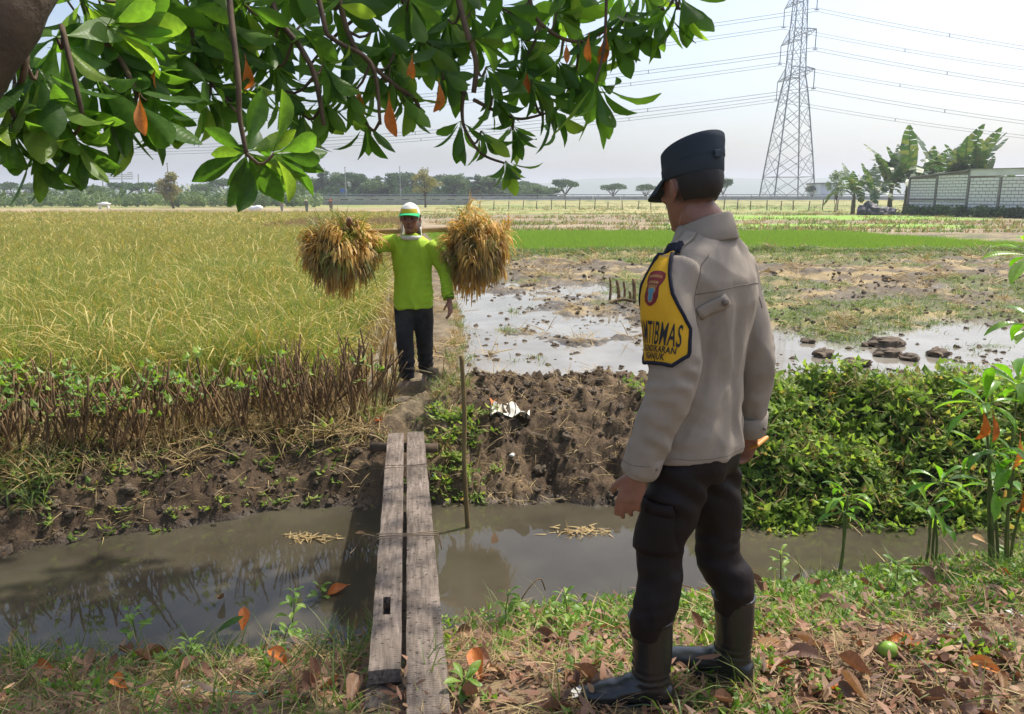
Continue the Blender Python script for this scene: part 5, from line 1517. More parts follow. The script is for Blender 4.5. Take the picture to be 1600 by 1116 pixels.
def text_mesh(s, size, bold=.010):
    cu = bpy.data.curves.new('letters', 'FONT'); cu.body = s; cu.size = size; cu.offset = size * bold; cu.space_character = 1.1; cu.resolution_u = 3
    o = bpy.data.objects.new('letters', cu); col.objects.link(o)
    me = bpy.data.meshes.new_from_object(o.evaluated_get(bpy.context.evaluated_depsgraph_get()))
    import bmesh
    b = bmesh.new(); b.from_mesh(me); bmesh.ops.triangulate(b, faces=b.faces)
    bmesh.ops.subdivide_edges(b, edges=[e for e in b.edges if e.calc_length() > size * .22], cuts=2, use_grid_fill=True)
    bmesh.ops.triangulate(b, faces=b.faces)
    V = np.array([v.co[:] for v in b.verts]); F = [tuple(v.index for v in f.verts) for f in b.faces]
    b.free(); bpy.data.objects.remove(o); bpy.data.curves.remove(cu); bpy.data.meshes.remove(me)
    return V, F

SKIN = mat_skin('skin', None)
M_KHAKI = mat_cloth('khaki_cloth', G(150, 139, 126), .82)
M_KHAKID = mat_cloth('khaki_seam', G(120, 110, 100), .9)
M_PANTS = mat_cloth('dark_brown_cloth', G(31, 24, 24), .6, fold=.3)
M_CAP = mat_cloth('dark_cap_cloth', G(54, 62, 70), .85, fold=.1)
M_BOOT = mat_plain('boot_leather', (.012, .012, .013), (.02, .02, .021), 9, .28, .25, 60, .002, spec=.6)
M_SOLE = mat_plain('boot_sole', (.014, .014, .014), (.03, .027, .024), 6, .75, .3, 30, .003)
M_HAIR = mat_plain('black_hair', (.014, .012, .011), (.022, .018, .016), 30, .6, .8, 300, .003, stretch=(1, 1, .25))
M_YEL = mat_cloth('yellow_band', G(208, 160, 40), .75, fold=.3)
M_NAVY = mat_cloth('navy_trim', G(34, 36, 48), .8)
M_INK = mat_plain('black_print', (.02, .02, .022), (.028, .028, .03), 5, .8, 0)
M_RED = mat_plain('maroon_patch', G(126, 48, 48), G(106, 38, 42), 40, .85, .3, 300, .001)
M_TEAL = mat_plain('teal_emblem', G(70, 120, 140), G(90, 140, 150), 30, .8, 0)
M_GOLD = mat_plain('gold_thread', G(190, 150, 90), G(170, 130, 80), 60, .8, 0)

def build_officer():
    pos = P(1103, 1078, 0); pos = np.array([.555, 2.24, 0.0])
    TH = R(46)
    root = thing('person', 'uniformed man seen from behind, beige shirt, dark cap, yellow armband, standing on the near bank', 'person', pos)
    A = Person(root, pos, TH)
    fl = A.loc((.420, 2.15, 0)); fr = A.loc((.712, 2.285, 0))
    zl = zr = .03
    # ---- skin body
    HS = .94
    HY, HP, HO = R(-19), R(-10), np.array([-.005, .045, 1.592])
    hi = [(place(v * HS, HY, HP, 0, HO), f) for v, f in head_items()]
    neck = tube([HO + (0, .0, -.055), (0, .0, 1.50), (0, -.02, 1.40)], [(.056, .056), (.059, .06), (.075, .07)], 18, 8)
    Ls, Le, Lw = np.array([-.172, -.015, 1.375]), np.array([-.218, -.05, 1.09]), np.array([-.236, .03, .822])
    Rs, Re, Rw = np.array([.170, -.015, 1.375]), np.array([.198, -.08, 1.10]), np.array([.250, -.055, .85])
    dL = nrm(Lw - Le + (0, .02, 0)); dR = nrm(Rw - Re)
    hl = hand(Lw + dL * .02, nrm(dL + (-.02, .02, -.4)), (.95, .2, 0), (-.25, .95, -.1), 1.0, .34, .25)
    hr = hand(Rw + dR * .02, nrm(dR + (0, .25, .1)), (-.8, .4, 0), (-.4, .9, .2), .98, .75, .3)
    inner = [loft([((0, 0, .86), .13, .09, 0), ((0, 0, 1.05), .13, .085, 0), ((0, -.01, 1.3), .155, .09, 0), ((0, -.01, 1.40), .13, .07, 0), ((0, -.01, 1.46), .06, .055, 0)], 20),
             tube([Ls, Le, Lw + dL * .02], [.05, .042, .027], 12, 14), tube([Rs, Re, Rw + dR * .02], [.05, .042, .027], 12, 14)]
    for f, sx in ((fl, -1), (fr, 1)):
        kn = np.array([sx * .078 * .42 + f[0] * .58, f[1] * .56 + .012, .49])
        inner.append(tube([(sx * .08, 0, .86), kn, (f[0], f[1] - .015, .14)], [.045, .03, .022], 12, 12))
    V, F, N = union(hi + [neck] + hl + hr + inner, .0048, 5)
    # eye sockets
    hc = (V - HO) @ np.array(Matrix.Rotation(HY, 3, 'Z') @ Matrix.Rotation(HP, 3, 'X')) / HS
    for s in (-1, 1):
        d = np.linalg.norm((hc - np.array([s * .031, .088, .004])) / np.array([1.4, 1, .9]), axis=1)
        V = V - N * (.007 * np.exp(-(d / .012) ** 2))[:, None]
    C = np.tile(np.array(G(142, 100, 82)), (len(V), 1))
    hairm = sstep(-.055, -.012, hc[:, 2] + .25 * np.clip(-hc[:, 1] - .02, 0, .1) + n3(hc, 90, 3) * .006) * sstep(.02, -.015, hc[:, 1] - .012) * (hc[:, 2] > -.09)
    earm = (np.abs(hc[:, 0]) > .0765) & (hc[:, 1] > -.034) & (hc[:, 1] < .012) & (hc[:, 2] < .04)
    hairm = np.where(earm, 0, hairm)
    C = C * (1 - .85 * hairm[:, None]) + np.array((.016, .014, .013)) * .85 * hairm[:, None]
    lip = np.exp(-(np.linalg.norm((hc - np.array([0, .098, -.065])) / np.array([1.8, 1, .7]), axis=1) / .012) ** 2)
    C = C * (1 - .3 * lip[:, None] * np.array([.4, 1, 1]))
    o = A.add('body', V, F, SKIN); setcol(o.data, C)
    # ---- hair: close cropped back and sides under the cap
    HV, HF = ball((0, -.016, .030), (.0775, .0995, .089), 40, 28)
    keep = []
    for f in HF:
        c = HV[list(f)].mean(0)
        low = -.034 + .9 * max(0, c[1] + .03)
        if c[2] < .085 and c[2] > low and c[1] < .012 and not (abs(c[0]) > .06 and c[1] > -.034 and c[2] < .038): keep.append(f)
    HVn = HV + nrm((1, 1, 1)) * 0 + (n3(HV, 60, 5) * .0015)[:, None]
    A.add('hair', place(HVn * HS, HY, HP, 0, HO), keep, M_HAIR)
    # ---- cap
    rings = [((0, -.008, .044), (.0805, 0, 0), (0, .1035, -.004)), ((0, -.009, .050), (.084, 0, 0), (0, .107, -.004)), ((0, -.010, .082), (.0855, 0, 0), (0, .109, -.008)), ((0, -.011, .086), (.0845, 0, 0), (0, .108, -.008)),
             ((0, -.013, .124), (.086, 0, 0), (0, .110, -.020)), ((0, -.013, .139), (.0855, 0, 0), (0, .1095, -.023)), ((0, -.013, .1415), (.083, 0, 0), (0, .107, -.023)), ((0, -.013, .1455), (.06, 0, 0), (0, .08, -.018)), ((0, -.013, .147), (.01, 0, 0), (0, .012, -.002))]
    cv, cf = loft(rings, 48)
    cv = cv + (n3(cv, 14, 8) * .0025)[:, None] * nrm((1, -.4, .3))
    cap = A.add('cap', place((cv - (0, 0, .006)) * HS, HY, HP, 0, HO), cf, M_CAP)
    nu, nv = 22, 6; VV = []
    for i in range(nu):
        a = R(-74 + 148 * i / (nu - 1))
        for j in range(nv):
            t_ = j / (nv - 1); ext = .064 * math.cos(a * .95) ** .7 * t_
            x = math.sin(a) * (.0835 + ext * .55); y = -.008 + math.cos(a) * .104 + ext
            VV.append((x, y, .050 - .040 * t_ * math.cos(a) ** .5 - .012 * t_ ** 2 - .012 * abs(math.sin(a)) ** 2 * t_))
    VV = np.array(VV); F2 = grid_faces(nu, nv)
    v2, f2 = thick(VV, np.tile((0, 0, 1.), (len(VV), 1)), F2, nu, nv, .0035)
    A.add('visor', place((v2 - (0, 0, .006)) * HS, HY, HP, 0, HO), f2, M_CAP)
    bnd = loft([((0, -.011, .089), (.0862, 0, 0), (0, .1095, -.009)), ((0, -.011, .104), (.0866, 0, 0), (0, .1105, -.013))], 48, False)
    keepf = [f for f in bnd[1] if bnd[0][list(f)].mean(0)[1] < -.04]
    A.add('cap_strap', place((bnd[0] * 1.003 - (0, 0, .006)) * HS, HY, HP, 0, HO), keepf, M_CAP)
    A.add('buckle', place((box((0, -.124, .094), (.024, .008, .022), 0, .002)[0] - (0, 0, .006)) * HS, HY, HP, 0, HO), box((0, 0, 0), (1, 1, 1), 0, .2)[1], M_CAP, False)
    # ---- shirt
    tor = loft([((.0, .0, .822), .170, .128, 0), ((0, .0, .85), .172, .130, 0), ((0, -.002, .94), .162, .122, 0), ((0, -.006, 1.06), .150, .114, 0), ((0, -.014, 1.18), .157, .116, 0), ((0, -.022, 1.28), .172, .118, 0), ((0, -.022, 1.35), .180, .112, 0), ((0, -.016, 1.40), .170, .098, 0), ((0, -.010, 1.435), .150, .088, 0), ((0, -.004, 1.465), .098, .074, 0), ((0, .0, 1.485), .072, .066, 0)], 44, True, 2.25)
    sl = tube([Ls + (.02, 0, .01), Ls + (-.028, -.004, -.07), (Ls + Le) / 2 + (-.008, -.004, -.03), Le, (Le + Lw) / 2 + (0, -.004, 0), Lw + dL * .012], [(.058, .062), (.065, .069), (.067, .071), (.063, .067), (.056, .060), (.049, .053)], 26, 24)
    sr = tube([Rs + (-.02, 0, .01), Rs + (.022, -.004, -.07), (Rs + Re) / 2, Re, (Re + Rw) / 2, Rw + dR * .012], [(.058, .062), (.064, .068), (.064, .068), (.060, .063), (.054, .057), (.048, .051)], 26, 24)
    V, F, N = union([tor, sl, sr], .0062, 3)
    x, y, z = V[:, 0], V[:, 1], V[:, 2]
    arm = sstep(.19, .215, np.abs(x) + (z < 1.3) * .0)
    # long soft folds falling from the shoulder blades, sagging creases at the waist, elbow creases
    f1 = n3(V * np.array([1, 1, .22]), 15, 21)
    f2_ = n3(np.stack([x + z * .55, y, z * .5], 1), 11, 22)
    el = np.exp(-((z - 1.08) / .09) ** 2) * arm
    cuffz = np.exp(-((z - .90) / .06) ** 2) * arm
    f3 = np.cos(z * 150 + n3(V, 9, 23) * 3.4 + x * 40)
    wa = np.exp(-((z - .90) / .10) ** 2) * (1 - arm)
    f4 = n3(np.stack([x * .8, y, z * 2.4 + x * .9], 1), 13, 24)
    rg = 1 - np.abs(n3(np.stack([x + z * .5, y + z * .2, z * .55], 1), 10, 25)) * 2
    f5 = n3(np.stack([x, y, z * 2.2 + x * 1.5], 1), 16, 26)
    disp = .0055 * f1 * (1 - arm * .5) + .004 * f2_ + .0012 * f3 * el + .0055 * f5 * (el + cuffz) + .008 * f4 * wa + .0055 * rg + .0024 * (1 - np.abs(n3(np.stack([x - z * .45, y, z * .5], 1), 24, 27)) * 2)
    piston = np.exp(-(((x + .12) / .018) ** 2)) * sstep(.95, 1.1, z) * sstep(1.36, 1.24, z) * (y < -.05)     # pleat behind the left arm
    disp = disp - .008 * piston
    spine = np.exp(-(((x + .01 + (z - 1.1) * .12) / .022) ** 2)) * sstep(.84, .95, z) * sstep(1.32, 1.2, z) * (y < 0)
    disp = disp - .010 * spine
    Vs = V + N * disp[:, None]
    shirt = A.add('shirt', Vs, F, M_KHAKI)
    TB = bvh(Vs, F)
    # hem band, yoke seam, armhole seams
    ang = np.linspace(0, 2 * math.pi, 60)
    items = []
    back = (0, 1, 0)
    items.append(seam(TB, [(-.165, -.6, 1.318), (-.08, -.6, 1.334), (0, -.6, 1.337), (.08, -.6, 1.334), (.165, -.6, 1.318)], back, .0016, .0003))
    items.append(seam(TB, [(-.120, -.6, 1.425), (-.158, -.6, 1.385), (-.172, -.6, 1.32), (-.165, -.6, 1.25), (-.150, -.6, 1.20)], back, .0017, .0003))
    items.append(seam(TB, [(.135, -.6, 1.425), (.165, -.6, 1.385), (.176, -.6, 1.32), (.172, -.6, 1.25)], back, .0017, .0003))
    items.append(seam(TB, [(-.15, -.6, .842), (0, -.6, .842), (.15, -.6, .842)], back, .0013, .0003))
    items.append(seam(TB, [(-.6, -.08, .842), (-.6, .08, .842)], (1, 0, 0), .0013, .0003, 14))
    for it in items: A.add('seam', *it, M_KHAKID)
    # collar
    cr = [((0, .004, 1.452), (.076, 0, 0), (0, .072, -.010)), ((0, .0, 1.485), (.068, 0, 0), (0, .069, -.018)), ((0, -.003, 1.508), (.0645, 0, 0), (0, .067, -.026)), ((0, -.003, 1.511), (.0665, 0, 0), (0, .070, -.026)), ((0, -.004, 1.507), (.069, 0, 0), (0, .0725, -.025)), ((0, -.007, 1.482), (.079, 0, 0), (0, .080, -.018)), ((0, -.010, 1.457), (.092, 0, 0), (0, .088, -.010)), ((0, -.010, 1.453), (.090, 0, 0), (0, .086, -.010))]
    kv, kf = loft(cr, 40, False)
    A.add('collar', kv + (n3(kv, 20, 6) * .002)[:, None], kf, M_KHAKI)
    # shoulder straps, with the dark rank loop on the left one
    for s, nm in ((-1, 'shoulder_strap'), (1, 'shoulder_strap')):
        nu, nv = 14, 5; VV = []; NN = []
        for i in range(nu):
            for j in range(nv):
                t_ = i / (nu - 1); q = (j / (nv - 1) - .5) * (.046 - .006 * t_)
                h, nn = cast(TB, (s * (.168 - .085 * t_), -.004 + q, 2.0), (0, 0, -1))
                VV.append(h + nn * .002); NN.append(nn)
        v2, f2 = thick(np.array(VV), np.array(NN), grid_faces(nu, nv), nu, nv, .005)
        A.add(nm, v2, f2, M_KHAKI)
        v3, f3_ = thick(np.array(VV[:20]) + np.array(NN[:20]) * .004, np.array(NN[:20]) , grid_faces(4, nv), 4, nv, .005)
        A.add('rank_loop', v3, f3_, M_NAVY)
    # back tab with its button
    nu, nv = 7, 5; VV = []; NN = []
    for i in range(nu):
        for j in range(nv):
            u = i / (nu - 1) * .072; q = (j / (nv - 1) - .5) * .036
            px_, pz_ = -.150 + u * .80 + q * .6, 1.262 + u * .60 - q * .8
            h, nn = cast(TB, (px_, -.6, pz_), back); VV.append(h + nn * .001); NN.append(nn)
    v2, f2 = thick(np.array(VV), np.array(NN), grid_faces(nu, nv), nu, nv, .004)
    tab = A.add('shirt_tab', v2, f2, M_KHAKI)
    h, nn = cast(TB, (-.104, -.6, 1.297), back)
    bt = tube([h + nn * .003, h + nn * .009], .0095, 14); bt2 = tube([h + nn * .009, h + nn * .0105], [.0065, .006], 12)
    A.add('button', *join(bt, bt2), M_KHAKID, True, tab)
    # cuffs
    for w_, d_, e_ in ((Lw, dL, Le), (Rw, dR, Re)):
        T, U, W = frames([w_ - d_ * .05, w_ + d_ * .03])
        cv, cf = loft([(w_ - d_ * .052, U[0] * .050, W[0] * .053), (w_ - d_ * .05, U[0] * .0545, W[0] * .0575), (w_ + d_ * .018, U[0] * .0525, W[0] * .0555), (w_ + d_ * .021, U[0] * .050, W[0] * .053), (w_ + d_ * .0, U[0] * .045, W[0] * .048)], 30, False)
        cu = A.add('cuff', cv + (n3(cv, 30, 2) * .002)[:, None], cf, M_KHAKI)
        q = w_ + d_ * -.008 + (W[0] * -.0) + nrm((-.2, -1, 0)) * .056
        A.add('button', *tube([q, q + nrm((-.2, -1, 0)) * .004], .0055, 10), M_KHAKID, True, cu)
    # ---- armband draped on the left upper arm
    ax0 = np.array([-.150, -.010, 1.452]); ax1 = np.array([-.243, -.02, 1.13])
    axd = nrm(ax1 - ax0); fw = nrm(np.array([0, 1, 0]) - axd * axd[1]); outw = np.cross(axd, fw); outw = outw if outw[0] < 0 else -outw
    PH0 = R(6)                                   # centre of the band, turned a little to the front
    def on_arm(t_, ph, off):
        c = ax0 + (ax1 - ax0) * t_
        d = outw * math.cos(ph + PH0) + fw * math.sin(ph + PH0)
        d = nrm(d + axd * -.55 * max(0, .35 - t_))
        h, nn = cast(TB, c + d * .3, -d)
        if h is None or np.linalg.norm(h - c) > .16: h, nn = c + d * .09, d
        return h + nn * off, nn
    nu, nv = 34, 37
    def half(t_): return np.interp(t_, [0, .10, .30, .46, .60, .70, .90, 1.0], [R(15), R(22), R(30), R(42), R(68), R(85), R(88), R(66)])
    VV = np.zeros((nu, nv, 3)); NN = np.zeros((nu, nv, 3))
    for i in range(nu):
        for j in range(nv):
            t_ = i / (nu - 1); ph = (j / (nv - 1) * 2 - 1) * half(t_)
            VV[i, j], NN[i, j] = on_arm(t_, ph, .0)
    for _ in range(4):                               # cloth bridges the folds beneath it
        K = VV.copy(); K[1:-1, 1:-1] = (VV[:-2, 1:-1] + VV[2:, 1:-1] + VV[1:-1, :-2] + VV[1:-1, 2:]) / 4; VV = K
    VV = VV + NN * .006
    grid = VV.copy(); gn = NN.copy()
    Vf, Nf = VV.reshape(-1, 3), NN.reshape(-1, 3)
    v2, f2 = thick(Vf, Nf, grid_faces(nu, nv), nu, nv, .003)
    band = A.add('armband', v2, f2, M_YEL)
    edge = [grid[i, 0] + gn[i, 0] * .002 for i in range(nu)] + [grid[-1, j] + gn[-1, j] * .002 for j in range(1, nv)] + [grid[i, -1] + gn[i, -1] * .002 for i in range(nu - 2, -1, -1)]
    A.add('trim', *tube(edge, [(.0055, .0055)] * len(edge), 8), M_NAVY, True, band)
    BB = bvh(*[v2, [tuple(f) for f in f2]])
    Ln = np.linalg.norm(ax1 - ax0)
    def on_band(arc, t_, off):                       # arc metres round the arm, positive to the back
        c = ax0 + (ax1 - ax0) * t_; ph = -arc / .088
        d = outw * math.cos(ph + PH0) + fw * math.sin(ph + PH0)
        h, nn = cast(BB, c + d * .3, -d)
        if h is None: h = c + d * .1; nn = d
        return h + d * off
    def print_text(s, size, right, t_, mat, name, sx=1.0, sy=1.0):
        V, F = text_mesh(s, size, .010 if size > .03 else .024)
        V[:, 0] = (V[:, 0] - V[:, 0].max()) * sx + right; V[:, 1] *= sy
        W = np.array([on_band(v[0], t_ - v[1] / Ln, .0016) for v in V])
        o = A.add(name, W, F, mat, False, band)
    print_text('AMTIBMAS', .046, .108, .855, M_INK, 'lettering', .68, 1.85)
    print_text('NGUNDIKARAN', .024, .100, .915, M_INK, 'lettering', .78, 1.0)
    print_text('NGANJUK', .024, .074, .972, M_INK, 'lettering', .86, 1.0)
    # crest: maroon shield with pale lettering arcs and a teal emblem
    def patch(pts, t0, a0, off, mat, name, sc_):
        pts = np.array(pts, float) * sc_ * np.array([.72, 1])
        n = len(pts); c = pts.mean(0)
        rings = [pts * (1 - k / 4) + c * k / 4 for k in range(4)]
        V = [on_band(a0 + p[0], t0 - p[1] / Ln, off) for r_ in rings for p in r_] + [on_band(a0 + c[0], t0 - c[1] / Ln, off)]
        F = [(k * n + i, k * n + (i + 1) % n, (k + 1) * n + (i + 1) % n, (k + 1) * n + i) for k in range(3) for i in range(n)] + [(3 * n + i, 3 * n + (i + 1) % n, 4 * n) for i in range(n)]
        A.add(name, np.array(V), F, mat, False, band)
    sh = [(-.9, 1.0), (-.5, 1.12), (0, 1.15), (.5, 1.12), (.9, 1.0), (.98, .7), (.85, .4), (.62, .15), (.66, -.2), (.7, -.55), (.55, -.9), (.25, -1.1), (0, -1.16), (-.25, -1.1), (-.55, -.9), (-.7, -.55), (-.66, -.2), (-.62, .15), (-.85, .4), (-.98, .7)]
    CT, CA = .42, .006
    patch(sh, CT, CA, .0014, M_RED, 'crest', .043)
    patch([(p[0] * .38, p[1] * .42 - .45) for p in sh], CT, CA, .0022, M_GOLD, 'emblem_border', .043)
    patch([(p[0] * .30, p[1] * .36 - .45) for p in sh], CT, CA, .0028, M_TEAL, 'emblem', .043)
    for yy_, hw, nn_ in ((.78, .62, 9), (.36, .42, 7), (.10, .36, 6)):
        its = []
        for k in range(nn_):
            u = -hw + 2 * hw * k / (nn_ - 1)
            q = np.array([(u - .04, yy_ - .09 - .12 * u * u), (u + .035, yy_ - .09 - .12 * u * u), (u + .035, yy_ + .09 - .12 * u * u), (u - .04, yy_ + .09 - .12 * u * u)]) * np.array([.031, .043])
            its.append((np.array([on_band(CA + p[0], CT - p[1] / Ln, .0024) for p in q]), [(0, 1, 2, 3)]))
        o = A.add('stitched_letters', *join(*its), M_GOLD, False, band)
    # ---- trousers
    hip = loft([((0, 0, 1.00), .150, .108, 0), ((0, 0, .93), .150, .112, 0), ((0, -.006, .86), .158, .120, 0), ((0, -.008, .79), .156, .117, 0), ((0, -.004, .745), .13, .10, 0)], 36, True, 2.2)
    items = [hip]; legs = []
    for f, sx in ((fl, -1), (fr, 1)):
        kn = np.array([sx * .078 * .42 + f[0] * .58, f[1] * .56 + .012, .49])
        hp = np.array([sx * .078, -.004, .80])
        top = np.array([f[0], f[1] - .005, .30])
        pth = [hp, hp * .5 + kn * .5 + (0, -.006, 0), kn + (0, 0, .05), kn + (0, -.012, -.06), top * .8 + kn * .2 + (0, -.016, .02), top + (0, -.004, .005), top + (0, 0, -.045)]
        items.append(tube(pth, [(.090, .100), (.082, .090), (.070, .074), (.067, .073), (.064, .071), (.060, .066), (.053, .056)], 26, 26)); legs.append(pth)
    V, F, N = union(items, .008, 5)
    x, y, z = V[:, 0], V[:, 1], V[:, 2]
    kn = np.exp(-((z - .50) / .085) ** 2); bl = np.exp(-((z - .34) / .06) ** 2)
    fz = np.sin(z * 120 + n3(V, 7, 31) * 4.2 + x * 18 + y * 22)
    fz = fz * .3 + 1.1 * n3(np.stack([x, y, z * 2.6 + x * 1.2], 1), 11, 33)
    disp = .0048 * fz * (kn * .8 + bl * .7) + .0045 * n3(np.stack([x, y, z * .35], 1), 14, 32) + .0035 * (1 - np.abs(n3(np.stack([x + z * .5, y - z * .3, z * .8], 1), 13, 34)) * 2) + .006 * np.exp(-((z - .72) / .06) ** 2) * np.sin(x * 60 + z * 70)
    V = V + N * disp[:, None]
    A.add('trousers', V, F, M_PANTS)
    TT = bvh(V, F)
    nu, nv = 9, 9; VV = []; NN = []                  # cargo pocket on the left thigh
    for i in range(nu):
        for j in range(nv):
            zz = .705 - .165 * i / (nu - 1); q = -.045 + .12 * j / (nv - 1)
            h, nn = cast(TT, (-.6, q, zz), (1, 0, 0))
            if h is None or h[0] > -.06: h, nn = np.array([-.15, q, zz]), np.array([-1., 0, 0])
            VV.append(h + nn * .002); NN.append(nn)
    v2, f2 = thick(np.array(VV), np.array(NN), grid_faces(nu, nv), nu, nv, .009)
    pk = A.add('cargo_pocket', v2, f2, M_PANTS)
    v2, f2 = thick(np.array(VV[:27]) + np.array(NN[:27]) * .008, np.array(NN[:27]), grid_faces(3, nv), 3, nv, .004)
    A.add('pocket_flap', v2, f2, M_PANTS, True, pk)
    # ---- boots
    for f, wd in ((fl, R(88)), (fr, R(64))):
        yaw = wd - TH
        dv = np.array([-math.sin(yaw), math.cos(yaw), 0]); rv = np.array([math.cos(yaw), math.sin(yaw), 0]); up = np.array([0, 0, 1.])
        b = np.array([f[0], f[1], 0]) 
        def at(u, h, r_=0): return b + dv * u + up * h + rv * r_
        shaft = loft([(at(-.012, .075), rv * .048, dv * .062), (at(-.016, .12), rv * .048, dv * .058), (at(-.018, .18), rv * .052, dv * .060), (at(-.014, .25), rv * .058, dv * .064), (at(-.008, .315), rv * .064, dv * .068)], 22)
        foot = loft([(at(-.088, .05), rv * .018, up * .022), (at(-.078, .056), rv * .036, up * .036), (at(-.045, .062), rv * .042, up * .048), (at(.0, .066), rv * .043, up * .056), (at(.05, .062), rv * .045, up * .048), (at(.10, .052), rv * .049, up * .036), (at(.15, .046), rv * .048, up * .031), (at(.185, .042), rv * .038, up * .026), (at(.203, .036), rv * .018, up * .014)], 22)
        cuffb = tube([at(-.008, .312) + (rv * math.cos(a_) * .064 + dv * math.sin(a_) * .068) for a_ in np.linspace(0, 2 * math.pi, 23)], .006, 8)
        V, F, N = union([shaft, foot, cuffb], .0055, 4)
        cr_ = np.exp(-((V[:, 2] - .115) / .035) ** 2)
        V = V + N * (.0022 * np.sin(V[:, 2] * 260 + n3(V, 14, 41) * 3) * cr_ + .0012 * n3(V, 30, 42))[:, None]
        boot = A.add('boot', V, F, M_BOOT)
        ol = []
        for k in range(30):
            a_ = 2 * math.pi * k / 30; u = math.cos(a_); w_ = math.sin(a_)
            q = .145 * (u if u > 0 else u) ; wid = .052 if u > -.2 else .045
            ol.append((.058 + q, math.copysign(abs(w_) ** .75, w_) * wid * (1.0 - .12 * (u < -.1))))
        rings = []
        Vs_ = []
        for h, g in ((.0, .97), (.006, 1.0), (.022, 1.01), (.030, .99)):
            for (u, r_) in ol: Vs_.append(at(.058 + (u - .058) * g, h, r_ * g))
        n = 30; Fs = [(k * n + i, k * n + (i + 1) % n, (k + 1) * n + (i + 1) % n, (k + 1) * n + i) for k in range(3) for i in range(n)] + [tuple(range(n - 1, -1, -1)), tuple(range(3 * n, 4 * n))]
        A.add('sole', np.array(Vs_), Fs, M_SOLE, False, boot)
        A.add('welt', *tube([at(.058 + (u - .058) * 1.0, .033, r_ * .985) for u, r_ in ol + ol[:1]], .0035, 6), M_BOOT, True, boot)
        A.add('zip_flap', *tube([at(-.02, .29, .066), at(-.024, .2, .058), at(-.026, .12, .053)], [(.003, .008)] * 3, 8, 10), M_BOOT, True, boot)
        lc = []
        for k in range(6):
            h = .12 + .028 * k; lc.append(tube([at(.030, h, -.024), at(.044, h + .006, 0), at(.030, h + .012, .024)], .003, 6, 6))
        A.add('laces', *join(*lc), M_INK, True, boot)
    # object held in the right hand
    q = Rw + dR * .085 + (.040, .02, .0)
    v, f = box((0, 0, 0), (.075, .012, .125), 0, .004)
    v = place(v, R(20), R(60), R(-25), q)
    o = part('phone', (A.w(v), f), mat_plain('orange_case', G(214, 150, 64), G(196, 130, 52), 8, .5, .1), None); tag(o, 'small orange phone case held low in the officer right hand', 'phone')
build_officer()

def grpcore(c, sz):
    v, f = ball((0, 0, 0), .29, 20, 14); return v * (1 + .15 * n3(v, 6, 3)[:, None]) * sz + c, f
def rice_bundle(c, size, lab, seed, axis):
    """drooping sheaf carried on the pole: stalks fan out of the tie, heads hang down all round"""
    global rng
    keep = rng; rng = np.random.default_rng(seed)
    t = thing('rice_bundle', lab, 'rice bundle', c, 'rice bundles on the carrying pole')
    c = np.array(c); sz = np.array(size)
    def locks(nl, per, L, w, rr, down, bend, taper, lo=-1., spread=.16, seg=5):
        """handfuls of strands: each lock shares a direction, so the sheaf is lumpy and uneven"""
        d = rdir(nl * 3); d = d[d[:, 2] > lo][:nl]
        dl = d * .7 + rng.normal(0, .62, d.shape) + np.array([0, 0, down]); dl /= np.linalg.norm(dl, axis=1)[:, None]
        r0 = rr * rng.uniform(.55, 1.12, len(d))
        k = np.repeat(np.arange(len(d)), per); n = len(k)
        b = d[k] * r0[k][:, None] + rng.normal(0, .035, (n, 3))
        dr = dl[k] + rng.normal(0, spread, (n, 3)); dr /= np.linalg.norm(dr, axis=1)[:, None]
        be = rng.uniform(bend[0], bend[1], len(d))[k] * rng.uniform(.7, 1.3, n)
        V, F = blades(b, dr, L * rng.uniform(.6, 1.2, len(d))[k] * rng.uniform(.7, 1.15, n), np.full(n, w) * rng.uniform(.7, 1.3, n), be, seg, taper=taper)
        return V * sz + c, F
    pn = locks(130, 22, .19, .012, .30, .05, (.5, 2.2), (.3, .6, 1.2, 1.5, .6))
    pn2 = locks(36, 18, .22, .012, .34, .35, (.5, 1.8), (.3, .4, 1.1, 1.5, .6), -.1)
    st = locks(90, 24, .21, .008, .27, -.1, (.1, 1.4), (1, 1, .9, .5), -1, .22)
    gr = locks(60, 16, .30, .011, .27, .12, (.0, .9), (1, .9, .6, .05), -.5, .24)
    core = grpcore(c, sz)
    n = 900; a = rng.uniform(0, 6.28, n); r = rng.uniform(.02, .30, n)
    b = np.stack([np.cos(a) * r, np.sin(a) * r, rng.uniform(-.22, .0, n)], 1); d = np.stack([np.cos(a) * .3, np.sin(a) * .3, -np.ones(n)], 1) + rng.normal(0, .16, (n, 3)); d /= np.linalg.norm(d, axis=1)[:, None]
    sk = blades(b, d, rng.uniform(.08, .22, n), np.full(n, .008), rng.uniform(0, .2, n), 3); sk = (sk[0] * sz + c, sk[1])
    part('core', core, mat_plain('sheaf_core', G(112, 98, 54), G(84, 76, 42), 14, .9, .6, 60, .01), t, True)
    for nm, it, mt in (('stalks', [st, sk], M_STRAW), ('green_stalks', [gr], M_BUNG), ('grain_heads', [pn, pn2], M_RICEO)):
        o = part(nm, fjoin(*it), mt, t); tag(o, kind='stuff')
    part('tie', tube([c + np.array([math.cos(a_) * .10, math.sin(a_) * .10, .02 + .02 * math.sin(a_ * 2)]) * sz for a_ in np.linspace(0, 6.28, 17)], .016, 6), M_STRAW, t, True)
    rng = keep
M_BUNG = mat_leaf('bundle_green', [(0, G(96, 112, 48)), (.5, G(130, 140, 64)), (1, G(160, 156, 84))], .35, .55, (1.2, 1.3, .6))
M_RICEO = mat_leaf('bundle_grain', [(0, G(206, 162, 80)), (.5, G(224, 188, 108)), (1, G(194, 152, 80))], .35, .6, (1.15, 1.05, .7))

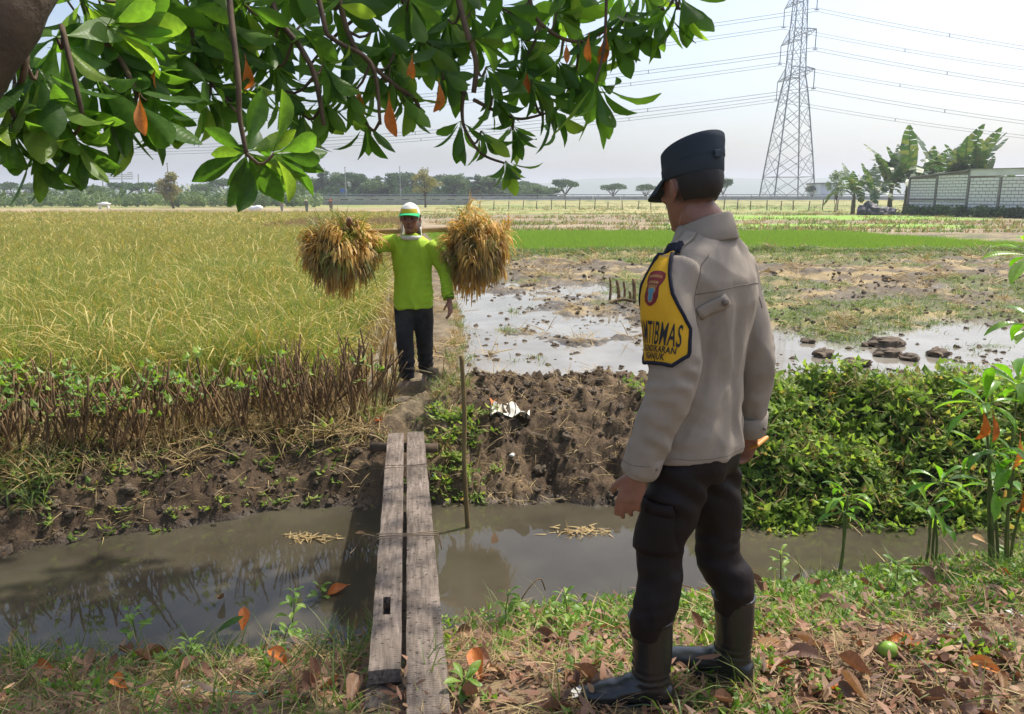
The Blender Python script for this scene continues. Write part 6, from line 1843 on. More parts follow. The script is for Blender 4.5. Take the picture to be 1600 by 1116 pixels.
def build_farmer():
    pos = P(650, 603, -.12); pos = np.array([pos[0], pos[1] - .02, float(height(np.array([pos[0]]), np.array([pos[1]]))[0])])
    TH = R(176)
    SH = G(166, 200, 50)
    M_GSH = mat_cloth('lime_shirt', SH, .7, 700, .22, .3)
    M_FP = mat_cloth('faded_dark_trousers', G(44, 42, 44), .85, fold=.35, stain=G(70, 68, 66))
    M_WHT = mat_cloth('white_cloth', G(226, 222, 214), .85)
    M_GRN = mat_cloth('green_brim', G(46, 178, 110), .7)
    M_YLW = mat_cloth('yellow_cap_front', G(202, 180, 60), .75)
    root = thing('person', 'man in lime green shirt and white cap carrying a shoulder pole up the path', 'person', pos)
    A = Person(root, pos, TH)
    k = .955
    HO = np.array([.0, .055, 1.485])
    HY, HP = R(3), R(-3)
    fl, fr = np.array([-.075, -.10, 0]), np.array([.055, .16, 0])     # right foot forward, left behind
    Ls, Le, Lw = np.array([-.175, 0, 1.255]), np.array([-.275, -.03, 1.02]), np.array([-.33, .07, .80])
    Rs, Re, Rw = np.array([.172, .0, 1.275]), np.array([.375, .085, 1.215]), np.array([.43, .205, 1.37])
    dL = nrm(Lw - Le); dR = nrm(Rw - Re)
    hl = hand(Lw + dL * .02, nrm(dL + (0, .0, -.5)), (.8, -.3, 0), (.35, .9, 0), .95, .4)
    hr = hand(Rw + dR * .005, nrm(dR + (.25, .25, .1)), (.2, -.6, .6), (-.75, .4, .3), .95, .95, .4)
    hi = [(place(v, HY, HP, 0, HO), f) for v, f in head_items()]
    inner = [tube([HO + (0, 0, -.055), (0, .0, 1.37), (0, -.02, 1.26)], [.055, .057, .07], 16, 8),
             loft([((0, 0, .78), .12, .085, 0), ((0, 0, .95), .12, .08, 0), ((0, 0, 1.18), .145, .085, 0), ((0, 0, 1.27), .12, .065, 0), ((0, 0, 1.33), .06, .05, 0)], 20),
             tube([Ls, Le, Lw + dL * .02], [.048, .04, .026], 12, 14), tube([Rs, Re, Rw + dR * .005], [.048, .04, .026], 12, 14)]
    for f, sx in ((fl, -1), (fr, 1)):
        kn = np.array([f[0] * .88 + sx * .018, f[1] * .5 + .035, .43])
        an = np.array([f[0], f[1] - .03, .08])
        inner.append(tube([(sx * .078, 0, .76), kn, an, an + (0, 0, -.03)], [.045, .032, .032, .034], 12, 14))
        yaw = R(14) * -sx; dv = np.array([-math.sin(yaw), math.cos(yaw), 0]); rv = np.array([math.cos(yaw), math.sin(yaw), 0]); up = np.array([0, 0, 1.])
        b = np.array([f[0], f[1], 0])
        inner.append(loft([(b - dv * .075 + up * .03, rv * .018, up * .02), (b - dv * .06 + up * .034, rv * .03, up * .032), (b - dv * .02 + up * .04, rv * .034, up * .04), (b + dv * .04 + up * .034, rv * .038, up * .032), (b + dv * .10 + up * .022, rv * .044, up * .02), (b + dv * .13 + up * .018, rv * .042, up * .015)], 18))
        for q in range(5):
            o_ = (q - 2) * .017 * sx * -1; L = (.05, .045, .042, .036, .03)[q]
            inner.append(tube([b + dv * .12 + rv * o_ + up * .016, b + dv * (.12 + L * .6) + rv * o_ * 1.1 + up * .016, b + dv * (.12 + L) + rv * o_ * 1.12 + up * .011], [.011 if q == 0 else .0085] * 2 + [.006], 8, 6))
    V, F, N = union(hi + inner + hl + hr, .005, 4)
    hc = (V - HO) @ np.array(Matrix.Rotation(HY, 3, 'Z') @ Matrix.Rotation(HP, 3, 'X'))
    for s in (-1, 1):
        d = np.linalg.norm((hc - np.array([s * .031, .088, .004])) / np.array([1.4, 1, .9]), axis=1)
        V = V - N * (.008 * np.exp(-(d / .012) ** 2))[:, None]
    C = np.tile(np.array(G(132, 88, 68)), (len(V), 1))
    lip = np.exp(-(np.linalg.norm((hc - np.array([0, .098, -.065])) / np.array([1.9, 1, .6]), axis=1) / .012) ** 2)
    C = C * (1 - .45 * lip[:, None] * np.array([.6, 1, .9]))
    brow = np.zeros(len(V))
    for s in (-1, 1): brow = np.maximum(brow, np.exp(-(np.linalg.norm((hc - np.array([s * .033, .093, .024])) / np.array([2.4, 1, .6]), axis=1) / .009) ** 2))
    C = C * (1 - .8 * brow[:, None])
    mud = sstep(.16, .03, V[:, 2]); C = C * (1 - .75 * mud[:, None]) + np.array(G(104, 92, 76)) * .75 * mud[:, None]
    body = A.add('body', V, F, SKIN); setcol(body.data, C)
    Mh = lambda p: place(np.array([p]), HY, HP, 0, HO)[0]
    for s in (-1, 1): A.add('eye', *ball(Mh((s * .031, .082, .004)), .0085, 12, 8), M_INK)
    # cap: white crown, yellow front, green brim
    cv, cf = ball((0, -.010, .036), (.0855, .108, .098), 36, 24)
    f_cr = [f for f in cf if cv[list(f)].mean(0)[2] > .042 or (cv[list(f)].mean(0)[1] < .02 and cv[list(f)].mean(0)[2] > -.035)]
    A.add('cap', place(cv + (n3(cv, 22, 3) * .002)[:, None], HY, HP, 0, HO), f_cr, M_WHT)
    f_fr = [f for f in cf if .034 < cv[list(f)].mean(0)[2] < .082 and cv[list(f)].mean(0)[1] > .035]
    A.add('cap_front', place((cv - (0, -.01, .036)) * 1.02 + (0, -.01, .036), HY, HP, 0, HO), f_fr, M_YLW)
    nu, nv = 22, 6; VV = []
    for i in range(nu):
        a = R(-78 + 156 * i / (nu - 1))
        for j in range(nv):
            t_ = j / (nv - 1); ext = .055 * math.cos(a * .95) ** .6 * t_
            VV.append((math.sin(a) * (.083 + ext * .45), -.010 + math.cos(a) * .100 + ext, .046 - .012 * t_ - .012 * t_ * abs(math.sin(a)) ** 2 * 2))
    VV = np.array(VV)
    v2, f2 = thick(VV, np.tile((0, 0, 1.), (len(VV), 1)), grid_faces(nu, nv), nu, nv, .006)
    A.add('brim', place(v2, HY, HP, 0, HO), f2, M_GRN)
    # towel round the neck, hanging from the cap at the sides
    tw = loft([((0, .012, 1.30), .088, .092, 0), ((0, .014, 1.335), .094, .10, 0), ((0, .012, 1.375), .088, .096, 0), ((0, .004, 1.41), .088, .088, 0), ((0, -.012, 1.46), .088, .082, 0), ((0, -.02, 1.50), .087, .084, 0)], 40, False)
    fs = [f for f in tw[1] if not (tw[0][list(f)].mean(0)[1] > .035 and tw[0][list(f)].mean(0)[2] > 1.335) and not (tw[0][list(f)].mean(0)[1] > .0 and tw[0][list(f)].mean(0)[2] > 1.42)]
    tv = tw[0] + (n3(tw[0] * np.array([1, 1, .5]), 26, 4) * .007)[:, None] * nrm((.3, 1, .2))
    o = A.add('towel', tv, fs, M_WHT); o.modifiers.new('thickness', 'SOLIDIFY').thickness = .008
    # shirt
    tor = loft([((0, 0, .70), .168, .122, 0), ((0, 0, .76), .168, .124, 0), ((0, 0, .90), .160, .116, 0), ((0, -.004, 1.05), .166, .116, 0), ((0, -.01, 1.16), .178, .116, 0), ((0, -.01, 1.24), .178, .102, 0), ((0, -.006, 1.29), .140, .084, 0), ((0, 0, 1.325), .09, .072, 0), ((0, .004, 1.345), .072, .066, 0)], 40, True, 2.3)
    sl = tube([Ls + (.03, 0, .005), Ls + (-.02, 0, -.05), (Ls + Le) / 2, Le, (Le + Lw) / 2, Lw], [.07, .07, .064, .058, .05, .045], 22, 24)
    sr = tube([Rs + (-.04, 0, -.004), Rs + (.04, .012, -.012), (Rs + Re) / 2, Re, (Re + Rw) / 2, Rw - dR * .01], [.074, .068, .062, .057, .05, .046], 22, 24)
    V, F, N = union([tor, sl, sr], .0075, 3)
    x, y, z = V[:, 0], V[:, 1], V[:, 2]
    arm = sstep(.18, .21, np.abs(x))
    d_ = .010 * n3(np.stack([x + z * .3, y, z * .28], 1), 16, 51) + .009 * (1 - np.abs(n3(np.stack([x - z * .4, y, z * .4], 1), 11, 57)) * 2) + .006 * n3(np.stack([x * 1 - z * .7, y, z * .6], 1), 12, 52) * (1 - arm)
    fl_ = np.cos(z * 210 + x * 90 + n3(V, 9, 53) * 3.5)
    d_ = d_ + .0045 * fl_ * arm * (sstep(1.1, .95, z) + (x > .25) * .5)
    side = np.exp(-((x + .15) / .03) ** 2) * sstep(1.05, .9, z); d_ = d_ + .006 * np.cos(z * 120 + y * 30) * side
    V = V + N * d_[:, None]
    A.add('shirt', V, F, M_GSH)
    for w_, q in ((Lw, dL), (Rw - dR * .01, dR)):
        T, U, W = frames([w_ - q * .03, w_ + q * .02])
        A.add('cuff', *loft([(w_ - q * .03, U[0] * .047, W[0] * .049), (w_ + q * .012, U[0] * .046, W[0] * .047), (w_ + q * .013, U[0] * .036, W[0] * .038)], 22, False), mat_cloth('dark_green_cuff', G(96, 140, 30), .8))
    # trousers
    items = [loft([((0, 0, .86), .14, .10, 0), ((0, 0, .78), .152, .114, 0), ((0, 0, .72), .152, .112, 0), ((0, 0, .67), .12, .09, 0)], 32, True, 2.2)]
    for f, sx in ((fl, -1), (fr, 1)):
        kn = np.array([f[0] * .88 + sx * .018, f[1] * .5 + .035, .43]); hp = np.array([sx * .078, 0, .72])
        items.append(tube([hp, hp * .5 + kn * .5, kn, (f[0], f[1] * .85 - .02, .22), (f[0], f[1] - .035, .085)], [(.085, .098), (.083, .093), (.074, .078), (.066, .072), (.058, .066)], 24, 22))
    V, F, N = union(items, .009, 4)
    x, y, z = V[:, 0], V[:, 1], V[:, 2]
    V = V + N * (.007 * n3(np.stack([x, y, z * .4], 1), 14, 61) + .005 * np.sin(z * 95 + n3(V, 7, 62) * 4) * np.exp(-((z - .2) / .14) ** 2))[:, None]
    A.add('trousers', V, F, M_FP)
    # pole and bundles
    a = A.w(np.array([[.82, .135, 1.315], [.45, .09, 1.368], [.0, -.075, 1.372], [-.3, -.10, 1.385], [-.66, -.12, 1.40]]))
    o = part('carrying_pole', tube(a, [(.014, .022)] * 5, 10, 26), mat_plain('pole_wood', G(176, 146, 104), G(136, 108, 74), 8, .7, .3, 40, .003, stretch=(.3, 1, 1)), None, True)
    tag(o, 'flat bamboo shoulder pole resting behind the neck of the man in lime green', 'carrying pole')
    lb = PD(533, 392, a[0][1] - .02); rb = PD(744, 390, a[-1][1])
    rice_bundle(lb, (.86, .8, .80), 'left hand drooping rice bundle, wider and greener, hung on the pole by the raised arm', 31, None)
    rice_bundle(rb, (.76, .74, .86), 'right hand rice bundle, taller and more golden, hung on the pole behind the lowered arm', 32, None)
build_farmer()
# ------------------------------------------------------------------ plank bridge
def mat_wood(name, saw):
    t = NT(name)
    vec = t.coord('Object', (1, .09, 1))
    n = t.noise(vec, 60, 6, .65, .4); big = t.noise(t.coord('Object', (1, .6, 1)), 6, 5)
    c = t.ramp(n, [(.25, G(80, 71, 63)), (.5, G(124, 112, 102)), (.78, G(164, 150, 138))])
    c = t.mix(1.0, c, t.ramp(big, [(.3, (.5, .48, .46)), (.6, (1.04, 1.02, 1.0))]), 'MULTIPLY')
    dots = t.noise(t.coord('Object'), 42, 3)
    c = t.mix(t.ramp(dots, [(.58, (0, 0, 0)), (.68, (.85, .85, .85))]), c, G(46, 40, 35))
    t.l(c, t.b.inputs['Base Color']); t.b.inputs['Roughness'].default_value = .85; t.b.inputs['Specular IOR Level'].default_value = .25
    b = t.bump(n, .5, .004)
    if saw:
        w = t.n('TexWave'); w.bands_direction = 'Y'; w.inputs['Scale'].default_value = 26; w.inputs['Distortion'].default_value = 2.2; w.inputs['Detail'].default_value = 2; w.inputs['Detail Scale'].default_value = 2
        t.l(t.coord('Object'), w.inputs['Vector']); b = t.bump(w.outputs[1], saw, .004, b)
    t.l(b, t.b.inputs['Normal'])
    return t.m
def build_bridge():
    zf, zn = .0, .035
    def quad(nl, nr, fl_, fr_): return [P(*nl, zn), P(*nr, zn), P(*fr_, -.045), P(*fl_, -.045)]
    rq = quad((635, 1150), (708, 1150), (636, 675), (662, 674)); lq = quad((576, 1046), (626, 1046), (606, 677), (631, 676))
    base = (rq[0] + lq[0]) / 2; base[2] = 0
    t = thing('plank_bridge', 'footbridge of weathered grey planks tied side by side across the ditch', 'bridge', base)
    def plank(q, th, mat, lab, hole=None, seed=0):
        r = np.random.default_rng(seed)
        y0 = (q[0] + q[1]) / 2; y1 = (q[2] + q[3]) / 2; d = y1 - y0; L = np.linalg.norm(d); d /= L
        x = nrm(np.cross(d, (0, 0, 1))); z = np.cross(x, d)
        w0 = np.linalg.norm(q[1] - q[0]) / 2; w1 = np.linalg.norm(q[3] - q[2]) / 2
        ys = list(np.linspace(0, L, 40)); us = [-1, -.35, .2, 1]
        if hole: ys = sorted([v for v in ys if not hole[0] - .02 < v < hole[1] + .02] + list(hole))
        V = []; n = len(us)
        for yv in ys:
            w = w0 + (w1 - w0) * yv / L; e = [r.uniform(-.0018, .0018) for _ in range(2)]
            for zz in (0, -th):
                for u in us: V.append((u * w + (e[0] if u == -1 else e[1] if u == 1 else 0), yv, zz - (.003 if abs(u) == 1 and zz == 0 else 0) + r.uniform(-.0008, .0008)))
        V = np.array(V); F = []; m = 2 * n
        for i in range(len(ys) - 1):
            hl = hole and abs(ys[i] - hole[0]) < 1e-6
            for k in range(n - 1):
                a, b = i * m + k, (i + 1) * m + k
                if hl and k == 1: continue
                F += [(a, a + 1, b + 1, b), (b + n, b + n + 1, a + n + 1, a + n)]
            F += [(i * m, (i + 1) * m, (i + 1) * m + n, i * m + n), (i * m + n - 1, i * m + 2 * n - 1, (i + 1) * m + 2 * n - 1, (i + 1) * m + n - 1)]
            if hl:
                a, b = i * m, (i + 1) * m
                F += [(a + 1, b + 1, b + 1 + n, a + 1 + n), (b + 2, a + 2, a + 2 + n, b + 2 + n), (a + 2, a + 1, a + 1 + n, a + 2 + n), (b + 1, b + 2, b + 2 + n, b + 1 + n)]
        F.append(tuple(range(0, n)) + tuple(range(2 * n - 1, n - 1, -1))); e = (len(ys) - 1) * m
        F.append(tuple(range(e + n - 1, e - 1, -1)) + tuple(range(e + n, e + 2 * n)))
        o = link('plank', newmesh('plank', V, F, mat), t)
        M = Matrix((x, d, z)).transposed().to_4x4(); M.translation = Vector(y0 - base); o.matrix_local = M
        if lab: o['label'] = lab
        return y0, d, L, x
    MW1, MW2 = mat_wood('grey_plank', .18), mat_wood('sawn_plank', .6)
    y0, d, L, x = plank(rq, .048, MW2, 'longer right plank with rough saw marks across it', None, 1)
    y0l, dl, Ll, xl = None, None, None, None
    yy0 = (lq[0] + lq[1]) / 2
    h0 = np.linalg.norm(P(605, 962, .02) - yy0); h1 = np.linalg.norm(P(605, 933, .02) - yy0)
    plank(lq, .05, MW1, 'left plank with a small mortise slot', (h0, h1), 2)
    lo = [P(570, 1104, -.028), P(630, 1104, -.028), P(640, 800, -.10), P(604, 800, -.10)]
    plank(lo, .045, MW1, 'short lower plank lying under the left one', None, 3)
    # cross bearers in the mud and the wire ties
    fb = P(634, 690, -.10); part('bearer', tube([fb + (-.25, .03, -.05), fb + (.22, 0, -.05)], .035, 8), M_TWIG, t, True)
    nbp = P(615, 1075, -.10); part('bearer', tube([nbp + (-.28, 0, -.03), nbp + (.3, .02, -.03)], .035, 8), M_TWIG, t, True)
    M_WIRET = mat_plain('rusty_wire', G(150, 130, 108), G(110, 92, 74), 20, .7, 0)
    for (pa, pb, dz) in (((589, 838), (683, 834), 3), ((601, 725), (666, 723), 2)):
        for k in range(dz):
            a = P(pa[0], pa[1] + k * 4 - 3, .014); b = P(pb[0], pb[1] + k * 3 - 3, .014)
            a[2] = b[2] = np.interp(a[1], [2.0, 5.4], [.045, -.036]) 
            m = (a + b) / 2 + (0, .01 * (k - 1), .004)
            part('tie', tube([a + (-.03, .01, -.07), a + (-.004, 0, -.004), a + (.02, 0, .004), m, b + (-.02, 0, .004), b + (.006, 0, -.004), b + (.02, 0, -.07)], .0024, 5, 30), M_WIRET, t, True)
    a = P(586, 838, .0); part('tie', tube([a, a + (-.05, -.03, .02), a + (-.09, -.01, -.05), a + (-.11, -.06, -.06)], .002, 5, 12), M_WIRET, t, True)
build_bridge()
# upright pole in the ditch edge
b = P(731, 824, ZW); tp = P(722, 556, -.2); tp = PD(721, 556, b[1] + .05)
t = thing('stick_pole', 'thin upright wooden stick standing in the ditch beside the bridge', 'stick', b)
part('stick', tube([b + (0, 0, -.15), b, b + (tp - b) * .35 + (-.008, 0, 0), b + (tp - b) * .7 + (.006, 0, 0), tp], [.017, .0165, .0155, .0145, .014], 10, 24, .04), mat_plain('stick_wood', G(134, 112, 72), G(96, 80, 50), 10, .8, .4, 30, .004, stretch=(1, 1, .3)), t, True)
# stub of concrete post and flat stone on the path
c = P(677, 612, -.10); c[2] = float(height(np.array([c[0]]), np.array([c[1]]))[0])
v, f, n_ = union([tube([c + (0, 0, -.1), c + (0, 0, .10), c + (.004, 0, .135)], [.058, .055, .045], 12)], .012, 2); v = v + n_ * (n3(v, 20, 3) * .006)[:, None]
o = part('stone_stub', (v, f), mat_plain('grey_stone', G(118, 104, 86), G(84, 74, 62), 10, .9, .6, 30, .01), None, True); tag(o, 'short grey stone stub standing beside the bare foot of the farmer', 'stone')
c = P(630, 634, -.10); c[2] = float(height(np.array([c[0]]), np.array([c[1]]))[0])
v, f = ball(c + (0, 0, .0), (.13, .10, .035), 16, 8); v = v + (n3(v, 14, 5) * .008)[:, None]
o = part('flat_stone', (v, f), MATS['grey_stone'], None, True); tag(o, 'flat grey stone step on the path before the bridge', 'stone')
# plastic wrapper on the mud
def wrapper():
    c = P(797, 647, -.05); c[2] = float(height(np.array([c[0]]), np.array([c[1]]))[0])
    nu, nv = 12, 8; VV = []
    for i in range(nu):
        for j in range(nv):
            u, v = (i / (nu - 1) - .5) * .30, (j / (nv - 1) - .5) * .17
            VV.append((u, v - .25 * u, .03 + .028 * math.sin(u * 32 + v * 20) + .018 * math.sin(v * 50 - u * 10)))
    VV = np.array(VV) + c; VV[:, 2] = np.maximum(VV[:, 2], height(VV[:, 0], VV[:, 1]) + .006)
    v2, f2 = thick(VV, np.tile((0, 0, 1.), (len(VV), 1)), grid_faces(nu, nv), nu, nv, .002)
    t = NT('striped_plastic'); w = t.n('TexWave'); w.inputs['Scale'].default_value = 7; w.inputs['Distortion'].default_value = 3; t.l(t.coord('Object'), w.inputs['Vector'])
    t.l(t.ramp(w.outputs[0], [(.84, G(214, 210, 194)), (.9, G(70, 68, 62))]), t.b.inputs['Base Color']); t.b.inputs['Roughness'].default_value = .4
    o = part('plastic_wrapper', (v2, f2), t.m, None, True); tag(o, 'crumpled white and black plastic wrapper on the mud bank', 'litter')
wrapper()
def scrap(px, py, s, colr, lab, seed, z=None):
    c = P(px, py, -.05); c[2] = float(height(np.array([c[0]]), np.array([c[1]]))[0]) if z is None else z
    v, f = ball((0, 0, 0), (s, s * .8, s * .45), 9, 6); v = v * (1 + n3(v, 1.2 / s, seed)[:, None] * .4) + c + (0, 0, s * .3)
    o = part('litter_scrap', (v, f), mat_plain('scrap_%d' % seed, colr, tuple(q * .8 for q in colr), 20, .5, .2), None); tag(o, lab, 'litter')
scrap(679, 681, .028, G(70, 110, 130), 'small crumpled blue scrap beside the far end of the bridge', 1)
scrap(704, 641, .022, G(206, 120, 150), 'small pink scrap on the mud behind the stick', 2)
scrap(800, 667, .030, G(210, 208, 200), 'small crumpled white scrap just below the striped wrapper', 3)
scrap(876, 1064, .012, G(60, 130, 170), 'tiny blue scrap on the leaf litter left of the black boot', 4)
def ribbon(pts, lab):
    q = [P(x, y, .02) for x, y in pts]
    for p in q: p[2] = float(height(np.array([p[0]]), np.array([p[1]]))[0]) + .02
    o = part('twine', tube(q, .0025, 5, 24), mat_plain('green_twine', G(70, 170, 150), G(60, 150, 132), 20, .5, 0), None, True); tag(o, lab, 'twine')
ribbon([(306, 1030), (312, 1020), (330, 1017), (360, 1024), (385, 1030), (408, 1033), (426, 1026)], 'strand of turquoise twine lying in the grass left of the bridge')

# ------------------------------------------------------------------ saplings on the right
def sapling(base, tops, lab, L, seed, name='sapling', orange=0, z0=None):
    """tops: list of (px, py, D, leaves)"""
    r = random.Random(seed)
    base = np.array(base, float); base[2] = float(height(base[:1], base[1:2])[0]) if z0 is None else z0
    t = thing(name, lab, 'sapling', base, None)
    O = Vector(base)
    for (px, py, D, n, b0) in tops:
        p = PD(px, py, D); s0 = base + np.array([b0, r.uniform(-.02, .02), -.02])
        m = (p + s0) / 2 + np.array([r.uniform(-.02, .02), 0, 0])
        part('stem', tube([s0, m, p], [.0085, .0075, .005], 7, 10), M_SSTEM, t, True)
        ms = leaf_mats(p, (r.uniform(-.15, .15), r.uniform(-.15, .15), 1), n, L, (18, 112), r, r.uniform(0, 6))
        for k, M in enumerate(ms):
            o = link('leaf', SL[r.randrange(4)], t); o.matrix_local = Matrix.Translation(-O) @ M
    return t, O
M_SSTEM = mat_plain('green_stem', G(112, 120, 62), G(84, 92, 50), 10, .6, .2)
def nb(px, py):
    z = -.1
    for _ in range(4):
        p = P(px, py, z); z = float(height(p[:1], p[1:2])[0])
    return p
b1 = nb(1309, 898); sapling(b1, [(1318, 800, b1[1], 7, 0), (1325, 775, b1[1], 5, .0)], 'smallest green sapling alone at the water edge right of the officer', .15, 1)
b2 = nb(1450, 884); sapling(b2, [(1452, 790, b2[1], 6, -.01), (1470, 752, b2[1] + .04, 8, .03), (1462, 812, b2[1], 4, .02)], 'middle sized sapling with two thin dark stems by the water', .16, 2)
b3 = nb(1562, 880)
t3, O3 = sapling(b3, [(1540, 630, b3[1] + .02, 12, -.03), (1546, 708, b3[1], 8, -.03), (1590, 600, b3[1] + .06, 10, .05), (1585, 725, b3[1] - .05, 8, .03), (1600, 780, b3[1] - .04, 8, .05), (1552, 760, b3[1], 6, 0)], 'tall leafy sapling with orange withered leaves at the right edge', .195, 3)
for px, py, L in ((1537, 645, .165), (1552, 648, .15), (1594, 685, .17), (1597, 765, .15)):
    o = link('leaf', TLO[px % 2], t3); o['label'] = 'withered orange leaf hanging below the green ones'
    o.matrix_local = Matrix.Translation(-O3) @ Matrix.Translation(Vector(PD(px, py, b3[1] - .05))) @ aim((random.uniform(-.15, .15), -.1, -1), (.2, -1, 0)).to_4x4() @ Matrix.Scale(L, 4)
b4 = nb(1690, 900)
sapling(b4, [(1612, 398, b4[1] + .05, 11, -.05), (1618, 508, b4[1], 9, -.04), (1700, 360, b4[1] + .1, 10, 0), (1660, 600, b4[1], 8, .03)], 'tallest sapling, mostly past the right edge, only bright leaf tips showing', .20, 4)

# ------------------------------------------------------------------ fallen leaves
def drop(px, py, kind, s, lab, cat='fallen leaf', z=None, grp=None, rz=None, tilt=None):
    if z is None: p = nb(px, py)
    else: p = P(px, py, z)
    o = link('fallen_leaf', FL[kind]); r = random
    o.location = (p[0], p[1], p[2] + .012 * s / .15); o.scale = (s, s, s)
    o.rotation_euler = (r.uniform(-.25, .25) if tilt is None else tilt, r.uniform(-.5, .5), r.uniform(0, 6.28) if rz is None else rz)
    return tag(o, lab, cat, grp)
for px, py, k, s, rz, tl, lab in (
    (1238, 1016, 5, .17, 1.5, .05, 'large pale tan fallen leaf lying flat to the right of the right boot'),
    (1235, 1050, 3, .15, 1.7, .1, 'reddish orange fallen leaf just below the pale tan one'),
    (1300, 1042, 0, .20, 1.3, .1, 'long dark brown curled leaf right of the reddish orange one'),
    (1290, 1018, 1, .15, 1.5, .1, 'rusty brown leaf beside the pale tan one on the grass'),
    (1450, 1020, 3, .17, 1.2, .1, 'bright orange leaf right of the green fruit'),
    (1350, 1088, 3, .14, 1.3, .1, 'orange leaf lying in the litter near the bottom edge'),
    (1195, 935, 1, .14, .3, .5, 'tan curled leaf propped on the herbs right of the officer'),
    (1250, 945, 2, .16, 2.2, .5, 'pointed brown leaf standing out of the herbs'),
    (1318, 948, 0, .15, 1.4, .2, 'brown leaf half buried in the green herbs'),
    (1462, 920, 2, .17, .1, .9, 'tall brown leaf standing upright among the herbs by the bank'),
    (1492, 962, 0, .15, 1.5, .2, 'dark red brown leaf lying on the herbs at the right'),
    (1490, 1066, 2, .20, 1.6, .2, 'long curled brown leaf in the lower right corner area'),
    (1586, 903, 3, .11, 1.2, .3, 'small orange leaf at the right edge below the tall sapling'),
    (1572, 1062, 3, .15, .8, .2, 'orange brown leaf at the lower right edge'),
    (1175, 1086, 2, .24, .9, .1, 'long rust red curled leaf curving beside the heel of the right boot'),
    (752, 1072, 3, .17, .2, .6, 'curled orange leaf standing on its edge right of the bridge'),
    (378, 992, 3, .16, .4, 1.0, 'orange leaf standing up in the grass left of the bridge'),
    (86, 1050, 3, .14, 1.4, .2, 'orange brown leaf in the dark grass at far left'),
    (246, 1042, 1, .14, 1.5, .2, 'rusty leaf in the shaded grass below the water'),
    (200, 1083, 3, .14, .9, .2, 'orange brown leaf near the bottom left edge'),
    (452, 1046, 3, .16, .9, .4, 'orange brown pointed leaf tilted up just left of the bridge'),
    (880, 1010, 1, .14, 1.2, .2, 'reddish brown leaf on the litter between bridge and officer'),
    (745, 1000, 2, .15, 1.0, .3, 'purple brown curled leaf beside the right plank'),
    (1060, 985, 3, .09, 1.2, .3, 'small orange leaf between the two boots'),
    (955, 1075, 1, .15, 1.6, .2, 'red brown leaf in front of the left boot toe'),
    (1100, 1008, 1, .15, .4, .4, 'brown leaf leaning behind the right boot')):
    drop(px, py, k, s * .85, lab, rz=rz, tilt=tl * .8)
for px, py, k, s, lab in ((890, 680, 3, .14, 'bright orange leaf alone in the middle of the bare mud bank'), (745, 703, 3, .17, 'orange leaf on the mud just right of the stick'), (732, 632, 2, .20, 'curled orange brown leaf behind the top of the mud by the stick'), (768, 634, 3, .16, 'flat orange leaf left of the striped wrapper'), (694, 682, 5, .14, 'tan leaf beside the blue scrap at the bridge end'),
        (731, 787, 3, .14, 'orange leaf at the foot of the stick by the water'), (596, 660, 3, .15, 'orange leaf in the dry grass left of the bridge end'), (604, 606, 3, .15, 'orange leaf on the path left of the farmer feet'), (934, 717, 0, .14, 'brown leaf on the mud bank close to the officer sleeve'), (715, 775, 0, .15, 'brown leaf left of the stick foot'), (790, 640, 0, .13, 'brown leaf tucked above the striped wrapper'), (360, 738, 0, .16, 'brown leaf on the left bank below the cut shrubs'), (500, 722, 3, .11, 'small orange leaf under the cut shrubs near the bridge'), (185, 796, 0, .16, 'grey brown leaf at the left mud edge')):
    drop(px, py, k, s, lab)
for px, py, k, s, z, lab in ((543, 917, 3, .13, ZW, 'reddish leaf floating beside the left plank'), (350, 935, 1, .10, ZW, 'brown leaf floating in the dark water at left'), (14, 858, 3, .13, ZW, 'orange leaf on the wet mud at the far left edge'), (830, 598, 3, .14, ZP, 'orange leaf lying in the flooded paddy beyond the mud bank'), (882, 602, 5, .14, ZP, 'pale tan leaf in the flooded paddy right of the orange one'), (1540, 850, 5, .10, -.3, 'tan leaf caught in the grass below the tall sapling'), (572, 835, 5, .07, ZW, 'small yellow leaf floating left of the bridge')):
    drop(px, py, k, s, lab, z=z + .006, tilt=.05)
# debris rafts on the water
for px, py, lab, sd in ((490, 842, 'raft of yellow dead leaves floating left of the bridge', 5), (910, 832, 'small raft of straw and leaves floating right of the stick', 6)):
    p = P(px, py, ZW); r = np.random.default_rng(sd); n = 90
    b = np.stack([r.normal(0, .09, n), r.normal(0, .03, n), r.uniform(0, .015, n)], 1); d = rdir(n); d[:, 2] *= .12; d /= np.linalg.norm(d, axis=1)[:, None]
    o = part('floating_debris', (lambda v: (v[0] + p, v[1]))(blades(b, d, r.uniform(.03, .10, n), r.uniform(.003, .015, n), np.full(n, .05), 3, side=np.cross(d, (0, 0, 1.)))), M_STRAW, None); tag(o, lab, 'debris')
# the rest of the dropped leaves, alike
n = 0
zones = [((720, 960), (1000, 1110), 22, 'dead brown leaf in the litter between the bridge and the officer', 'dead leaves between bridge and officer'), ((1130, 1600), (900, 1000), 30, 'brown dead leaf among the green herbs on the right bank', 'dead leaves among the herbs at right'), ((1150, 1600), (1000, 1116), 60, 'brown dead leaf in the litter at the lower right', 'dead leaves in the litter at lower right'), ((0, 570), (1010, 1112), 28, 'dead leaf in the shaded grass left of the bridge', 'dead leaves left of the bridge')]
for (xa, xb_), (ya, yb), cnt, lab, grp in zones:
    for k in range(cnt):
        drop(random.uniform(xa, xb_), random.uniform(ya, yb), random.choice([0, 1, 2, 4, 6, 6, 0]), random.uniform(.07, .14), lab, grp=grp)
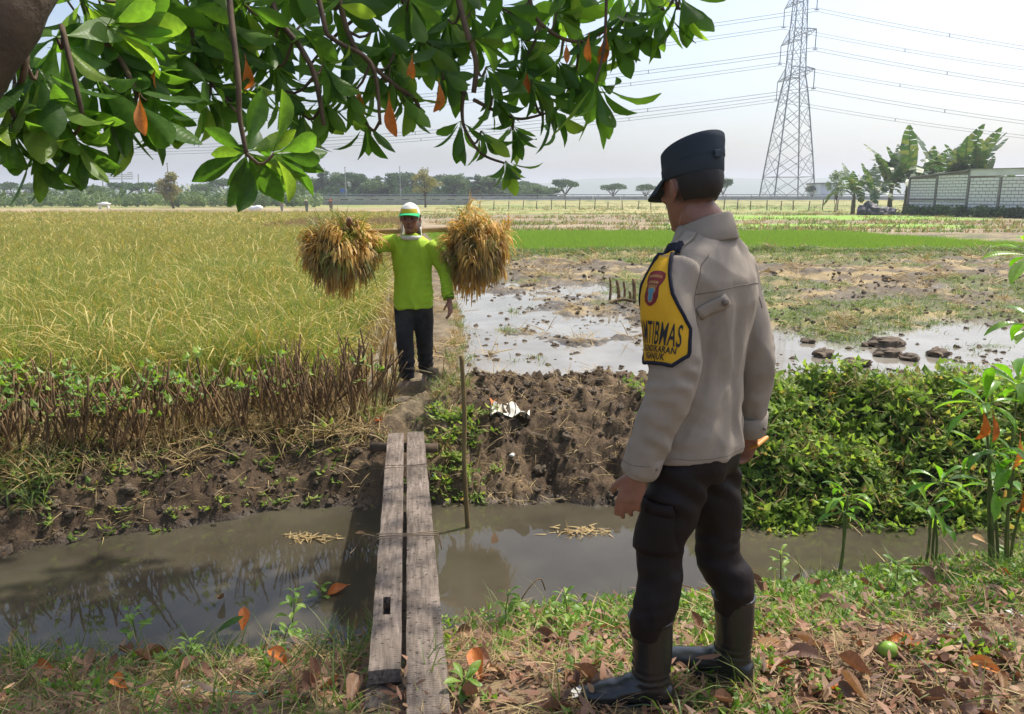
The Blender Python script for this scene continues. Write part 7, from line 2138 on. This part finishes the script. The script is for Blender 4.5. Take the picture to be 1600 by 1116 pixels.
# green fruit and white blossoms
c = nb(1386, 1026); v, f = ball(c + (0, 0, .026), (.036, .03, .03), 18, 12)
o = part('green_fruit', (v, f), mat_plain('fruit_skin', G(132, 168, 62), G(112, 146, 50), 12, .4, .1), None, True); tag(o, 'round green fruit lying in the leaf litter at lower right', 'fruit')
M_PET = mat_leaf('petal', [(0, (.75, .74, .7)), (1, (.8, .8, .76))], .3, .5, (1, 1, 1))
for px, py, lab in ((1586, 964, 'white fallen blossom at the right edge'), (1491, 985, 'white fallen blossom among brown leaves at right'), (290, 1077, 'white fallen blossom left of the bridge'), (905, 1090, 'crumpled whitish blossom near the left boot')):
    c = nb(px, py); V = []; F = []
    for k in range(5):
        a = k * 1.2566 + px; u = np.array([math.cos(a), math.sin(a), .35]); w_ = np.array([-math.sin(a), math.cos(a), 0]); o_ = len(V)
        V += [c + (0, 0, .012), c + u * .022 - w_ * .011 + (0, 0, .012), c + u * .036 + (0, 0, .006), c + u * .022 + w_ * .011 + (0, 0, .012)]; F.append((o_, o_ + 1, o_ + 2, o_ + 3))
    o = part('blossom', (np.array(V), F), M_PET, None); tag(o, lab, 'blossom')
# dry stalks and sticks
for i, (pts, rr, lab) in enumerate((
    ([(800, 952), (822, 925), (843, 904), (852, 922)], .004, 'bent dry twig arching over the water edge right of the bridge'),
    ([(790, 1085), (830, 1062), (850, 1040)], .004, 'pale dry stick lying in the litter right of the bridge'),
    ([(345, 712), (380, 650)], .011, 'thick broken branch leaning on the left bank'),
    ([(912, 690), (938, 735)], .006, 'thin dark stick lying on the mud near the officer sleeve'))):
    q = []
    for k, (x, y) in enumerate(pts):
        p = nb(*pts[0]); q.append(PD(x, y, p[1] + .04 * k))
    q[0][2] = float(height(q[0][:1], q[0][1:2])[0]) + rr
    if i in (1, 3):
        q = [nb(*p) + (0, 0, rr + .012) for p in pts]
    o = part('dry_stick', tube(q, [rr * 1.1] + [rr * .8] * (len(q) - 1), 6, 12), M_DRYTWIG, None, True); tag(o, lab, 'stick')
# cut stump cluster in the paddy
c = P(968, 472, ZP + .02)
t = thing('paddy_stump', 'cluster of cut dead stems standing in the flooded paddy left of the officer', 'stump', c)
for px, py0, py1, r_ in ((952, 470, 433, .022), (966, 472, 438, .03), (975, 468, 440, .025), (990, 474, 436, .034), (983, 478, 455, .025)):
    a = P(px, py0 + 4, ZP - .05); b = PD(px + random.uniform(-4, 4), py1, a[1]); part('stem', tube([a, (a + b) / 2 + (.02, 0, 0), b], [r_ * 1.2, r_, r_ * .85], 7, 6, .1), M_DRYTWIG, t, True)
a = P(945, 478, ZP); b = P(990, 470, ZP + .1); part('stem', tube([a, (a + b) / 2 + (0, 0, .06), b], [.02, .025, .02], 7, 6), M_DRYTWIG, t, True)

# ------------------------------------------------------------------ near bank stuff
def bankpts(n, x0, x1, keep):
    x = rng.uniform(x0, x1, n); y = rng.uniform(1.2, 4.6, n)
    d = yn(x) - y; ok = (d > .03) & (y > np.abs(x) / 1.15 - .4); x, y, d = x[ok], y[ok], d[ok]
    k = keep(x, y, d) > rng.uniform(0, 1, len(x)); x, y = x[k], y[k]
    return np.stack([x, y, height(x, y)], 1)
LIT = []
for k in range(5):
    r = np.random.default_rng(900 + k); n = 10
    b = np.stack([r.normal(0, .05, n), r.normal(0, .05, n), r.uniform(0, .012, n)], 1); d = rdir(n); d[:, 2] = np.abs(d[:, 2]) * .3; d /= np.linalg.norm(d, axis=1)[:, None]
    v = blades(b, d, r.uniform(.02, .06, n), r.uniform(.006, .022, n), r.uniform(-.3, .6, n), 3, side=np.cross(d, (0, 0, 1.)) + r.normal(0, .3, (n, 3)), taper=(.3, .9, 1, .6, .1))
    LIT.append(newmesh('litter_piece', *v, M_DEAD))
p = bankpts(6500, -3, 4.2, lambda x, y, d: .15 + .75 * sstep(.25, .6, d) * (.4 + .6 * (fbm(x * 1.5, y * 1.5, 3, 101) > .42)))
scatter('leaf_litter', LIT, p + (0, 0, .004), np.stack([rng.normal(0, .2, len(p)), rng.normal(0, .2, len(p)), rng.uniform(0, 6, len(p))], 1), rng.uniform(.6, 1.5, len(p)), label='broken dead leaf litter carpeting the near bank')
p = bankpts(4200, -3, 4.2, lambda x, y, d: .5 * sstep(.1, .4, d) + .2)
scatter('dry_straw', [straw_tuft(950 + k, 9, .13, .0035, .35) for k in range(3)], p + (0, 0, .004), np.stack([0 * p[:, 0], 0 * p[:, 0], rng.uniform(0, 6, len(p))], 1), rng.uniform(.6, 1.3, len(p)), label='thin dry straws over the near bank')
HB = [newmesh('herb_piece', *sprig(960 + k, 9, .034), M_HERB) for k in range(4)]
def herbk(x, y, d):
    right = sstep(-.25, .25, x)
    return right * (sstep(1.25, .6, d) * .97 + .55 * (fbm(x * 2, y * 2, 3, 103) > .5)) + (1 - right) * .10
p = bankpts(14000, -3, 4.2, herbk)
p[:, 2] += rng.uniform(.0, .055, len(p)) * sstep(1.1, .4, yn(p[:, 0]) - p[:, 1])
scatter('herbs', HB, p + (0, 0, .012), np.stack([rng.normal(0, .35, len(p)), rng.normal(0, .35, len(p)), rng.uniform(0, 6, len(p))], 1), rng.uniform(.6, 1.35, len(p)), label='low bright green herbs creeping over the near bank')
p = bankpts(2200, -3, 4.4, lambda x, y, d: np.where(x < -.3, .8 * sstep(1.2, .1, d) + .5, .10 + .16 * sstep(.3, .05, d) + .3 * (x > 2.0)))
scatter('bank_grass', [tuft(970 + k, 9, .26, .0055, (.3, 1.2), M_GRASS, .03, .55) for k in range(4)], p, np.stack([rng.normal(0, .1, len(p)), rng.normal(0, .1, len(p)), rng.uniform(0, 6, len(p))], 1), rng.uniform(.4, 1.25, len(p)), label='thin grass blades growing along the near bank')
# herb plants that stand out
def herb_plant(px, py, hgt, lab, seed, lv=5, L=.075):
    r = random.Random(seed); b = nb(px, py); t = thing('weed_plant', lab, 'weed', b); O = Vector(b)
    tp = b + np.array([r.uniform(-.03, .03), r.uniform(-.03, .03), hgt]); part('stem', tube([b, (b + tp) / 2 + (r.uniform(-.01, .01), 0, 0), tp], [.0035, .003, .002], 6, 8), M_SSTEM, t, True)
    for k in range(lv):
        q = b + (tp - b) * (.35 + .65 * k / (lv - 1))
        for M in leaf_mats(q, (0, 0, 1), 4 if k == lv - 1 else 2, L * (1.15 - .08 * k), (35, 80), r, k * 1.5):
            o = link('leaf', HLM[r.randrange(2)], t); o.matrix_local = Matrix.Translation(-O) @ M
HLM = [leaf_mesh('leaf', M_HERB, .36, c, .2, 0, 70 + k) for k, c in enumerate((.4, .8))]
for i, (px, py, h, lab) in enumerate(((455, 985, .20, 'leafy weed standing at the dark water edge left of the bridge'), (215, 1010, .17, 'pale leafy weed at the water edge toward the far left'), (445, 1010, .10, 'short broad leaved weed below the leafy one left of the bridge'), (285, 1035, .08, 'low pale green weed in the shaded grass below the water'), (790, 985, .16, 'weed with drooping leaves right of the right plank'), (885, 985, .15, 'leafy weed beside the bent twig at the water edge'), (722, 1080, .06, 'small bright weed sprouting beside the near end of the bridge'), (500, 960, .15, 'slender weed between the water weed and the left plank'), (1220, 905, .17, 'leafy weed at the water edge right of the officer'), (1395, 930, .16, 'leafy weed on the bank between the small and middle saplings'))):
    herb_plant(px, py, h, lab, 20 + i)
# big green fallen leaf left of bridge
o = link('fallen_leaf', TL[0]); p = nb(335, 1000); o.location = p + (0, 0, .03); o.scale = (.15,) * 3; o.rotation_euler = (.3, .1, -1.0); tag(o, 'fresh green fallen leaf lying at the water edge left of the bridge', 'fallen leaf')
